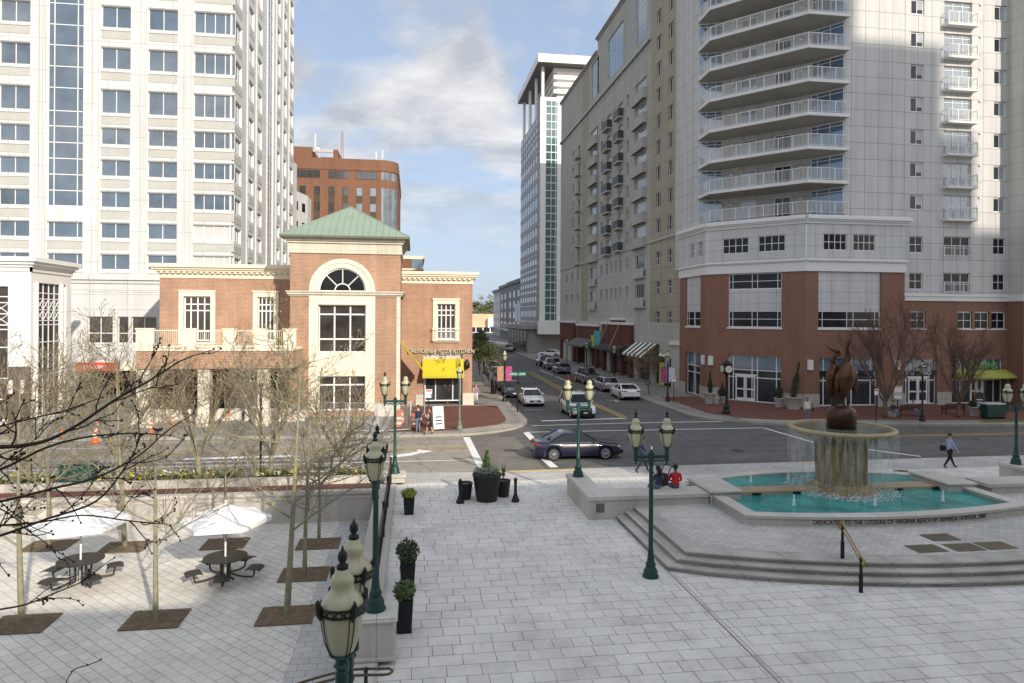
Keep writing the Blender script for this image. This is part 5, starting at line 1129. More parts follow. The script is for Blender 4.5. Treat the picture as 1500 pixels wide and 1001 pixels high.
mb=MB(); mb.lathe([(.05,.0),(.05,.75),(.035,.78),(.035,.98),(.05,1.0),(.02,1.06)],10,c.x-.42,c.y+.0); mb.build('post',black,hr2)
# ================================================================ lamps
lgreen=pm('lamp_green',(.014,.052,.042),.45,.2,3,0,.1); lglass=pm('lamp_globe',(.44,.42,.27),.25,.12,2,0,0,.6,False)
lblack=pm('lamp_black',(.015,.018,.017),.45,.2,3,0,.2)
def gdome(s=1): 
    a=MB(); a.lathe([(.10*s,0),(.14*s,.04*s),(.19*s,.15*s),(.228*s,.30*s),(.243*s,.42*s),(.246*s,.5*s),(.232*s,.54*s),(.18*s,.60*s),(.132*s,.645*s),(.125*s,.69*s),(.137*s,.73*s),(.115*s,.785*s),(.09*s,.80*s),(.085*s,.835*s),(.03*s,.87*s)],22); return a
def gcage(s=1,full=True):
    a=MB(); a.lathe([(.255*s,.425*s),(.268*s,.43*s),(.268*s,.445*s),(.255*s,.45*s)],22,0,0,0,False); a.lathe([(.258*s,.495*s),(.274*s,.50*s),(.274*s,.515*s),(.256*s,.52*s)],22,0,0,0,False)
    for k in range(16):
        for q in ((0,1),(1,0)):
            t0=2*math.pi*(k+q[0])/16; t1=2*math.pi*(k+q[1])/16; a.tube([(.263*s*math.cos(t0),.263*s*math.sin(t0),.44*s),(.266*s*math.cos(t1),.266*s*math.sin(t1),.505*s)],.007*s,3,cap=False)
    for k in range(4):
        t=2*math.pi*k/4+.6; c,s_=math.cos(t),math.sin(t)
        for dt in (-.12,.12):
            cc,ss=math.cos(t+dt),math.sin(t+dt); a.tube([(.14*s*cc,.14*s*ss,.02*s),(.2*s*cc,.2*s*ss,.15*s),(.237*s*cc,.237*s*ss,.3*s),(.252*s*cc,.252*s*ss,.44*s)],.007*s,3,cap=False)
        a.tube([(.26*s*c,.26*s*s_,.40*s),(.285*s*c,.285*s*s_,.46*s),(.29*s*c,.29*s*s_,.53*s),(.31*s*c,.31*s*s_,.58*s),(.29*s*c,.29*s*s_,.60*s)],[.02*s,.04*s,.04*s,.022*s,.01*s],6)
    return a
def gfin(s=1): a=MB(); a.lathe([(.06*s,.85*s),(.06*s,.885*s),(.028*s,.905*s),(.05*s,.95*s),(.045*s,1.0*s),(.02*s,1.03*s),(.0*s,1.09*s)],10); return a
def nar(mb,k=.86): mb.v=[(x*k,y*k,z) for x,y,z in mb.v]; return mb
GM=(nar(gdome()).mesh('globe',lglass,True),nar(gcage()).mesh('cage',lblack),gfin().mesh('finial',lblack,True))
def lamp_parts(root,H,twin=True,green=lgreen):
    za=H-.44-(.28 if twin else 0)  # H = height of the band above the base
    mb=MB(); mb.lathe([(.235,0),(.235,.05),(.20,.10),(.205,.18),(.15,.27),(.13,.33),(.155,.37),(.11,.44),(.088,.62),(.078,.75),(.09,.77),(.07,.80),(.058,za-.25),(.075,za-.2),(.06,za-.15),(.055,za)],18); mb.build('pole',green,root,True,world=False)
    if twin:
        mb=MB(); mb.bbox(-.50,.50,-.035,.035,za-.05,za+.05,.015); mb.bbox(-.085,.085,-.06,.06,za-.12,za+.14,.02); mb.ball((0,0,za+.16),.05,8)
        for sx in (-1,1):
            mb.tube([(sx*.08,0,za-.14),(sx*.2,0,za-.10),(sx*.33,0,za-.13),(sx*.42,0,za-.07)],[.03,.035,.03,.02],6)
            mb.lathe([(.02,za-.22),(.04,za-.19),(.025,za-.15),(.065,za-.12),(.065,za+.1),(.05,za+.13),(.085,za+.17),(.06,za+.2),(.07,za+.25),(.13,za+.285),(.12,za+.30)],12,sx*.46,0)
        mb.build('arm',green,root,world=False)
    for sx in ((-1,1) if twin else (0,)):
        g=link('globe',GM[0],root,(sx*.46,0,H-.44),0,False); link('cage',GM[1],g,(0,0,0),0,False); link('finial',GM[2],g,(0,0,0),0,False)
def twin(p,H,rz,lab): t=thing('twin_street_lamp',lab,'street lamp',tuple(p),rz,'twin globe lamps round the plaza'); lamp_parts(t,H); return t
twin(at(953,845,0),4.2,math.radians(-4),'dark green twin lamp standing on the paving beside the fountain steps')
p=at(848,698,.86); twin((6.85,p.y,.86),3.62,math.radians(-2),'twin lamp with sunlit globes on the left seat wall, in front of the blue sedan')
twin((-.8,31.2,.45),3.95,0,'sunlit pale green twin lamp on the plinth at the terrace street corner')
twin((-.8,15.3,1.05),3.38,math.radians(90),'tall-looking twin lamp seen end on, on the plinth by the black planters')
twin((-.67,7.42,1.05),3.53,math.radians(88),'twin lamp nearest the camera, its two large globes filling the bottom edge')
twin((27.6,27.9,.86),3.3,0,'twin lamp on the right seat wall, before the dark green bin')
# ================================================================ planters, pots, bollards
def leafball(mb,c,rx,rz_,n,s0,rnd,mi=0,flat=.0):
    for i in range(n):
        d=Vector((rnd.gauss(0,1),rnd.gauss(0,1),rnd.gauss(0,1))); d.normalize(); r=rnd.random()**.45; q=Vector((c[0]+d.x*rx*r,c[1]+d.y*rx*r,c[2]+d.z*rz_*r)); s_=s0*rnd.uniform(.6,1.4)
        u=Vector((rnd.gauss(0,1),rnd.gauss(0,1),rnd.gauss(0,1))).normalized(); v=u.cross(d+Vector((.01,.02,.5))).normalized(); mb.add([q-u*s_,q+v*s_*.5,q+u*s_,q-v*s_*.5],[(0,1,2,3)],mi)
shr1=pm('shrub_dark',(.035,.06,.022),.6,.4,8); shr2=pm('shrub_yellow',(.24,.25,.03),.6,.35,8); shr3=pm('shrub_mid',(.07,.11,.03),.6,.4,8); shr4=pm('shrub_grey',(.17,.20,.16),.7,.3,8)
def boxplant(p,h,lab,sm_,n,rx,rzv):
    t=thing('box_planter',lab,'planter',tuple(p),0,'black box planters beside the railing'); mb=MB(); w0,w1=.17,.21
    P=[(-w0,-w0,0),(w0,-w0,0),(w0,w0,0),(-w0,w0,0),(-w1,-w1,h),(w1,-w1,h),(w1,w1,h),(-w1,w1,h)]; mb.add(P,[(3,2,1,0),(0,1,5,4),(1,2,6,5),(2,3,7,6),(3,0,4,7)])
    i=w1-.03; mb.add([(-w1,-w1,h),(w1,-w1,h),(w1,w1,h),(-w1,w1,h),(-i,-i,h),(i,-i,h),(i,i,h),(-i,i,h),(-i,-i,h-.06),(i,-i,h-.06),(i,i,h-.06),(-i,i,h-.06)],[(0,1,5,4),(1,2,6,5),(2,3,7,6),(3,0,4,7),(4,5,9,8),(5,6,10,9),(6,7,11,10),(7,4,8,11),(8,9,10,11)])
    mb.build('pot',black,t,world=False); mb=MB(); rnd=random.Random(lab); 
    for k in range(9): a=rnd.uniform(0,6.28); mb.tube([(0,0,h-.06),(math.cos(a)*rx*.4,math.sin(a)*rx*.4,h+rzv*.8),(math.cos(a)*rx*.8,math.sin(a)*rx*.8,h+rzv*1.4)],[.012,.008,.004],3)
    leafball(mb,(0,0,h+rzv*.8),rx,rzv,n,.055,rnd); mb.build('shrub',sm_,t,world=False)
boxplant(at(599,754,0)+Vector((0,.1,.004)),.62,'black box planter with bright yellow-green shrub, farthest of the three by the railing',shr2,700,.30,.2)
boxplant(at(597,866,0)+Vector((0,.1,.004)),.75,'black box planter with dark upright shrub, middle of the three by the railing',shr1,900,.32,.36)
boxplant(at(592,927,0)+Vector((0,.1,.004)),.78,'black box planter with small mixed green shrub, nearest of the three by the plinth',shr3,600,.28,.24)
def pot(p,r0,r1,h,m,lab,grp,plant=None,cat='plant pot',nm='plant_pot'):
    t=thing(nm,lab,cat,tuple(p),0,grp); mb=MB(); mb.lathe([(r0,0),(r1*.97,h-.08),(r1,h-.07),(r1,h),(r1-.05,h),(r1-.07,h-.08)],24,0,0,0,False); mb.lathe([(.001,.01),(r0,.01)],24,0,0,0,False); mb.build('pot',m,t,True,world=False)
    mb=MB(); mb.lathe([(.001,h-.07),(r1-.07,h-.075)],20,0,0,0,False); mb.build('soil',mulch,t,world=False)
    if plant:
        mb=MB(); plant(mb,h); mb.build('plant',plant.m,t,world=False)
    return t
def mk(fn,m): fn.m=m; return fn
rn=random.Random(5); potb=pm('pot_black',(.018,.018,.02),.5,.2,3)
def bigplant(mb,h):
    leafball(mb,(0,0,h+.12),.55,.22,900,.05,rn,0)
    for k in range(60): z=h+.2+k*.012; leafball(mb,(-.0,.05,z),.22*(1-k/64)+.02,.05,9,.06,rn,1)
pb=pot(at(715,738,0)+Vector((0,.5,.004)),.42,.6,1.1,potb,'large round black pot with grey-green foliage and a small conifer, in mid plaza','black pots in mid plaza',mk(bigplant,[shr4,shr3]))
pot(at(682,733,0)+Vector((0,.2,.004)),.23,.31,.68,potb,'small empty black pot left of the large pot','black pots in mid plaza')
def tall(mb,h):
    for k in range(5): mb.tube([(0,0,h-.05),(rn.uniform(-.1,.1),rn.uniform(-.1,.1),h+.5+.07*k)],[.012,.006],4)
    leafball(mb,(0,0,h+.35),.1,.3,60,.06,rn)
pot(at(738,729,0)+Vector((0,.2,.004)),.23,.31,.68,potb,'small black pot with dark upright stems right of the large pot','black pots in mid plaza',mk(tall,shr1))
for px,py,l in ((674,737,'black cast bollard left of the pots'),(755,735,'black cast bollard right of the pots')):
    t=thing('bollard',l,'bollard',tuple(at(px,py,.003)),0,'bollards beside the black pots'); mb=MB(); mb.lathe([(.16,0),(.16,.1),(.12,.14),(.11,.2),(.085,.26),(.08,.3),(.065,.34),(.055,.75),(.075,.78),(.055,.82),(.08,.87),(.06,.93),(.03,.97),(.0,1.0)],14); mb.build('post',lblack,t,True,world=False)
    mb=MB(); mb.lathe([(.10,.135),(.115,.15),(.115,.17),(.10,.185)],14); mb.build('collar',lblack,t,world=False)
# ================================================================ terrace tables and umbrellas
tb_=pm('table_black',(.045,.042,.036),.5,.3,4,.2,.2)
def table(p,lab,rz,seats=5):
    t=thing('picnic_table',lab,'picnic table',tuple(p),rz,'round black tables on the terrace'); R=.66
    mb=MB(); mb.lathe([(.02,.74),(R,.735),(R+.02,.75),(R+.02,.765),(R-.03,.772),(.02,.768)],32); mb.build('table_top',tb_,t,world=False)
    mb=MB()
    for k in range(4): a=k*math.pi/2+.4; mb.tube([(.16*math.cos(a),.16*math.sin(a),.735),(.14*math.cos(a),.14*math.sin(a),.12),(.3*math.cos(a),.3*math.sin(a),.03)],.035,6)
    mb.build('pedestal',tb_,t,world=False)
    sm0=None
    for k in range(seats):
        a=2*math.pi*k/seats+.2; c,s_=math.cos(a),math.sin(a); 
        if sm0 is None:
            mb=MB(); mb.tube(sm([(.14,0,.25),(.45,0,.14),(.85,0,.12),(.93,0,.2),(.95,0,.42)],[.03]*5)[0],.03,7); am=mb.mesh('seat_arm',tb_)
            mb=MB(); nx=8
            for i in range(nx):
                x0=.72+i*.06; x1=x0+.06; zf=lambda x: .45-.5*max(0,abs(x-.95)-.12)**1.5*2.2
                mb.add([(x0,-.24,zf(x0)),(x1,-.24,zf(x1)),(x1,.24,zf(x1)),(x0,.24,zf(x0)),(x0,-.24,zf(x0)-.03),(x1,-.24,zf(x1)-.03),(x1,.24,zf(x1)-.03),(x0,.24,zf(x0)-.03)],[(0,1,2,3),(7,6,5,4),(0,4,5,1),(2,6,7,3),(1,5,6,2),(3,7,4,0)])
            sm0=mb.mesh('seat',tb_)
        link('seat_arm',am,t,(0,0,0),a,False); link('seat',sm0,t,(0,0,0),a,False)
    return t
umbw=pm('umbrella_white',(.80,.80,.80),.8,.05,2)
def umbrella(p,lab,rz):
    t=thing('umbrella',lab,'umbrella',tuple(p),rz,'white umbrellas over the terrace tables'); mb=MB(); mb.tube([(0,0,.0),(0,0,1.2),(0,0,2.5)],.03,8); mb.build('pole',umbw,t,world=False)
    mb=MB(); R=1.42; n=6; Z=1.95
    for k in range(n):
        a0,a1=2*math.pi*k/n,2*math.pi*(k+1)/n
        for i in range(5):
            f0,f1=i/5,(i+1)/5; z=lambda f: 2.48-(.50*f+.06*math.sin(f*math.pi))
            mid=lambda f,t: ((math.cos(a0)*(1-t)+math.cos(a1)*t)*R*f,(math.sin(a0)*(1-t)+math.sin(a1)*t)*R*f,z(f)-.035*math.sin(math.pi*t)*f)
            for j in range(4): t0,t1=j/4,(j+1)/4; mb.add([mid(f0,t0),mid(f1,t0),mid(f1,t1),mid(f0,t1)],[(0,1,2,3)])
        mb.add([(math.cos(a0)*R,math.sin(a0)*R,1.98),(math.cos(a1)*R,math.sin(a1)*R,1.98),(math.cos(a1)*R,math.sin(a1)*R,1.84),(math.cos(a0)*R,math.sin(a0)*R,1.84)],[(0,1,2,3)])
    mb.build('canopy',umbw,t,world=False); mb=MB(); mb.ball((0,0,2.53),.05,8); mb.build('finial',white,t,world=False)
    mb=MB()
    for k in range(n): a=2*math.pi*k/n; mb.tube([(math.cos(a)*R*.97,math.sin(a)*R*.97,1.95),(math.cos(a)*.4,math.sin(a)*.4,2.3),(0,0,2.42)],.012,4)
    mb.build('ribs',greyf,t,world=False)
pa,pb_=at(118,855,TZ),at(330,850,TZ); up=Vector((0,0,.006))
table(pa+up,'round black picnic table with attached seats, left one, on the sunlit terrace',.2); table(pb_+up,'round black picnic table with attached seats, right one, under bare trees',.9)
umbrella(pa+Vector((0,0,.03)),'white umbrella over the left terrace table',.3); umbrella(pb_+Vector((0,0,.03)),'white umbrella over the right terrace table',.1)
# ================================================================ trees
barkp=pm('bark_pale',(.25,.235,.155),.9,.4,5,.5); twigp=pm('twig_pale',(.20,.175,.12),.9,.25,2); barkr=pm('bark_brown',(.15,.10,.075),.9,.3,3,.3); twigr=pm('twig_brown',(.135,.085,.065),.9,.25,2)
twigd=pm('twig_dark',(.035,.025,.025),.8,.3,3); budm=pm('bud_yellow',(.26,.24,.07),.8,.3,5); twigt=pm('twig_tan',(.21,.165,.105),.9,.25,2)
def rdir(d,ang,rnd):
    d=d.normalized(); a=Vector((rnd.gauss(0,1),rnd.gauss(0,1),rnd.gauss(0,1))); p=d.cross(a)
    if p.length<1e-4: p=d.cross(Vector((1,0,0)))
    p.normalize(); return (d*math.cos(ang)+p*math.sin(ang)).normalized()
def grow(mT,mC,p,d,L,r,lv,cfg,rnd):
    ns=4 if lv<2 else 3; pts=[p.copy()]; rad=[r]; dirs=[d.copy()]
    for i in range(ns):
        d=(d+Vector((rnd.gauss(0,1),rnd.gauss(0,1),rnd.gauss(0,1)))*cfg['wig']*(cfg.get('w0',1) if lv==0 else 1)+Vector((0,0,cfg['up']))).normalized(); p=p+d*L/ns; pts.append(p.copy()); rad.append(max(cfg['rmin'],r*(1-(i+1)/ns*(cfg.get('tap',.55) if lv==0 else .55)))); dirs.append(d.copy())
    (mT if lv<cfg['tl'] else mC).tube(pts,rad,7 if lv==0 else 5 if lv==1 else 3,0,cap=False)
    if lv>=len(cfg['n']):
        if cfg.get('bud') and rnd.random()<cfg['bud']:
            s_=.028; c=pts[-1]; mC.add([c+Vector((s_,0,0)),c+Vector((0,s_,s_)),c-Vector((s_,0,0)),c-Vector((0,s_,s_))],[(0,1,2,3)],1)
        return
    n=cfg['n'][lv]
    for k in range(n):
        t=cfg['t0'][lv]+(1-cfg['t0'][lv])*(k+rnd.random()*.8)/n; t=min(t,1); f=t*ns; i=min(int(f),ns-1); q=pts[i].lerp(pts[i+1],f-i)
        a=math.radians(rnd.uniform(*cfg['ang'][lv])); dd=rdir(dirs[i+1],a,rnd)
        if dd.z<-.1: dd.z=abs(dd.z)*.3
        grow(mT,mC,q,dd,L*cfg['f'][lv]*rnd.uniform(.7,1.15)*(1.15-.45*t),max(cfg['rmin'],(r+(rad[-1]-r)*t)*cfg['rf']),lv+1,cfg,rnd)
def vase(seed,H,bark,twig,bud=0,name='vase',stems=6,tr=.12,dens=1):
    rnd=random.Random(seed); mT,mC=MB(),MB(); h0=H*.13
    mT.tube([(0,0,0),(.02,0,h0*.3),(0,.02,h0*.8),(0,0,h0*1.15)],[tr*1.35,tr,tr*.95,tr*.8],8)
    cfg=dict(wig=.07,up=.07,rmin=.0088,tl=1,n=[int(6*dens),5,3] if stems==6 else [8,6,4],t0=[.25,.2,.15],ang=[(18,46),(18,46),(20,52)],f=[.55,.5,.55],rf=.6,bud=bud)
    for k in range(stems):
        a=2*math.pi*k/stems+rnd.uniform(-.3,.3); t=rnd.uniform(.25,.8); grow(mT,mC,Vector((0,0,h0*rnd.uniform(.7,1.1))),Vector((math.cos(a)*t,math.sin(a)*t,1)).normalized(),H*rnd.uniform(.5,.68),tr*.48,0,cfg,rnd)
    return mT.mesh('trunk',bark,True),mC.mesh('crown',[twig,budm],False)
def syc(seed,H,bark,twig,bud=.35,tr=.1):
    rnd=random.Random(seed); mT,mC=MB(),MB()
    cfg=dict(wig=.10,up=.05,rmin=.0075,tl=2,n=[15,7,5],t0=[.30,.2,.1],ang=[(45,75),(25,60),(25,60)],f=[.42,.5,.5],rf=.48,bud=bud)
    cfg['up']=.03; cfg['w0']=.16; cfg['tap']=.88; grow(mT,mC,Vector((0,0,0)),Vector((.02,.01,1)).normalized(),H,tr,0,cfg,rnd)
    return mT.mesh('trunk',bark,True),mC.mesh('crown',[twig,budm],False)
def tree(nm,meshes,p,rz,sc,lab,grp):
    t=thing(nm,lab,'tree',tuple(p),rz,grp); t.scale=(sc,sc,sc) if not hasattr(sc,'__len__') else sc
    link('trunk',meshes[0],t,(0,0,0),0,False); link('crown',meshes[1],t,(0,0,0),0,False); return t
S=[syc(2,7.6,barkp,twigp),syc(9,6.4,barkp,twigp,.4,.085),syc(14,7.0,barkp,twigp,.3,.09)]
g='bare trees in square pits on the terrace'
for px,py,k,rz,sc,l in ((420,902,0,.5,1.0,'pale-barked bare tree nearest the lamps, in a mulch pit with its shadow running back'),(228,908,1,1.3,.95,'slim bare tree between the two tables, front row'),(32,915,2,2.2,1.0,'bare tree at the left edge, front row, partly behind dark branches'),
    (183,802,0,3.0,.95,'bare tree behind the left umbrella, rear row'),(330,797,2,4.1,.85,'bare tree directly behind the right table, rear row'),(446,842,1,5.0,.95,'shaded bare tree leaning left of the lamp post, middle pit'),(467,797,2,.9,.8,'shaded bare tree by the railing, rear pit'),(72,800,1,2.8,1.0,'bare tree behind the left table at the far left, rear row')):
    tree('bare_tree',S[k],at(px,py,TZ+.01),rz,sc,l,g)
    q=at(px,py,TZ+.012); mb=MB(); mb.bbox(-.78,.78,-.62,.62,0,.03,.01); rnd=random.Random(px)
    for i in range(160):
        c=Vector((rnd.uniform(-.74,.74),rnd.uniform(-.58,.58),.035)); s_=rnd.uniform(.015,.05); mb.add([c+Vector((s_,0,.01)),c+Vector((0,s_*.6,.02)),c-Vector((s_,0,-.005)),c-Vector((0,s_*.6,0))],[(0,1,2,3)])
    pit=mb.build('tree_pit',mulch,None,loc=q); pit.rotation_euler.z=.0; tag(pit,'brown mulch pit, '+{420:'rightmost of the front row, by the lamps',228:'in the front row between the two tables',32:'at the left edge in the front row',183:'behind the left umbrella',330:'directly behind the right table',446:'shaded, in the middle right of the terrace',467:'shaded, rear row by the railing',72:'far left in the rear row'}[px],'tree pit','mulch pits on the terrace')
V=[vase(21,6.9,barkp,twigt,.05),vase(33,6.4,barkp,twigt,.08,dens=1.2),vase(47,5.6,barkr,twigr),vase(52,7.0,barkr,twigr,0,stems=7,tr=.13,dens=1.3)]
g='vase-shaped bare street trees'
for px,Y,k,rz,sc,l in ((172,31.5,0,.3,1.02,'tan vase-shaped bare tree in the planter, in front of the garage mouth'),(291,31.5,1,1.2,1.0,'tan vase-shaped bare tree in the planter, before the loggia'),(42,31.5,1,2.2,.95,'tan vase-shaped bare tree in the planter, before the white pavilion'),(397,31.5,0,3.9,.98,'tan vase-shaped bare tree in the planter, left of the restaurant arch window'),(500,31.5,1,5.1,.78,'small tan bare tree in the planter, below the restaurant arch window'),(112,44.8,0,5.6,.8,'tan bare tree across the street, left of the garage mouth')):
    q=aty(px,690,Y); tree('bare_tree',V[k],(q.x,Y,.42 if Y<40 else .03),rz,sc,l,g)
q=at(655,592,.05); tree('crape_myrtle',V[2],q,0,(.85,.85,1.0),'brown multi-stemmed bare tree against the restaurant right wing','bare ornamental trees on the far pavements')
q=at(1297,612,.05); tree('crape_myrtle',V[3],q,1,(1.2,1.2,1.36),'larger reddish bare tree in front of the ART shop window','bare ornamental trees on the far pavements')
q=at(1404,612,.05); tree('crape_myrtle',V[3],q,3.3,(1.1,1.1,1.16),'smaller reddish bare tree in front of the green awning','bare ornamental trees on the far pavements')
# near branches entering from the left
nb=thing('near_tree','dark bare branches with buds reaching in from the left edge','tree',(-8.6,5.2,TZ)); rnd=random.Random(77)
mT,mC=MB(),MB(); mT.tube([(-8.6,5.2,TZ),(-8.5,5.3,1.5),(-8.5,5.4,3.5),(-8.4,5.5,6.5)],[.2,.17,.15,.1],10); mT.build('trunk',twigd,nb)
def br(pts,r0,d0):
    P=[atd(x,y,d0+i*.1) for i,(x,y) in enumerate(pts)]; P2,_=sm(P,[1]*len(P)); n=len(P2); rad=[.43*r0*(1-.8*i/n)+.003 for i in range(n)]; mC.tube(P2,rad,6)
    for i in range(3,n):
        for k in range(1):
            if rnd.random()<.30:
                d=(P2[i]-P2[i-1]).normalized(); dd=rdir(d,math.radians(rnd.uniform(28,60)),rnd)
                twig(P2[i],dd,rnd.uniform(.2,.6)*(1.1-.5*i/n),max(.004,rad[i]*.45),0)
    twig(P2[-1],(P2[-1]-P2[-2]).normalized(),.3,.005,1)
def twig(p,d,L,r,lv):
    pts=[p]; 
    for i in range(5): d=(d+Vector((rnd.gauss(0,1),rnd.gauss(0,1),rnd.gauss(0,1)+.25))*.16).normalized(); p=p+d*L/5; pts.append(p)
    mC.tube(pts,[r*(1-.12*i)+.0012 for i in range(6)],4)
    for q in pts[2:]:
        if rnd.random()<.3: mC.ball(q+Vector((0,0,.008)),.008,5)
    mC.ball(pts[-1],.009,5)
    if lv<2:
        for k in range(2):
            if rnd.random()<.6: i=rnd.randint(1,5); twig(pts[i],rdir(d,math.radians(rnd.uniform(25,55)),rnd),L*.55,r*.7,lv+1)
base=[(-150,700)]
for pts,r in (([(-160,640),(-60,650),(0,655),(60,648),(110,625),(170,585),(215,560),(262,530)],.04),([(-150,690),(-40,640),(0,625),(60,610),(100,600)],.015),([(-150,720),(-40,690),(0,688),(70,655),(130,640),(190,635)],.025),
    ([(-160,760),(-40,735),(0,735),(80,715),(140,700),(200,670),(235,640)],.022),([(-150,800),(-30,790),(0,785),(70,760),(140,735),(180,690),(200,655)],.022),([(-140,760),(-40,772),(0,770),(60,765),(120,755),(180,762),(205,765)],.014),
    ([(-160,930),(-40,900),(0,893),(40,885),(90,865),(115,855)],.014)): br(pts,r,4.9)
P=[atd(x,y,4.6) for x,y in ((60,1080),(85,1030),(105,985),(128,975),(148,967))]; mC.tube(sm(P,[1]*5)[0],.0035,5); [mC.ball(q+Vector((0,0,.006)),.006,5) for q in P[1:]]
mC.build('crown',twigd,nb)
# green street trees
gl_=[pm('leaf_olive',(.085,.095,.022),.7,.45,3),pm('leaf_dark',(.045,.06,.018),.7,.4,3)]
def leafy(seed,H):
    rnd=random.Random(seed); mT,mC=MB(),MB(); cfg=dict(wig=.09,up=.05,rmin=.012,tl=2,n=[9,5],t0=[.35,.3],ang=[(30,65),(25,55)],f=[.42,.5],rf=.5)
    grow(mT,mT,Vector((0,0,0)),Vector((0,0,1)),H*.85,.08,0,cfg,rnd)
    for k in range(26):
        a=rnd.uniform(0,6.28); r=rnd.uniform(.2,1.45)*H/5.2; z=H*rnd.uniform(.45,.98); leafball(mC,(r*math.cos(a)*(1.2-z/H*.6),r*math.sin(a)*(1.2-z/H*.6),z),.55,.38,95,.075,rnd,0 if rnd.random()<.6 else 1)
    return mT.mesh('trunk',barkr,True),mC.mesh('crown',gl_)
LT=[leafy(3,5.2),leafy(8,4.8)]
for i,(y,x,l) in enumerate(((69,7.7,'first'),(78,8.0,'second'),(88,8.5,'third'),(99,9.3,'fourth'),(112,10.6,'fifth'),(128,12.6,'sixth'))):
    tree('street_tree',LT[i%2],(x,y,.04),i*1.3,.92+.05*(i%3),'small olive-green leafy tree, %s along the left pavement of the receding street'%l,'leafy trees along the left pavement')
q=at(945,588,.05); tree('young_street_tree',vase(61,4.4,barkr,twigr,.9,stems=5,tr=.06),(22.9,64.5,.05),0,(1.0,1.0,1.15),'thin young tree by the black and white striped awning','bare ornamental trees on the far pavements')
# far trees at the end of the street
for i,(px,Y,h,w_) in enumerate(((700,400,17,9),(712,380,16,8),(722,390,21,9),(689,420,15,9),(678,420,15,9))):
    q=aty(px,470,Y); mb=MB(); rnd=random.Random(i); 
    for k in range(30): leafball(mb,(rnd.gauss(0,w_*.35),rnd.gauss(0,2),h*rnd.uniform(.45,.95)),2.2,1.6,40,.5,rnd,k%2)
    t=thing('distant_tree','olive distant tree, number %s from the left above the peach store'%('three','four','five','two','one')[i],'tree',(q.x,Y,0),0,'trees beyond the street end'); mb.build('crown',[pm('leaf_far',(.16,.17,.07),.8,.3,.5),pm('leaf_far_dark',(.07,.09,.035),.8,.3,.5)],t,world=False); mb=MB(); mb.tube([(0,0,0),(0,0,h*.6)],[.3,.15],6); mb.build('trunk',barkr,t,world=False)
# ================================================================ vehicles
def paint(n,c,metal=.0): return pm(n,c,.28,.06,1.2,0,metal,.5,False,1.0)
tyre=pm('tyre_rubber',(.02,.02,.02),.85,.2,8); rimm=pm('alloy_rim',(.5,.5,.52),.3,.1,8,0,.8); carglass=glassm('car_glass',(.010,.012,.015),.04,0,.2,.45,.9,1.45)
hlm=pm('headlight_glass',(.65,.68,.7),.1,.1,6,0,0,.8); tlm=pm('taillight_red',(.35,.012,.012),.2,.1,6,0,0,.7); platem=pm('plate_white',(.6,.62,.65),.5,.1); trimk=pm('trim_black',(.015,.015,.016),.5,.2,5); chrome=pm('chrome',(.7,.7,.7),.15,.05,5,0,1)
def lerp_(P,x):
    if x<=P[0][0]: return P[0][1]
    for (a,b),(c,d) in zip(P,P[1:]):
        if x<=c: t=(x-a)/(c-a); t=t*t*(3-2*t) if False else t; return b+(d-b)*t
    return P[-1][1]
CT={ # kind: L,W,H, deck profile (x 0 rear..1 front, z), glass base rear/front, roof rear/front (fractions), wheel fractions, belt z
 'sedan':(4.86,1.85,1.46,[(0,.78),(.02,.95),(.18,1.02),(.30,.98),(.66,.96),(.72,.93),(.93,.80),(.98,.70),(1,.58)],.12,.735,.30,.56,(.20,.785),.95,.335),
 'coupe':(4.7,1.84,1.36,[(0,.80),(.02,.98),(.12,1.0),(.30,.95),(.66,.92),(.72,.88),(.92,.74),(.98,.62),(1,.52)],.10,.74,.33,.56,(.19,.79),.92,.33),
 'sporty':(4.9,1.92,1.42,[(0,.80),(.02,.98),(.10,1.03),(.30,.97),(.66,.93),(.72,.90),(.93,.78),(.98,.66),(1,.55)],.045,.70,.30,.52,(.18,.785),.95,.345),
 'wagon':(4.8,1.82,1.50,[(0,.80),(.015,.98),(.30,.98),(.66,.97),(.72,.94),(.93,.82),(.98,.70),(1,.58)],.015,.73,.09,.54,(.20,.79),.97,.335),
 'suv':(4.75,1.88,1.76,[(0,.85),(.012,1.12),(.30,1.12),(.68,1.12),(.74,1.10),(.94,1.02),(.985,.88),(1,.62)],.012,.74,.05,.60,(.195,.80),1.11,.375),
 'pickup':(5.7,1.98,1.83,[(0,.75),(.008,1.12),(.39,1.12),(.70,1.15),(.75,1.13),(.95,1.05),(.985,.9),(1,.62)],.385,.74,.42,.63,(.19,.81),1.13,.40)}
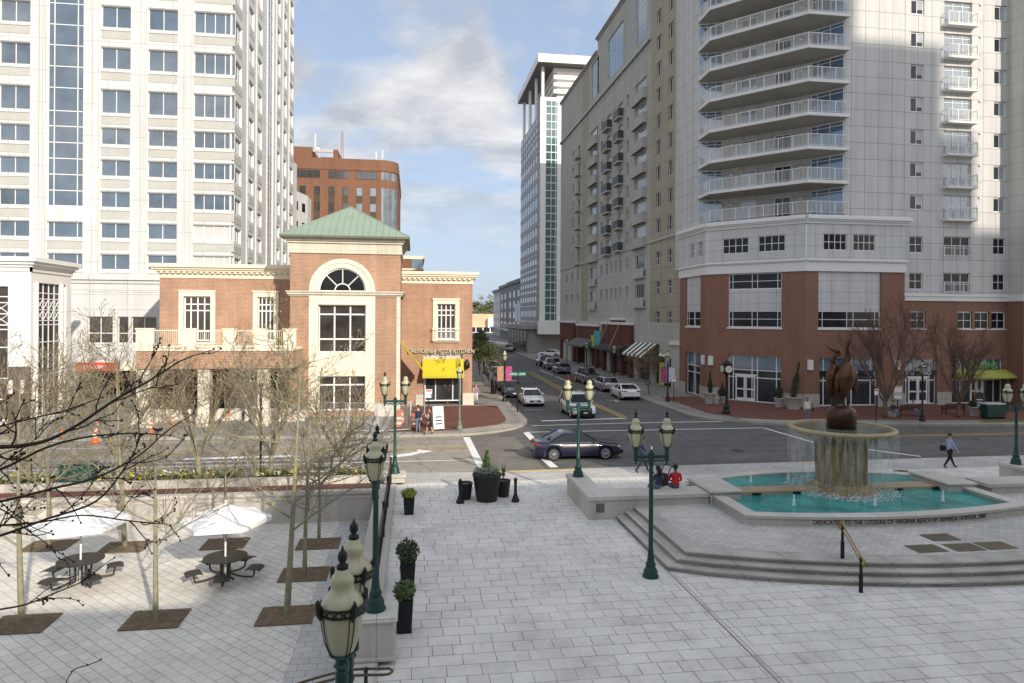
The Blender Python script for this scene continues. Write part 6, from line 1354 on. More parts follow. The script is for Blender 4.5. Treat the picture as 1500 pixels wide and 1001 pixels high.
def car(kind,col,p,rz,lab,grp='vehicles on the street',rim=rimm,roofrack=False,banded=None):
    L,Wd,H,deck,gr,gf,rr,rf,wh,belt,rw=CT[kind]; t=thing('parked_car' if 'parked' in lab else 'car',lab,'pickup' if kind=='pickup' else 'car',tuple(p),rz,grp)
    X=lambda f: (f-.5)*L; wx=[X(wh[0]),X(wh[1])]; ra=rw+.055; zc=rw; sill=.22 if kind not in('suv','pickup') else .32
    xs=set([X(q[0]) for q in deck]+[X(i/26) for i in range(27)])
    for w_ in wx:
        for k in range(-6,7): xs.add(w_+ra*math.sin(k/6*math.pi/2))
        xs.add(w_-ra-.015); xs.add(w_+ra+.015)
    xs=sorted(xs); xs=[x for i,x in enumerate(xs) if i==0 or x-xs[i-1]>.012]
    mb=MB(); rings=[]
    for x in xs:
        u=x/(L/2); w=Wd/2*(1-.13*abs(u)**7-.05*u*u*u*u); zt=lerp_(deck,x/L+.5); zs=zt-(.07 if zt>.7 else .04); zb=sill+ .12*max(0,(abs(u)-.86)/.14)
        for w_ in wx:
            if abs(x-w_)<ra: zb=max(zb,zc+math.sqrt(max(0,ra*ra-(x-w_)**2)))
        zb=min(zb,zs-.05); zm=zb+(zs-zb)*.45
        half=[(w*.94,zb),(w*.99,zb+(zs-zb)*.2),(w*1.0,zm),(w*.985,zs-.05 if zs-.05>zm else zs-.02),(w*.94,zs),(w*.84,zt),(w*.4,zt+.02),(0,zt+.025)]
        rings.append([(x,-y,z) for y,z in half]+[(x,y,z) for y,z in half[-2::-1]])
    n=len(rings[0]); 
    for r in rings: mb.v+=r
    for i in range(len(rings)-1):
        for j in range(n-1): mb.f.append([i*n+j,(i+1)*n+j,(i+1)*n+j+1,i*n+j+1]); mb.m.append(0)
        mb.f.append([i*n+n-1,(i+1)*n+n-1,(i+1)*n,i*n]); mb.m.append(1)
    mb.f.append(list(range(n-1,-1,-1))); mb.m.append(0); mb.f.append([(len(rings)-1)*n+j for j in range(n)]); mb.m.append(0)
    smooth_by_angle(mb.build('body',[col,trimk],t,world=False),50)
    # cabin
    wb,wr=Wd/2*.90,Wd/2*.68; zb=belt-.02
    def ring_(xr,xf,w,z,bl): 
        m=(xr+xf)/2; return [(xf-.06,-w,z),(xf+.02,-w*.75,z),(xf+.06,0,z),(xf+.02,w*.75,z),(xf-.06,w,z),(m,w*1.02,z),(xr+.05,w,z),(xr-.01,w*.75,z),(xr-.04,0,z),(xr-.01,-w*.75,z),(xr+.05,-w,z),(m,-w*1.02,z)]
    R0=ring_(X(gr),X(gf),wb,zb,0); R1=ring_(X(rr),X(rf),wr*1.03,H-.07,0); R2=ring_(X(rr)+.12,X(rf)-.12,wr*.86,H,0)
    mb=MB(); mb.add(R0+R1,[(i,(i+1)%12,12+(i+1)%12,12+i) for i in range(12)]); mb.build('window',carglass,t,False,world=False)
    mb=MB(); e=[Vector(q) for q in R1]; mb.add(R1+R2,[(i,(i+1)%12,12+(i+1)%12,12+i) for i in range(12)]+[tuple(range(12,24))]); 
    for i in (0,4,6,10): mb.tube([R0[i],tuple(Vector(R0[i]).lerp(Vector(R1[i]),.5)+Vector((0,0,.015))),R1[i]],.045 if i in(0,4) else .07,5)
    for i in (5,11): mb.tube([R0[i],R1[i]],.035,4)
    for a,b in ((0,10),(4,6)): mb.tube([R1[a],R1[(a+b)//2 if a==4 else 11],R1[b]],.035,4)
    if kind in('suv','wagon'):
        for sy in (-1,1): mb.tube([(X(rr+.1),sy*wr*.85,H+.03),(X(rf-.12),sy*wr*.85,H+.03)],.022,5)
    smooth_by_angle(mb.build('roof',col,t,world=False),40)
    if kind=='pickup':
        mb=MB(); mb.box(X(.02),X(.375),-Wd*.42,Wd*.42,1.16,1.2); mb.build('bed_cover',trimk,t,world=False)
    # wheels
    mt=MB(); mt.tube([(0,-.11,0),(0,-.085,0),(0,.085,0),(0,.11,0)],[rw*.9,rw,rw,rw*.9],22); tm=mt.mesh('tyre',tyre,False)
    mr=MB(); mr.tube([(0,-.1,0),(0,.1,0)],rw*.12,6)
    for sy in (-1,1):
        mr.tube([(0,sy*.07,0),(0,sy*.113,0)],[rw*.16,rw*.13],8)
        for k in range(10):
            a=2*math.pi*k/10; mr.tube([(rw*.12*math.cos(a),sy*.108,rw*.12*math.sin(a)),(rw*.66*math.cos(a),sy*.106,rw*.66*math.sin(a))],[rw*.05,rw*.06],4)
        for k in range(20):
            a,b=2*math.pi*k/20,2*math.pi*(k+1)/20; mr.tube([(rw*.68*math.cos(a),sy*.108,rw*.68*math.sin(a)),(rw*.68*math.cos(b),sy*.108,rw*.68*math.sin(b))],rw*.045,4,cap=False)
    rm=mr.mesh('rim',rim)
    for w_ in wx:
        for sy in (-1,1): q=link('wheel',tm,t,(w_,sy*(Wd/2-.125),rw),0,False); link('rim',rm,q,(0,0,0),0,False)
    # lights, plates, mirrors, trim
    zf=lerp_(deck,.97)-.08; zr=lerp_(deck,.02)-.13
    for sy in (-1,1):
        y=sy*Wd*.36; mb=MB(); mb.tube([(X(.985),y*.72,zf-.03),(X(.97),y*.98,zf),(X(.93),sy*Wd*.462,zf+.05)],[.03,.07,.03],7); mb.build('headlight',hlm,t,True,world=False)
        mb=MB(); 
        if kind in('suv','wagon','pickup'): mb.bbox(X(-.001),X(.02),sy*Wd*.44-.06,sy*Wd*.44+.06,zr-.25,zr+.08,.015)
        else: mb.tube([(X(.002),y*.6,zr),(X(.006),y*.95,zr),(X(.05),sy*Wd*.468,zr+.03)],[.04,.075,.035],7)
        mb.build('taillight',tlm,t,True,world=False)
        mb=MB(); mb.ball((X(gf)-.42,sy*(Wd/2+.06),belt+.07),.085,8,0,.75); mb.tube([(X(gf)-.4,sy*(Wd/2-.1),belt+.02),(X(gf)-.4,sy*(Wd/2+.04),belt+.06)],.03,5); mb.build('door_mirror',col,t,True,world=False)
        for f in (.40,.60): mb=MB(); mb.tube([(X(f),sy*(Wd/2*.985),belt-.16),(X(f)+.2,sy*(Wd/2*.985),belt-.16)],.018,5); mb.build('door_handle',chrome if kind=='sedan' else col,t,world=False)
        if kind in ('sedan','coupe','sporty'):
            i,j=(5,6) if sy>0 else (11,10); mb=MB(); b0=[Vector(R0[k]) for k in ((4,5,6) if sy>0 else (0,11,10))]; t0=[Vector(R1[k]) for k in ((4,5,6) if sy>0 else (0,11,10))]; o_=Vector((0,sy*.02,0)); mb.tube([b0[0]+o_,b0[1]+o_,b0[2]+o_,t0[2]+o_,t0[1]+o_,t0[0]+o_,b0[0]+o_],.013,4); mb.build('window_trim',chrome,t,world=False)
    mb=MB(); mb.bbox(X(.994),X(1.003),-Wd*.26,Wd*.26,.42,.58 if kind not in('suv','pickup') else .86,.01); mb.build('grille',trimk,t,world=False)
    mb=MB(); mb.box(X(1.003),X(1.006),-.16,.16,.44,.54); mb.build('licence_plate',platem,t,world=False)
    mb=MB(); mb.box(X(-.004),X(-.001),-.16,.16,.62,.74); mb.build('licence_plate',platem,t,world=False)
    mb=MB(); mb.bbox(X(-.003),X(.02),-Wd*.38,Wd*.38,.27,.40,.02); mb.build('bumper',trimk,t,world=False); mb=MB(); mb.bbox(X(.98),X(1.0),-Wd*.36,Wd*.36,.26,.36,.02); mb.build('bumper',trimk,t,world=False)
    return t
navy=paint('paint_navy',(.006,.007,.028)); pwht=paint('paint_white',(.74,.74,.73)); silver=paint('paint_silver',(.36,.37,.38),.4); pgrey=paint('paint_grey',(.16,.17,.18),.3); pblue=paint('paint_slate_blue',(.10,.13,.19),.3); pblk=paint('paint_black',(.012,.012,.014)); pred=paint('paint_red',(.2,.02,.02))
ZR=-.115; H90=math.pi/2
car('sedan',navy,(8.85,36.45,ZR),math.radians(1),'dark blue four-door sedan crossing in front of the plaza')
car('coupe',pwht,(10.25,59.3,ZR),-H90,'white two-door car facing the camera at the left kerb of the receding street')
car('suv',pwht,(12.7,52.1,ZR),-H90+.03,'white sport utility with roof rails waiting behind the stop line, facing the camera')
g='cars parked at the right kerb'
car('sporty',pwht,(20.0,63.0,ZR),H90-.04,'white low sports saloon parked at the right kerb, nearest of its row',g)
car('wagon',silver,(20.1,69.9,ZR),H90-.03,'silver estate car parked at the right kerb behind the white sports saloon',g)
car('pickup',pgrey,(20.15,77.8,ZR),H90,'grey crew-cab pickup parked at the right kerb beyond the silver estate',g)
car('wagon',pblue,(20.1,92.0,ZR),H90,'slate blue hatchback parked at the right kerb past the brick-paved bay',g)
car('suv',pgrey,(20.2,99.2,ZR),H90,'grey sport utility parked at the right kerb, second from the far end',g)
car('suv',pblk,(20.25,105.8,ZR),H90,'black sport utility parked at the right kerb, farthest of the row',g)
car('sedan',pwht,(26.2,129.5,ZR),H90+1.0,'white sedan turning out beside the glass tower podium',g)
g='cars parked at the left kerb'
for i,(k,c,y,x,l) in enumerate((('sedan',navy,65.6,9.55,'navy sedan parked at the left kerb right behind the white coupe'),('suv',pblk,71.6,9.7,'black sport utility parked at the left kerb behind the navy sedan'),('sedan',pblue,77.6,9.9,'slate blue sedan parked at the left kerb, under the first leafy trees'),('wagon',silver,83.8,10.2,'silver estate parked at the left kerb between dark cars'),
    ('suv',pwht,90,10.6,'white sport utility parked at the left kerb among the leafy trees'),('sedan',pblk,96.2,11.0,'black sedan parked at the left kerb beyond the white sport utility'),('wagon',pwht,102.4,11.5,'white estate parked at the left kerb in the tree shade'),('sedan',pred,108.6,12.0,'dark red sedan parked at the left kerb in the tree shade'),('suv',silver,115,12.6,'silver sport utility parked at the left kerb, farthest of the row'))):
    car(k,c,(x,y,ZR),-H90-.06,l,g)
for x,y,c,k,l in ((21.5,150,silver,'suv','silver car driving away far down the street'),(19.6,172,pgrey,'sedan','grey car far down the street near the flats')):
    car(k,c,(x,y,ZR),H90-.3,l)
# ================================================================ people
skin1=pm('skin_light',(.48,.29,.21),.6,.08,8); skin2=pm('skin_brown',(.16,.085,.055),.6,.08,8); hairb=pm('hair_black',(.012,.01,.01),.6,.3,9); hairn=pm('hair_brown',(.06,.035,.02),.6,.3,9)
def cloth(n,c): return pm('cloth_'+n,c,.85,.2,7)
def person(lab,p,rz,pose='stand',top=None,legs=None,shoe=None,skin=skin1,hair=hairn,long=False,sc=1.0,sleeve=1.0,skirt=None,bag=None,armR=None,armL=None,grp=None,shorts=False):
    root=thing('person',lab,'person',tuple(p),rz,grp)
    V=[];E=[];Rd=[];T=[]
    def j(co,r,par=None,tg=0): V.append(co); Rd.append(r); T.append(tg); i=len(V)-1; (E.append((par,i)) if par is not None else None); return i
    sit=pose=='sit'; zp=.56 if sit else .93
    pel=j((0,0,zp),.135,None,1); sp=j((.01,0,zp+.2),.118,pel,0); ch=j((.015,0,zp+.4),.14,sp,0); nb_=j((.0,0,zp+.53),.065,ch,3); nk=j((.015,0,zp+.6),.055,nb_,3); hd=j((.03,0,zp+.69),.088,nk,3); ht=j((.03,0,zp+.79),.075,hd,3)
    sw={'walk':.42,'stand':.05,'sit':0,'stroll':.25}[pose]
    for s in (-1,1):
        if sit:
            hp=j((.02,s*.1,zp-.02),.10,pel,1); kn=j((.44,s*.13,zp-.02),.07,hp,1); an=j((.46,s*.12,zp-.43),.048,kn,1); to=j((.60,s*.13,zp-.49),.036,an,2)
        else:
            a=sw*s; hp=j((0,s*.095,.86),.10,pel,1); kx=.46*math.sin(a*.75); kn=j((kx+.02,s*.095,.48),.066,hp,4 if shorts else 1); ax=kx+.43*math.sin(a*1.05 if a>0 else a*1.35); az=.09 if a>=0 else .09+.10*abs(sw)
            an=j((ax,s*.09,az),.045,kn,4 if shorts else 1); to=j((ax+.16,s*.1,.035 if a>=0 else .05),.036,an,2)
        am={-1:armR,1:armL}[s]; sh=j((.0,s*.185,zp+.45),.066,ch,0)
        if am=='up': el=(.10,s*.24,zp+.2); wr=(.32,s*.16,zp+.34)
        elif am=='lap' or (sit and am is None): el=(.06,s*.25,zp+.2); wr=(.30,s*.12,zp+.12)
        else: b=-sw*s*.9; el=(.27*math.sin(b)-.01,s*.235,zp+.2); wr=(.27*math.sin(b)+.25*math.sin(b+.25),s*.24,zp-.04)
        e_=j(el,.046,sh,0 if sleeve>.4 else 3); w_=j(wr,.033,e_,0 if sleeve>.8 else 3); f=(Vector(wr)-Vector(el)).normalized(); pm_=j(tuple(Vector(wr)+f*.07),.034,w_,3)
        q=Vector(wr)+f*.07; sd=Vector((0,-s,0)).cross(f); sd=sd.normalized() if sd.length>.1 else Vector((1,0,0)); inn=Vector((0,-s*.02,0))
        for k,ln in enumerate((.075,.085,.08,.062)):
            b0=q+sd*(.024-.016*k); m=j(tuple(b0+f*ln*.55),.0105,pm_,3); j(tuple(b0+f*ln+inn),.0085,m,3)
        tb0=Vector(wr)+f*.03+sd*.035; m=j(tuple(tb0+f*.02),.012,w_,3); j(tuple(tb0+f*.06+sd*.01+inn),.0095,m,3)
    me=bpy.data.meshes.new('tmp'); me.from_pydata(V,E,[]); o=bpy.data.objects.new('tmp',me); COL.objects.link(o)
    sk=o.modifiers.new('s','SKIN'); ss=o.modifiers.new('d','SUBSURF'); ss.levels=2; ss.render_levels=2
    if not me.skin_vertices: 
        bpy.context.view_layer.objects.active=o; me.attributes.new('x','FLOAT','POINT')
    if not me.skin_vertices:
        import bmesh; bm=bmesh.new(); bm.from_mesh(me); bm.verts.layers.skin.verify(); bm.to_mesh(me); bm.free()
    for i,sv in enumerate(me.skin_vertices[0].data): sv.radius=(Rd[i],Rd[i]*(.8 if T[i]==0 and Rd[i]>.1 else 1) if False else Rd[i]); sv.use_root=(i==0)
    dg=bpy.context.evaluated_depsgraph_get(); ev=bpy.data.meshes.new_from_object(o.evaluated_get(dg)); bpy.data.objects.remove(o)
    segs=[(Vector(V[a]),Vector(V[b]),T[b]) for a,b in E]
    def near(c):
        best=(9,0)
        for a,b,tg in segs:
            d=b-a; t=max(0,min(1,(c-a).dot(d)/max(d.length_squared,1e-9))); q=(c-(a+d*t)).length
            if q<best[0]: best=(q,tg)
        return best[1]
    mats=[top,legs,shoe or trimk,skin,skin]; ev.materials.clear()
    for m in mats: ev.materials.append(m)
    for v in ev.vertices:
        if v.co.z>zp+.25 and abs(v.co.y)<.22 and v.co.z<zp+.55: v.co.x*=.72
    for pl_ in ev.polygons: pl_.material_index=near(pl_.center); pl_.use_smooth=True
    ev.name='body'; b=link('body',ev,root,(0,0,0),0,False)
    mb=MB(); hz=zp+.745; mb.ball((.012,0,hz+.02),.108,12); mb.v=[(x if x<.06 else .06,y,z if z>hz-.06 or x<-.02 else hz-.06) for x,y,z in mb.v]
    if long: mb.tube([(-.05,0,hz),(-.10,0,hz-.12),(-.10,0,hz-.30)],[.09,.09,.05],8)
    mb.build('hair',hair,b,True,world=False)
    mb=MB(); mb.tube([(.105,0,zp+.735),(.13,0,zp+.705),(.11,0,zp+.70)],[.012,.018,.012],5); mb.build('nose',skin,b,True,world=False)
    for s in (-1,1): mb=MB(); mb.ball((.108,s*.032,zp+.74),.010,5); mb.build('eye',trimk,b,world=False); mb=MB(); mb.ball((.02,s*.088,zp+.725),.024,6); mb.build('ear',skin,b,world=False)
    if skirt: mb=MB(); mb.lathe([(.12,zp+.12),(.155,zp-.03),(.18,zp-.25),(.20,zp-.42)],14,0,0,0,False); mb.build('skirt',skirt,b,True,world=False)
    root.scale=(sc,)*3
    if bag: 
        bx,by,bz,bm_=bag; c=root.matrix_basis@Vector((0,0,0)); a=rz; mb=MB(); mb.bbox(-.15,.15,-.06,.06,-.16,.12,.03); mb.tube([(-.12,0,.11),(-.04,0,.42),(.04,0,.42),(.12,0,.11)],.012,4)
        w_=Vector(p)+Vector((bx*math.cos(a)-by*math.sin(a),bx*math.sin(a)+by*math.cos(a),bz)); o=mb.build('shoulder_bag',bm_,None,loc=w_,rz=a); tag(o,'dark shoulder bag carried by '+('the woman walking on the right' if lab.startswith('woman in light') else 'the woman in the white jacket'),'bag')
    return root
jeans=cloth('jeans',(.13,.17,.25)); blk=cloth('black',(.014,.014,.016)); 
G2=lambda a,b,z=.05: at(a,b,z)
person('man in navy shirt and pale jeans standing by the fence, back turned',G2(612.5,634),2.2,'stand',cloth('navy',(.02,.025,.06)),jeans,skin=skin1,hair=hairn)
person('woman in black top and skirt holding papers, beside the A-frame board',G2(629,636.5),2.8,'stroll',blk,blk,skin=skin1,hair=hairn,sleeve=.3,skirt=blk,armL='up',shorts=True,sc=.98)
person('man in purple plaid shirt and white trousers on the left pavement',G2(697,592),-1.6,'stroll',cloth('plaid',(.22,.16,.28)),cloth('white',(.6,.58,.55)),skin=skin1,hair=hairn,sleeve=.3)
person('man in dark blue jacket walking at the plaza edge with a cup',at(941,693,.004),.0,'walk',cloth('slate',(.055,.065,.105)),cloth('dkblue',(.018,.02,.045)),skin=skin2,hair=hairb,armR='up')
c=at(941,693,0); mb=MB(); mb.lathe([(.03,1.17),(.04,1.29),(.042,1.30)],10,c.x+.40,c.y-.16); tag(mb.build('paper_cup',white,None),'small white cup held by the man walking at the plaza edge','cup')
wz=.862
person('girl in dark blue sleeveless top with long black hair, seated on the wall',(9.45,25.45,wz-.43),1.9,'sit',cloth('indigo',(.03,.03,.075)),jeans,skin=skin2,hair=hairb,long=True,sleeve=.2,sc=.95)
person('woman in bright red top seated on the wall beside the girl',(10.15,25.45,wz-.43),1.4,'sit',cloth('red',(.50,.015,.02)),cloth('print',(.10,.08,.16)),skin=skin2,hair=hairb,sleeve=.9,sc=.97)
pr=thing('pushchair','black framed pushchair parked behind the seated woman in red','pushchair',(9.95,26.5,0),.3); mb=MB()
for sy in (-.22,.22): mb.tube([(-.3,sy,.15),(.0,sy,.75),(.3,sy,1.45),(.42,sy,1.5)],.022,6); mb.tube([(.35,sy,.15),(.05,sy,.7),(-.2,sy,1.25)],.02,6)
mb.tube([(.42,-.22,1.5),(.42,.22,1.5)],.022,6); mb.build('frame',black,pr,world=False); mb=MB(); mb.bbox(-.15,.25,-.2,.2,.55,.62,.02); mb.bbox(.16,.25,-.2,.2,.62,1.2,.02); mb.build('seat',cloth('charcoal',(.03,.03,.035)),pr,world=False)
for x in (-.3,.35):
    for sy in (-.24,.24): mb=MB(); mb.tube([(x,sy-.02,.13),(x,sy+.02,.13)],.12,12); mb.build('wheel',tyre,pr,world=False)
person('woman in light blue jacket and black trousers striding right, past the fountain',at(1391,686,.004),-.05,'walk',cloth('skyblue',(.30,.36,.48)),blk,skin=skin1,hair=hairn,bag=(-.2,.22,1.0,blk))
person('woman in white jacket and jeans standing before the large cypress pot',G2(1183,617),-1.9,'stand',cloth('ivory',(.66,.62,.55)),jeans,skin=skin1,hair=hairn,long=True,sc=.97,bag=(.1,.3,.9,blk))
# ================================================================ far pavement furniture
bm_=pm('bench_brown',(.06,.035,.025),.6,.3,5)
def bench(p,rz,lab,w=1.7):
    t=thing('park_bench',lab,'bench',tuple(p),rz,'benches in front of the shops'); mb=MB()
    for i in range(5): mb.box(-w/2,w/2,-.22+i*.09,-.15+i*.09,.43,.46)
    mb.build('seat',bm_,t,world=False); mb=MB()
    for i in range(4): mb.box(-w/2,w/2,.24+i*.012,.265+i*.012,.52+i*.1,.60+i*.1)
    mb.build('backrest',bm_,t,world=False)
    for x in (-w/2+.06,w/2-.06): mb=MB(); mb.box(x-.025,x+.025,-.22,-.17,0,.62); mb.box(x-.025,x+.025,.2,.24,0,.9); mb.box(x-.025,x+.025,-.169,.199,.38,.425); mb.box(x-.03,x+.03,-.24,.235,.625,.66); mb.build('leg',black,t,world=False)
b1_=G2(1330,609); b2_=G2(1396,607); bench(b1_,math.pi,'dark slatted bench below the STUDIO sign, with a person seated'); bench(b2_,math.pi,'empty dark slatted bench beside the smaller reddish tree')
person('person in pale shirt and jeans seated on the bench below the STUDIO sign',b1_+Vector((.45,.02,-.1)),-1.57,'sit',cloth('mauve',(.3,.22,.25)),jeans,skin=skin1,hair=hairn,sc=.98)
person('person in dark clothes crouched by the larger reddish tree',G2(1308,611),-1.3,'sit',cloth('night',(.02,.03,.06)),jeans,skin=skin1,hair=hairb,sc=.9)
bx=thing('low_block','low stone block under the person by the tree','block',tuple(G2(1308,611)+Vector((-.02,.12,0))),0); mb=MB(); mb.bbox(-.3,.3,-.2,.2,0,.38,.03); mb.build('stone',stoneb,bx,world=False)
c=G2(1461,614); nb2=thing('litter_bin','wide dark green bin enclosure behind the right twin lamp','bin',(c.x,c.y+.4,.05)); mb=MB(); mb.bbox(-.8,.8,-.35,.35,.1,1.05,.03); mb.build('body',lgreen,nb2,world=False); mb=MB(); mb.bbox(-.84,.84,-.39,.39,1.052,1.15,.02); mb.build('lid',greyf,nb2,world=False)
for x in (-.7,.7): mb=MB(); mb.box(x-.05,x+.05,-.3,.3,0,.099); mb.build('foot',black,nb2,world=False)
cyp=pm('cypress_leaf',(.028,.05,.02),.7,.4,6); potg=pm('pot_grey',(.42,.41,.38),.8,.1,3)
def cypress(h,r,lean=0):
    rnd=random.Random(int(h*100))
    def f(mb,h0):
        mb.tube([(0,0,h0-.1),(lean*.5,0,h0+h*.5)],[.04,.02],5)
        for k in range(26): t=k/25; leafball(mb,(lean*t,0,h0+.05+h*t),r*(math.sin(min(1,t*1.15+.18)*math.pi)**.7)*.9+.03,.16,70,.06,rnd)
    return mk(f,cyp)
g='planted pots in front of the corner shop'
pot(G2(1040,591),.42,.55,.95,potg,'tall grey pot with a slim cypress, left end of the shopfront',g,cypress(1.7,.26)); pot(G2(1049.5,592),.22,.3,.55,potg,'low pale empty-looking pot beside the slim cypress',g)
pot(G2(1058,590.5),.3,.4,.6,potg,'grey pot with a round bush beside the street clock',g,cypress(1.0,.5)); pot(G2(1141,596),.32,.42,.75,potg,'pale pot with a dome bush under the shop window',g,cypress(1.2,.46)); pot(G2(1162,599),.5,.66,1.0,potg,'large pale pot with a leaning dark cypress by the brick corner',g,cypress(2.7,.42,.5))
pot(G2(1425,609),.25,.36,.7,potg,'small stone pot with dark plant beside the chalkboard',g,cypress(.5,.3))
# street clock
c=G2(1064,606); ck=thing('street_clock','black four-faced street clock on a post before the corner shop','clock',tuple(c),0); mb=MB(); mb.lathe([(.32,0),(.32,.15),(.24,.3),(.22,.6),(.14,.7),(.11,.95),(.08,1.1),(.075,2.9),(.12,3.0),(.08,3.1)],14); mb.build('post',black,ck,world=False)
mb=MB(); mb.bbox(-.36,.36,-.36,.36,3.12,3.9,.08); mb.lathe([(.42,3.9),(.36,3.98),(.2,4.08),(.03,4.2)],12); mb.build('clock_case',black,ck,world=False); ckf=pm('clock_face',(.62,.60,.48),.4,.05)
for a in range(4):
    mb=MB(); mb.tube([(0,-.365,3.5),(0,-.385,3.5)],.28,22); f=mb.build('clock_face',ckf,ck,world=False,loc=(0,0,0),rz=a*math.pi/2)
    mb=MB(); mb.tube([(0,-.39,3.5),(.08,-.39,3.66)],.014,4); mb.tube([(0,-.39,3.5),(-.12,-.39,3.4)],.012,4)
    for k in range(12): t=k*math.pi/6; mb.box(.23*math.cos(t)-.012,.23*math.cos(t)+.012,-.392,-.386,3.5+.23*math.sin(t)-.012,3.5+.23*math.sin(t)+.012)
    mb.build('clock_hand',black,f,world=False)
# single acorn lamps
def single(p,H,lab,m=black,banners=None):
    t=thing('street_lamp',lab,'street lamp',tuple(p),0,'single acorn street lamps'); lamp_parts(t,H,False,m)
    if banners:
        for s,bmat in zip((-1,1),banners):
            mb=MB(); mb.box(s*.1,s*.66,-.01,.01,H-2.25,H-.95) if s>0 else mb.box(-.66,-.1,-.01,.01,H-2.25,H-.95); mb.build('banner',bmat,t,world=False); mb=MB(); mb.tube([(0,0,H-.93),(s*.68,0,H-.93)],.015,4); mb.tube([(0,0,H-2.27),(s*.68,0,H-2.27)],.015,4); mb.build('banner_arm',black,t,world=False)
lgrey=pm('lamp_post_grey',(.13,.16,.14),.5,.2,3)
pink=pm('banner_pink',(.36,.06,.17),.7,.5,4); bwhite=pm('banner_white',(.55,.52,.55),.7,.4,5); orng=pm('banner_orange',(.38,.2,.13),.7,.5,4)
single(G2(673,629),3.75,'sunlit grey lamp post by the yellow awning',lgrey)
single(G2(739,588),4.05,'black lamp with orange and pink banners on the left pavement',black,(orng,pink)); single(G2(978,588),4.0,'black lamp with pink and white banners on the right pavement',black,(pink,bwhite))
single((22.4,74.5,.05),3.9,'black lamp between the pickup and the estate on the right pavement'); single((22.3,86.5,.05),3.9,'black lamp beside the turquoise hanging sign'); single((22.3,98,.05),3.9,'black lamp on the right pavement beside the slate blue hatchback')
single(G2(1351,617),3.9,'slim black lamp between bench and STUDIO door'); single((8.3,73.5,.05),3.8,'black lamp on the left pavement past the litter bin')
single((9.3,90,.05),3.8,'black lamp among the leafy trees on the left')
c=G2(723,577); t=thing('litter_bin','black slatted litter bin on the left pavement','bin',tuple(c)); mb=MB(); mb.lathe([(.24,0),(.27,.05),(.3,.85),(.26,.9)],16); mb.build('body',black,t,world=False); mb=MB(); mb.lathe([(.31,.902),(.25,1.0),(.12,1.06)],16); mb.build('lid',black,t,world=False)
# street name sign
c=G2(758,604); t=thing('street_sign','green street name blade on a dark post at the left corner','street sign',tuple(c)); mb=MB(); mb.tube([(0,0,0),(0,0,3.2)],.045,8); mb.build('post',black,t,world=False); mb=MB(); mb.box(-.62,.62,-.015,.015,2.85,3.15); b=mb.build('blade',pm('sign_blade_green',(.012,.16,.10),.5,.05),t,world=False)
me=text_mesh('CENTRAL PARK',.13,.004); me.materials.append(white); o=link('lettering',me,b,(0,-.022,2.93),0,False); o.rotation_euler=(math.pi/2,0,0)
mb=MB(); mb.box(-.28,.28,-.06,-.03,1.5,2.2); mb.build('sign_back',trimk,t,world=False)
def signpost(p,h,lab,w=.3,hh=.45,m=None):
    t=thing('sign_post',lab,'sign',tuple(p)); mb=MB(); mb.tube([(0,0,0),(0,0,h)],.03,6); mb.build('post',black,t,world=False); mb=MB(); mb.box(-w/2,w/2,-.05,-.03,h-hh,h); mb.build('sign_plate',m or white,t,world=False)
    if m is None: mb=MB(); mb.box(-w/2+.04,w/2-.04,-.054,-.051,h-.16,h-.05); mb.build('sign_mark',pm('sign_mark_red',(.5,.06,.06),.5),t,world=False)
signpost(G2(1283,618),2.4,'thin black post with a small white plate before the larger tree'); signpost(G2(628,618),2.3,'white and red parking sign post behind the two pedestrians',.45,.6); signpost(G2(987,591),2.3,'small sign post on the right pavement beside the bannered lamp',.3,.4); signpost(G2(750,597),2.2,'small bare sign post on the left kerb by the white coupe',.25,.4,trimk)
c=G2(1315,596); t=thing('menu_board','grey poster stand beside the STUDIO shopfront','sign board',tuple(c)); mb=MB(); mb.tube([(0,0,0),(0,0,.6)],.04,6); mb.build('stand',black,t,world=False); mb=MB(); mb.bbox(-.42,.42,-.04,.04,.6,1.75,.02); b=mb.build('board',greyf,t,world=False); mb=MB(); mb.box(-.34,.34,-.05,-.043,1.25,1.62); mb.box(-.34,.34,-.05,-.043,.72,.95); mb.build('poster',white,b,world=False)
def aframe(p,rz,lab,m,w=.6,h=1.1):
    t=thing('a_frame_board',lab,'sign board',tuple(p),rz); 
    for s in (-1,1):
        mb=MB(); mb.add([(-w/2,s*.3,.1),(w/2,s*.3,.1),(w/2,s*.03,h),(-w/2,s*.03,h),(-w/2,s*.27,.1),(w/2,s*.27,.1),(w/2,s*.0,h),(-w/2,s*.0,h)],[(0,1,2,3),(7,6,5,4),(0,4,5,1),(2,6,7,3),(1,5,6,2),(3,7,4,0)]); b=mb.build('board',m,t,world=False)
        mb=MB(); 
        for i in range(3): z=.4+i*.22; y=s*(.3-(z-.1)/(h-.1)*.27+.012); mb.box(-w*.3,w*.3,y-.004,y+.004,z,z+.08)
        mb.build('lettering_lines',trimk if m is not trimk else white,b,world=False)
        for q in (-w/2,w/2): mb=MB(); mb.tube([(q,s*.33,0),(q,s*.02,h+.02)],.02,5); mb.build('leg',pm('wood_frame',(.3,.19,.1),.7),t,world=False)
aframe(G2(641,630),.3,'white A-frame menu board on the red paving near the yellow awning',white,.75,1.55); aframe(G2(1433,601),-.2,'dark chalkboard leaning by the green awning shop',trimk,.75,1.45)
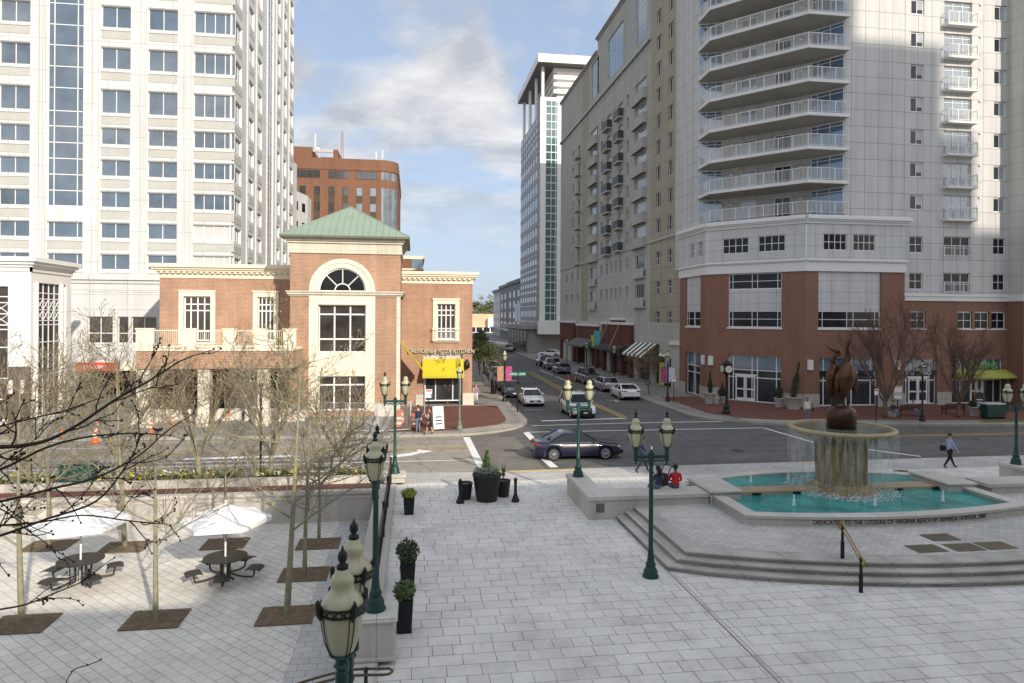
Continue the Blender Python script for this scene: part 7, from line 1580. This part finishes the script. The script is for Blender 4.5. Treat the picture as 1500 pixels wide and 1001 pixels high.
# ================================================================ building site along the restaurant
orange=pm('cone_orange',(.62,.13,.03),.6,.12,4); hvw=pm('reflective_white',(.72,.7,.66),.5,.08)
def cone(p,lab,s=1.0):
    t=thing('traffic_cone',lab,'traffic cone',tuple(p),0,'orange cones along the closed lane'); mb=MB(); mb.bbox(-.2*s,.2*s,-.2*s,.2*s,0,.04*s,.01); mb.build('base',orange,t,world=False)
    mb=MB(); pr_=[(.15,.041),(.11,.27),(.085,.42),(.07,.52),(.055,.60),(.03,.74),(.004,.75)]; mb.lathe([(r*s,z*s) for r,z in pr_],14); mb.m=[(1 if (i//14) in (1,3) else 0) for i in range(len(mb.f))]
    mb.build('body',[orange,hvw],t,world=False)
for px,py,s,l in ((91,643,1.05,'orange cone alone in the left lane, nearest the left edge'),(139,649,1.25,'larger front orange cone of a close pair in the left lane'),(142,637,1.15,'rear orange cone of a close pair in the left lane'),(222,634,1.1,'orange cone at the kerb before the first loggia pillar'),(253,624,1.2,'orange cone between the loggia pillars'),(300,622,1.0,'orange cone at the kerb before the middle loggia pillar')): cone(at(px,py,-.1 if py>634 else .05),l,s)
def barrel(p,lab):
    t=thing('traffic_barrel',lab,'traffic barrel',tuple(p),0,'orange striped barrels by the fence'); mb=MB(); mb.lathe([(.34,0),(.34,.1),(.27,.12)],16,0,0,0); mb.build('base',tyre,t,world=False)
    zs=[.12,.32,.48,.64,.80,.98]
    mb=MB(); pr_=[(.285-.012*i,z) for i,z in enumerate(zs)]+[(.1,1.03)]; mb.lathe(pr_,16); mb.m=[(i//16)%2 if i<80 else 0 for i in range(len(mb.f))]
    mb.build('body',[orange,hvw],t,world=False)
for px,py,l in ((612,622,'orange and white barrel behind the man in navy'),(606,629,'orange and white barrel just left of the man in navy'),(583,628,'orange and white barrel under the right-hand lamp globe'),(586,622,'orange and white barrel farther back inside the fence')): barrel(G2(px,py),l)
mesh_=NT('chain_link'); p=mesh_.wallvec(); mp=mesh_.n('ShaderNodeMapping'); mp.inputs['Rotation'].default_value=(0,0,.785); mesh_.l(p,mp.inputs[0]); bt=mesh_.n('ShaderNodeTexBrick'); bt.offset=0; bt.inputs['Scale'].default_value=1; bt.inputs['Brick Width'].default_value=.09; bt.inputs['Row Height'].default_value=.09; bt.inputs['Mortar Size'].default_value=.006; mesh_.l(mp.outputs[0],bt.inputs['Vector'])
tr=mesh_.n('ShaderNodeBsdfTransparent'); ms=mesh_.n('ShaderNodeMixShader'); mesh_.l(bt.outputs['Fac'],ms.inputs[0]); mesh_.l(tr.outputs[0],ms.inputs[1]); mesh_.l(mesh_.b.outputs[0],ms.inputs[2]); mesh_.l(ms.outputs[0],mesh_.out.inputs[0]); mesh_.b.inputs['Base Color'].default_value=(.5,.5,.5,1); mesh_.setb(.4,.6)
fpts=[G2(553,634),G2(602,631),G2(622,606)]; fpts=[G2(470,632),G2(510,633)]+fpts
for i in range(4):
    a,b=fpts[i],fpts[i+1]; Wf=W(a.x,a.y,b.x,b.y); t=thing('fence_panel',('leftmost chain-link site fence panel, behind the bare tree','second chain-link site fence panel from the left','third chain-link site fence panel, before the barrels','chain-link site fence panel running back towards the wall')[i],'fence panel',tuple(a),0,'chain-link site fence panels'); mb=MB()
    for s_ in (.04,Wf.L-.04): mb.tube([Wf.P(s_,0,.05),Wf.P(s_,0,1.95)],.03,6)
    for z in (.15,1.93): mb.tube([Wf.P(.05,0,z),Wf.P(Wf.L-.05,0,z)],.025,6)
    mb.build('frame',greyf,t); mb=MB(); mb.wquad(Wf,.05,Wf.L-.05,.15,1.93); mb.build('mesh',mesh_.m,t)
jb=pm('barrier_white',(.52,.49,.45),.7,.12,2); 
def jersey(p,rz,lab,L=2.0,m=jb):
    t=thing('jersey_barrier',lab,'barrier',tuple(p),rz,'white barriers along the loggia'); mb=MB(); pr_=[(-.26,0),(.26,0),(.26,.08),(.12,.32),(.08,.85),(-.08,.85),(-.12,.32),(-.26,.08)]
    n=len(pr_); P=[(x,y,z) for x in (-L/2,L/2) for y,z in pr_]; mb.add(P,[(i,(i+1)%n,n+(i+1)%n,n+i)[::-1] for i in range(n)]+[tuple(range(n)),tuple(range(2*n-1,n-1,-1))]); mb.build('body',m,t,world=False)
    mb=MB(); 
    for x in (-L*.3,L*.3): mb.box(x-.12,x+.12,-.27,.27,-.0,.06)
    mb.build('foot',trimk,t,world=False); 
    mb=MB(); mb.box(-.14,.14,-.285,-.262,.1,.2); mb.box(-.14,.14,-.135,-.115,.45,.58); mb.build('reflector',orange,t,world=False)
for px,py,l in ((212,622,'white barrier at the first loggia pillar'),(243,618,'cream barrier between first and middle loggia pillars'),(275,617,'white barrier just left of the middle loggia pillar'),(335,616,'white barrier just right of the middle loggia pillar'),(378,616,'white barrier below the white hoarding sheet'),(428,617,'white barrier left of the arched window bay')): jersey(G2(px,py),.04,l,1.75)
c=G2(361,606); t=thing('hoarding_sheet','tall white sheet of site hoarding standing in the loggia','hoarding',tuple(c)); mb=MB(); mb.bbox(-.75,.75,-.03,.03,.05,2.5,.01); mb.build('panel',hvw,t,world=False); mb=MB(); mb.box(-.78,-.70,.04,.1,0,2.5); mb.box(.70,.78,.04,.1,0,2.5); mb.build('post',pm('wood_frame',(.3,.19,.1),.7),t,world=False)
c=G2(510,622); t=thing('rubble_heap','low heap of broken masonry inside the site fence','rubble',tuple(c),0); mb=MB(); rnd=random.Random(4)
for i in range(70):
    s_=rnd.uniform(.06,.18); x,y=rnd.gauss(0,.9),rnd.gauss(0,.35); z=max(0,.35-.3*abs(x)*.6-abs(y)*.4)+s_*.4; mb.ball((x,y,z),s_,5,0,.7)
o=mb.build('stones',stoneb,t,world=False); o['kind']='stuff'
c=at(389,690,.4); t=thing('lamp_post','plain black post standing in the planter among the bare trees','post',(c.x,31.5,.42)); mb=MB(); mb.tube([(0,0,0),(0,0,3.9)],.05,8); mb.build('pole',black,t,world=False); mb=MB(); mb.ball((0,0,4.0),.12,10); mb.build('cap',black,t,world=False)
# shrubs before the pavilion
for i,(px,py,l) in enumerate(((20,600,'dark clipped shrub before the pavilion, left of three'),(55,594,'dark clipped shrub before the pavilion, middle of three'),(88,588,'dark clipped shrub before the pavilion, right of three'))):
    c=G2(px,py); t=thing('clipped_shrub',l,'shrub',tuple(c),0,'shrubs before the white pavilion'); mb=MB(); leafball(mb,(0,0,.5),.95,.55,900,.09,random.Random(i)); mb.build('foliage',pm('shrub_olive',(.10,.085,.035),.7,.4,5),t,world=False)
    mb=MB()
    for k in range(6): mb.tube([(0,0,0),(math.cos(k)*.4,math.sin(k)*.4,.7)],[.03,.01],4)
    mb.build('stem',barkr,t,world=False)
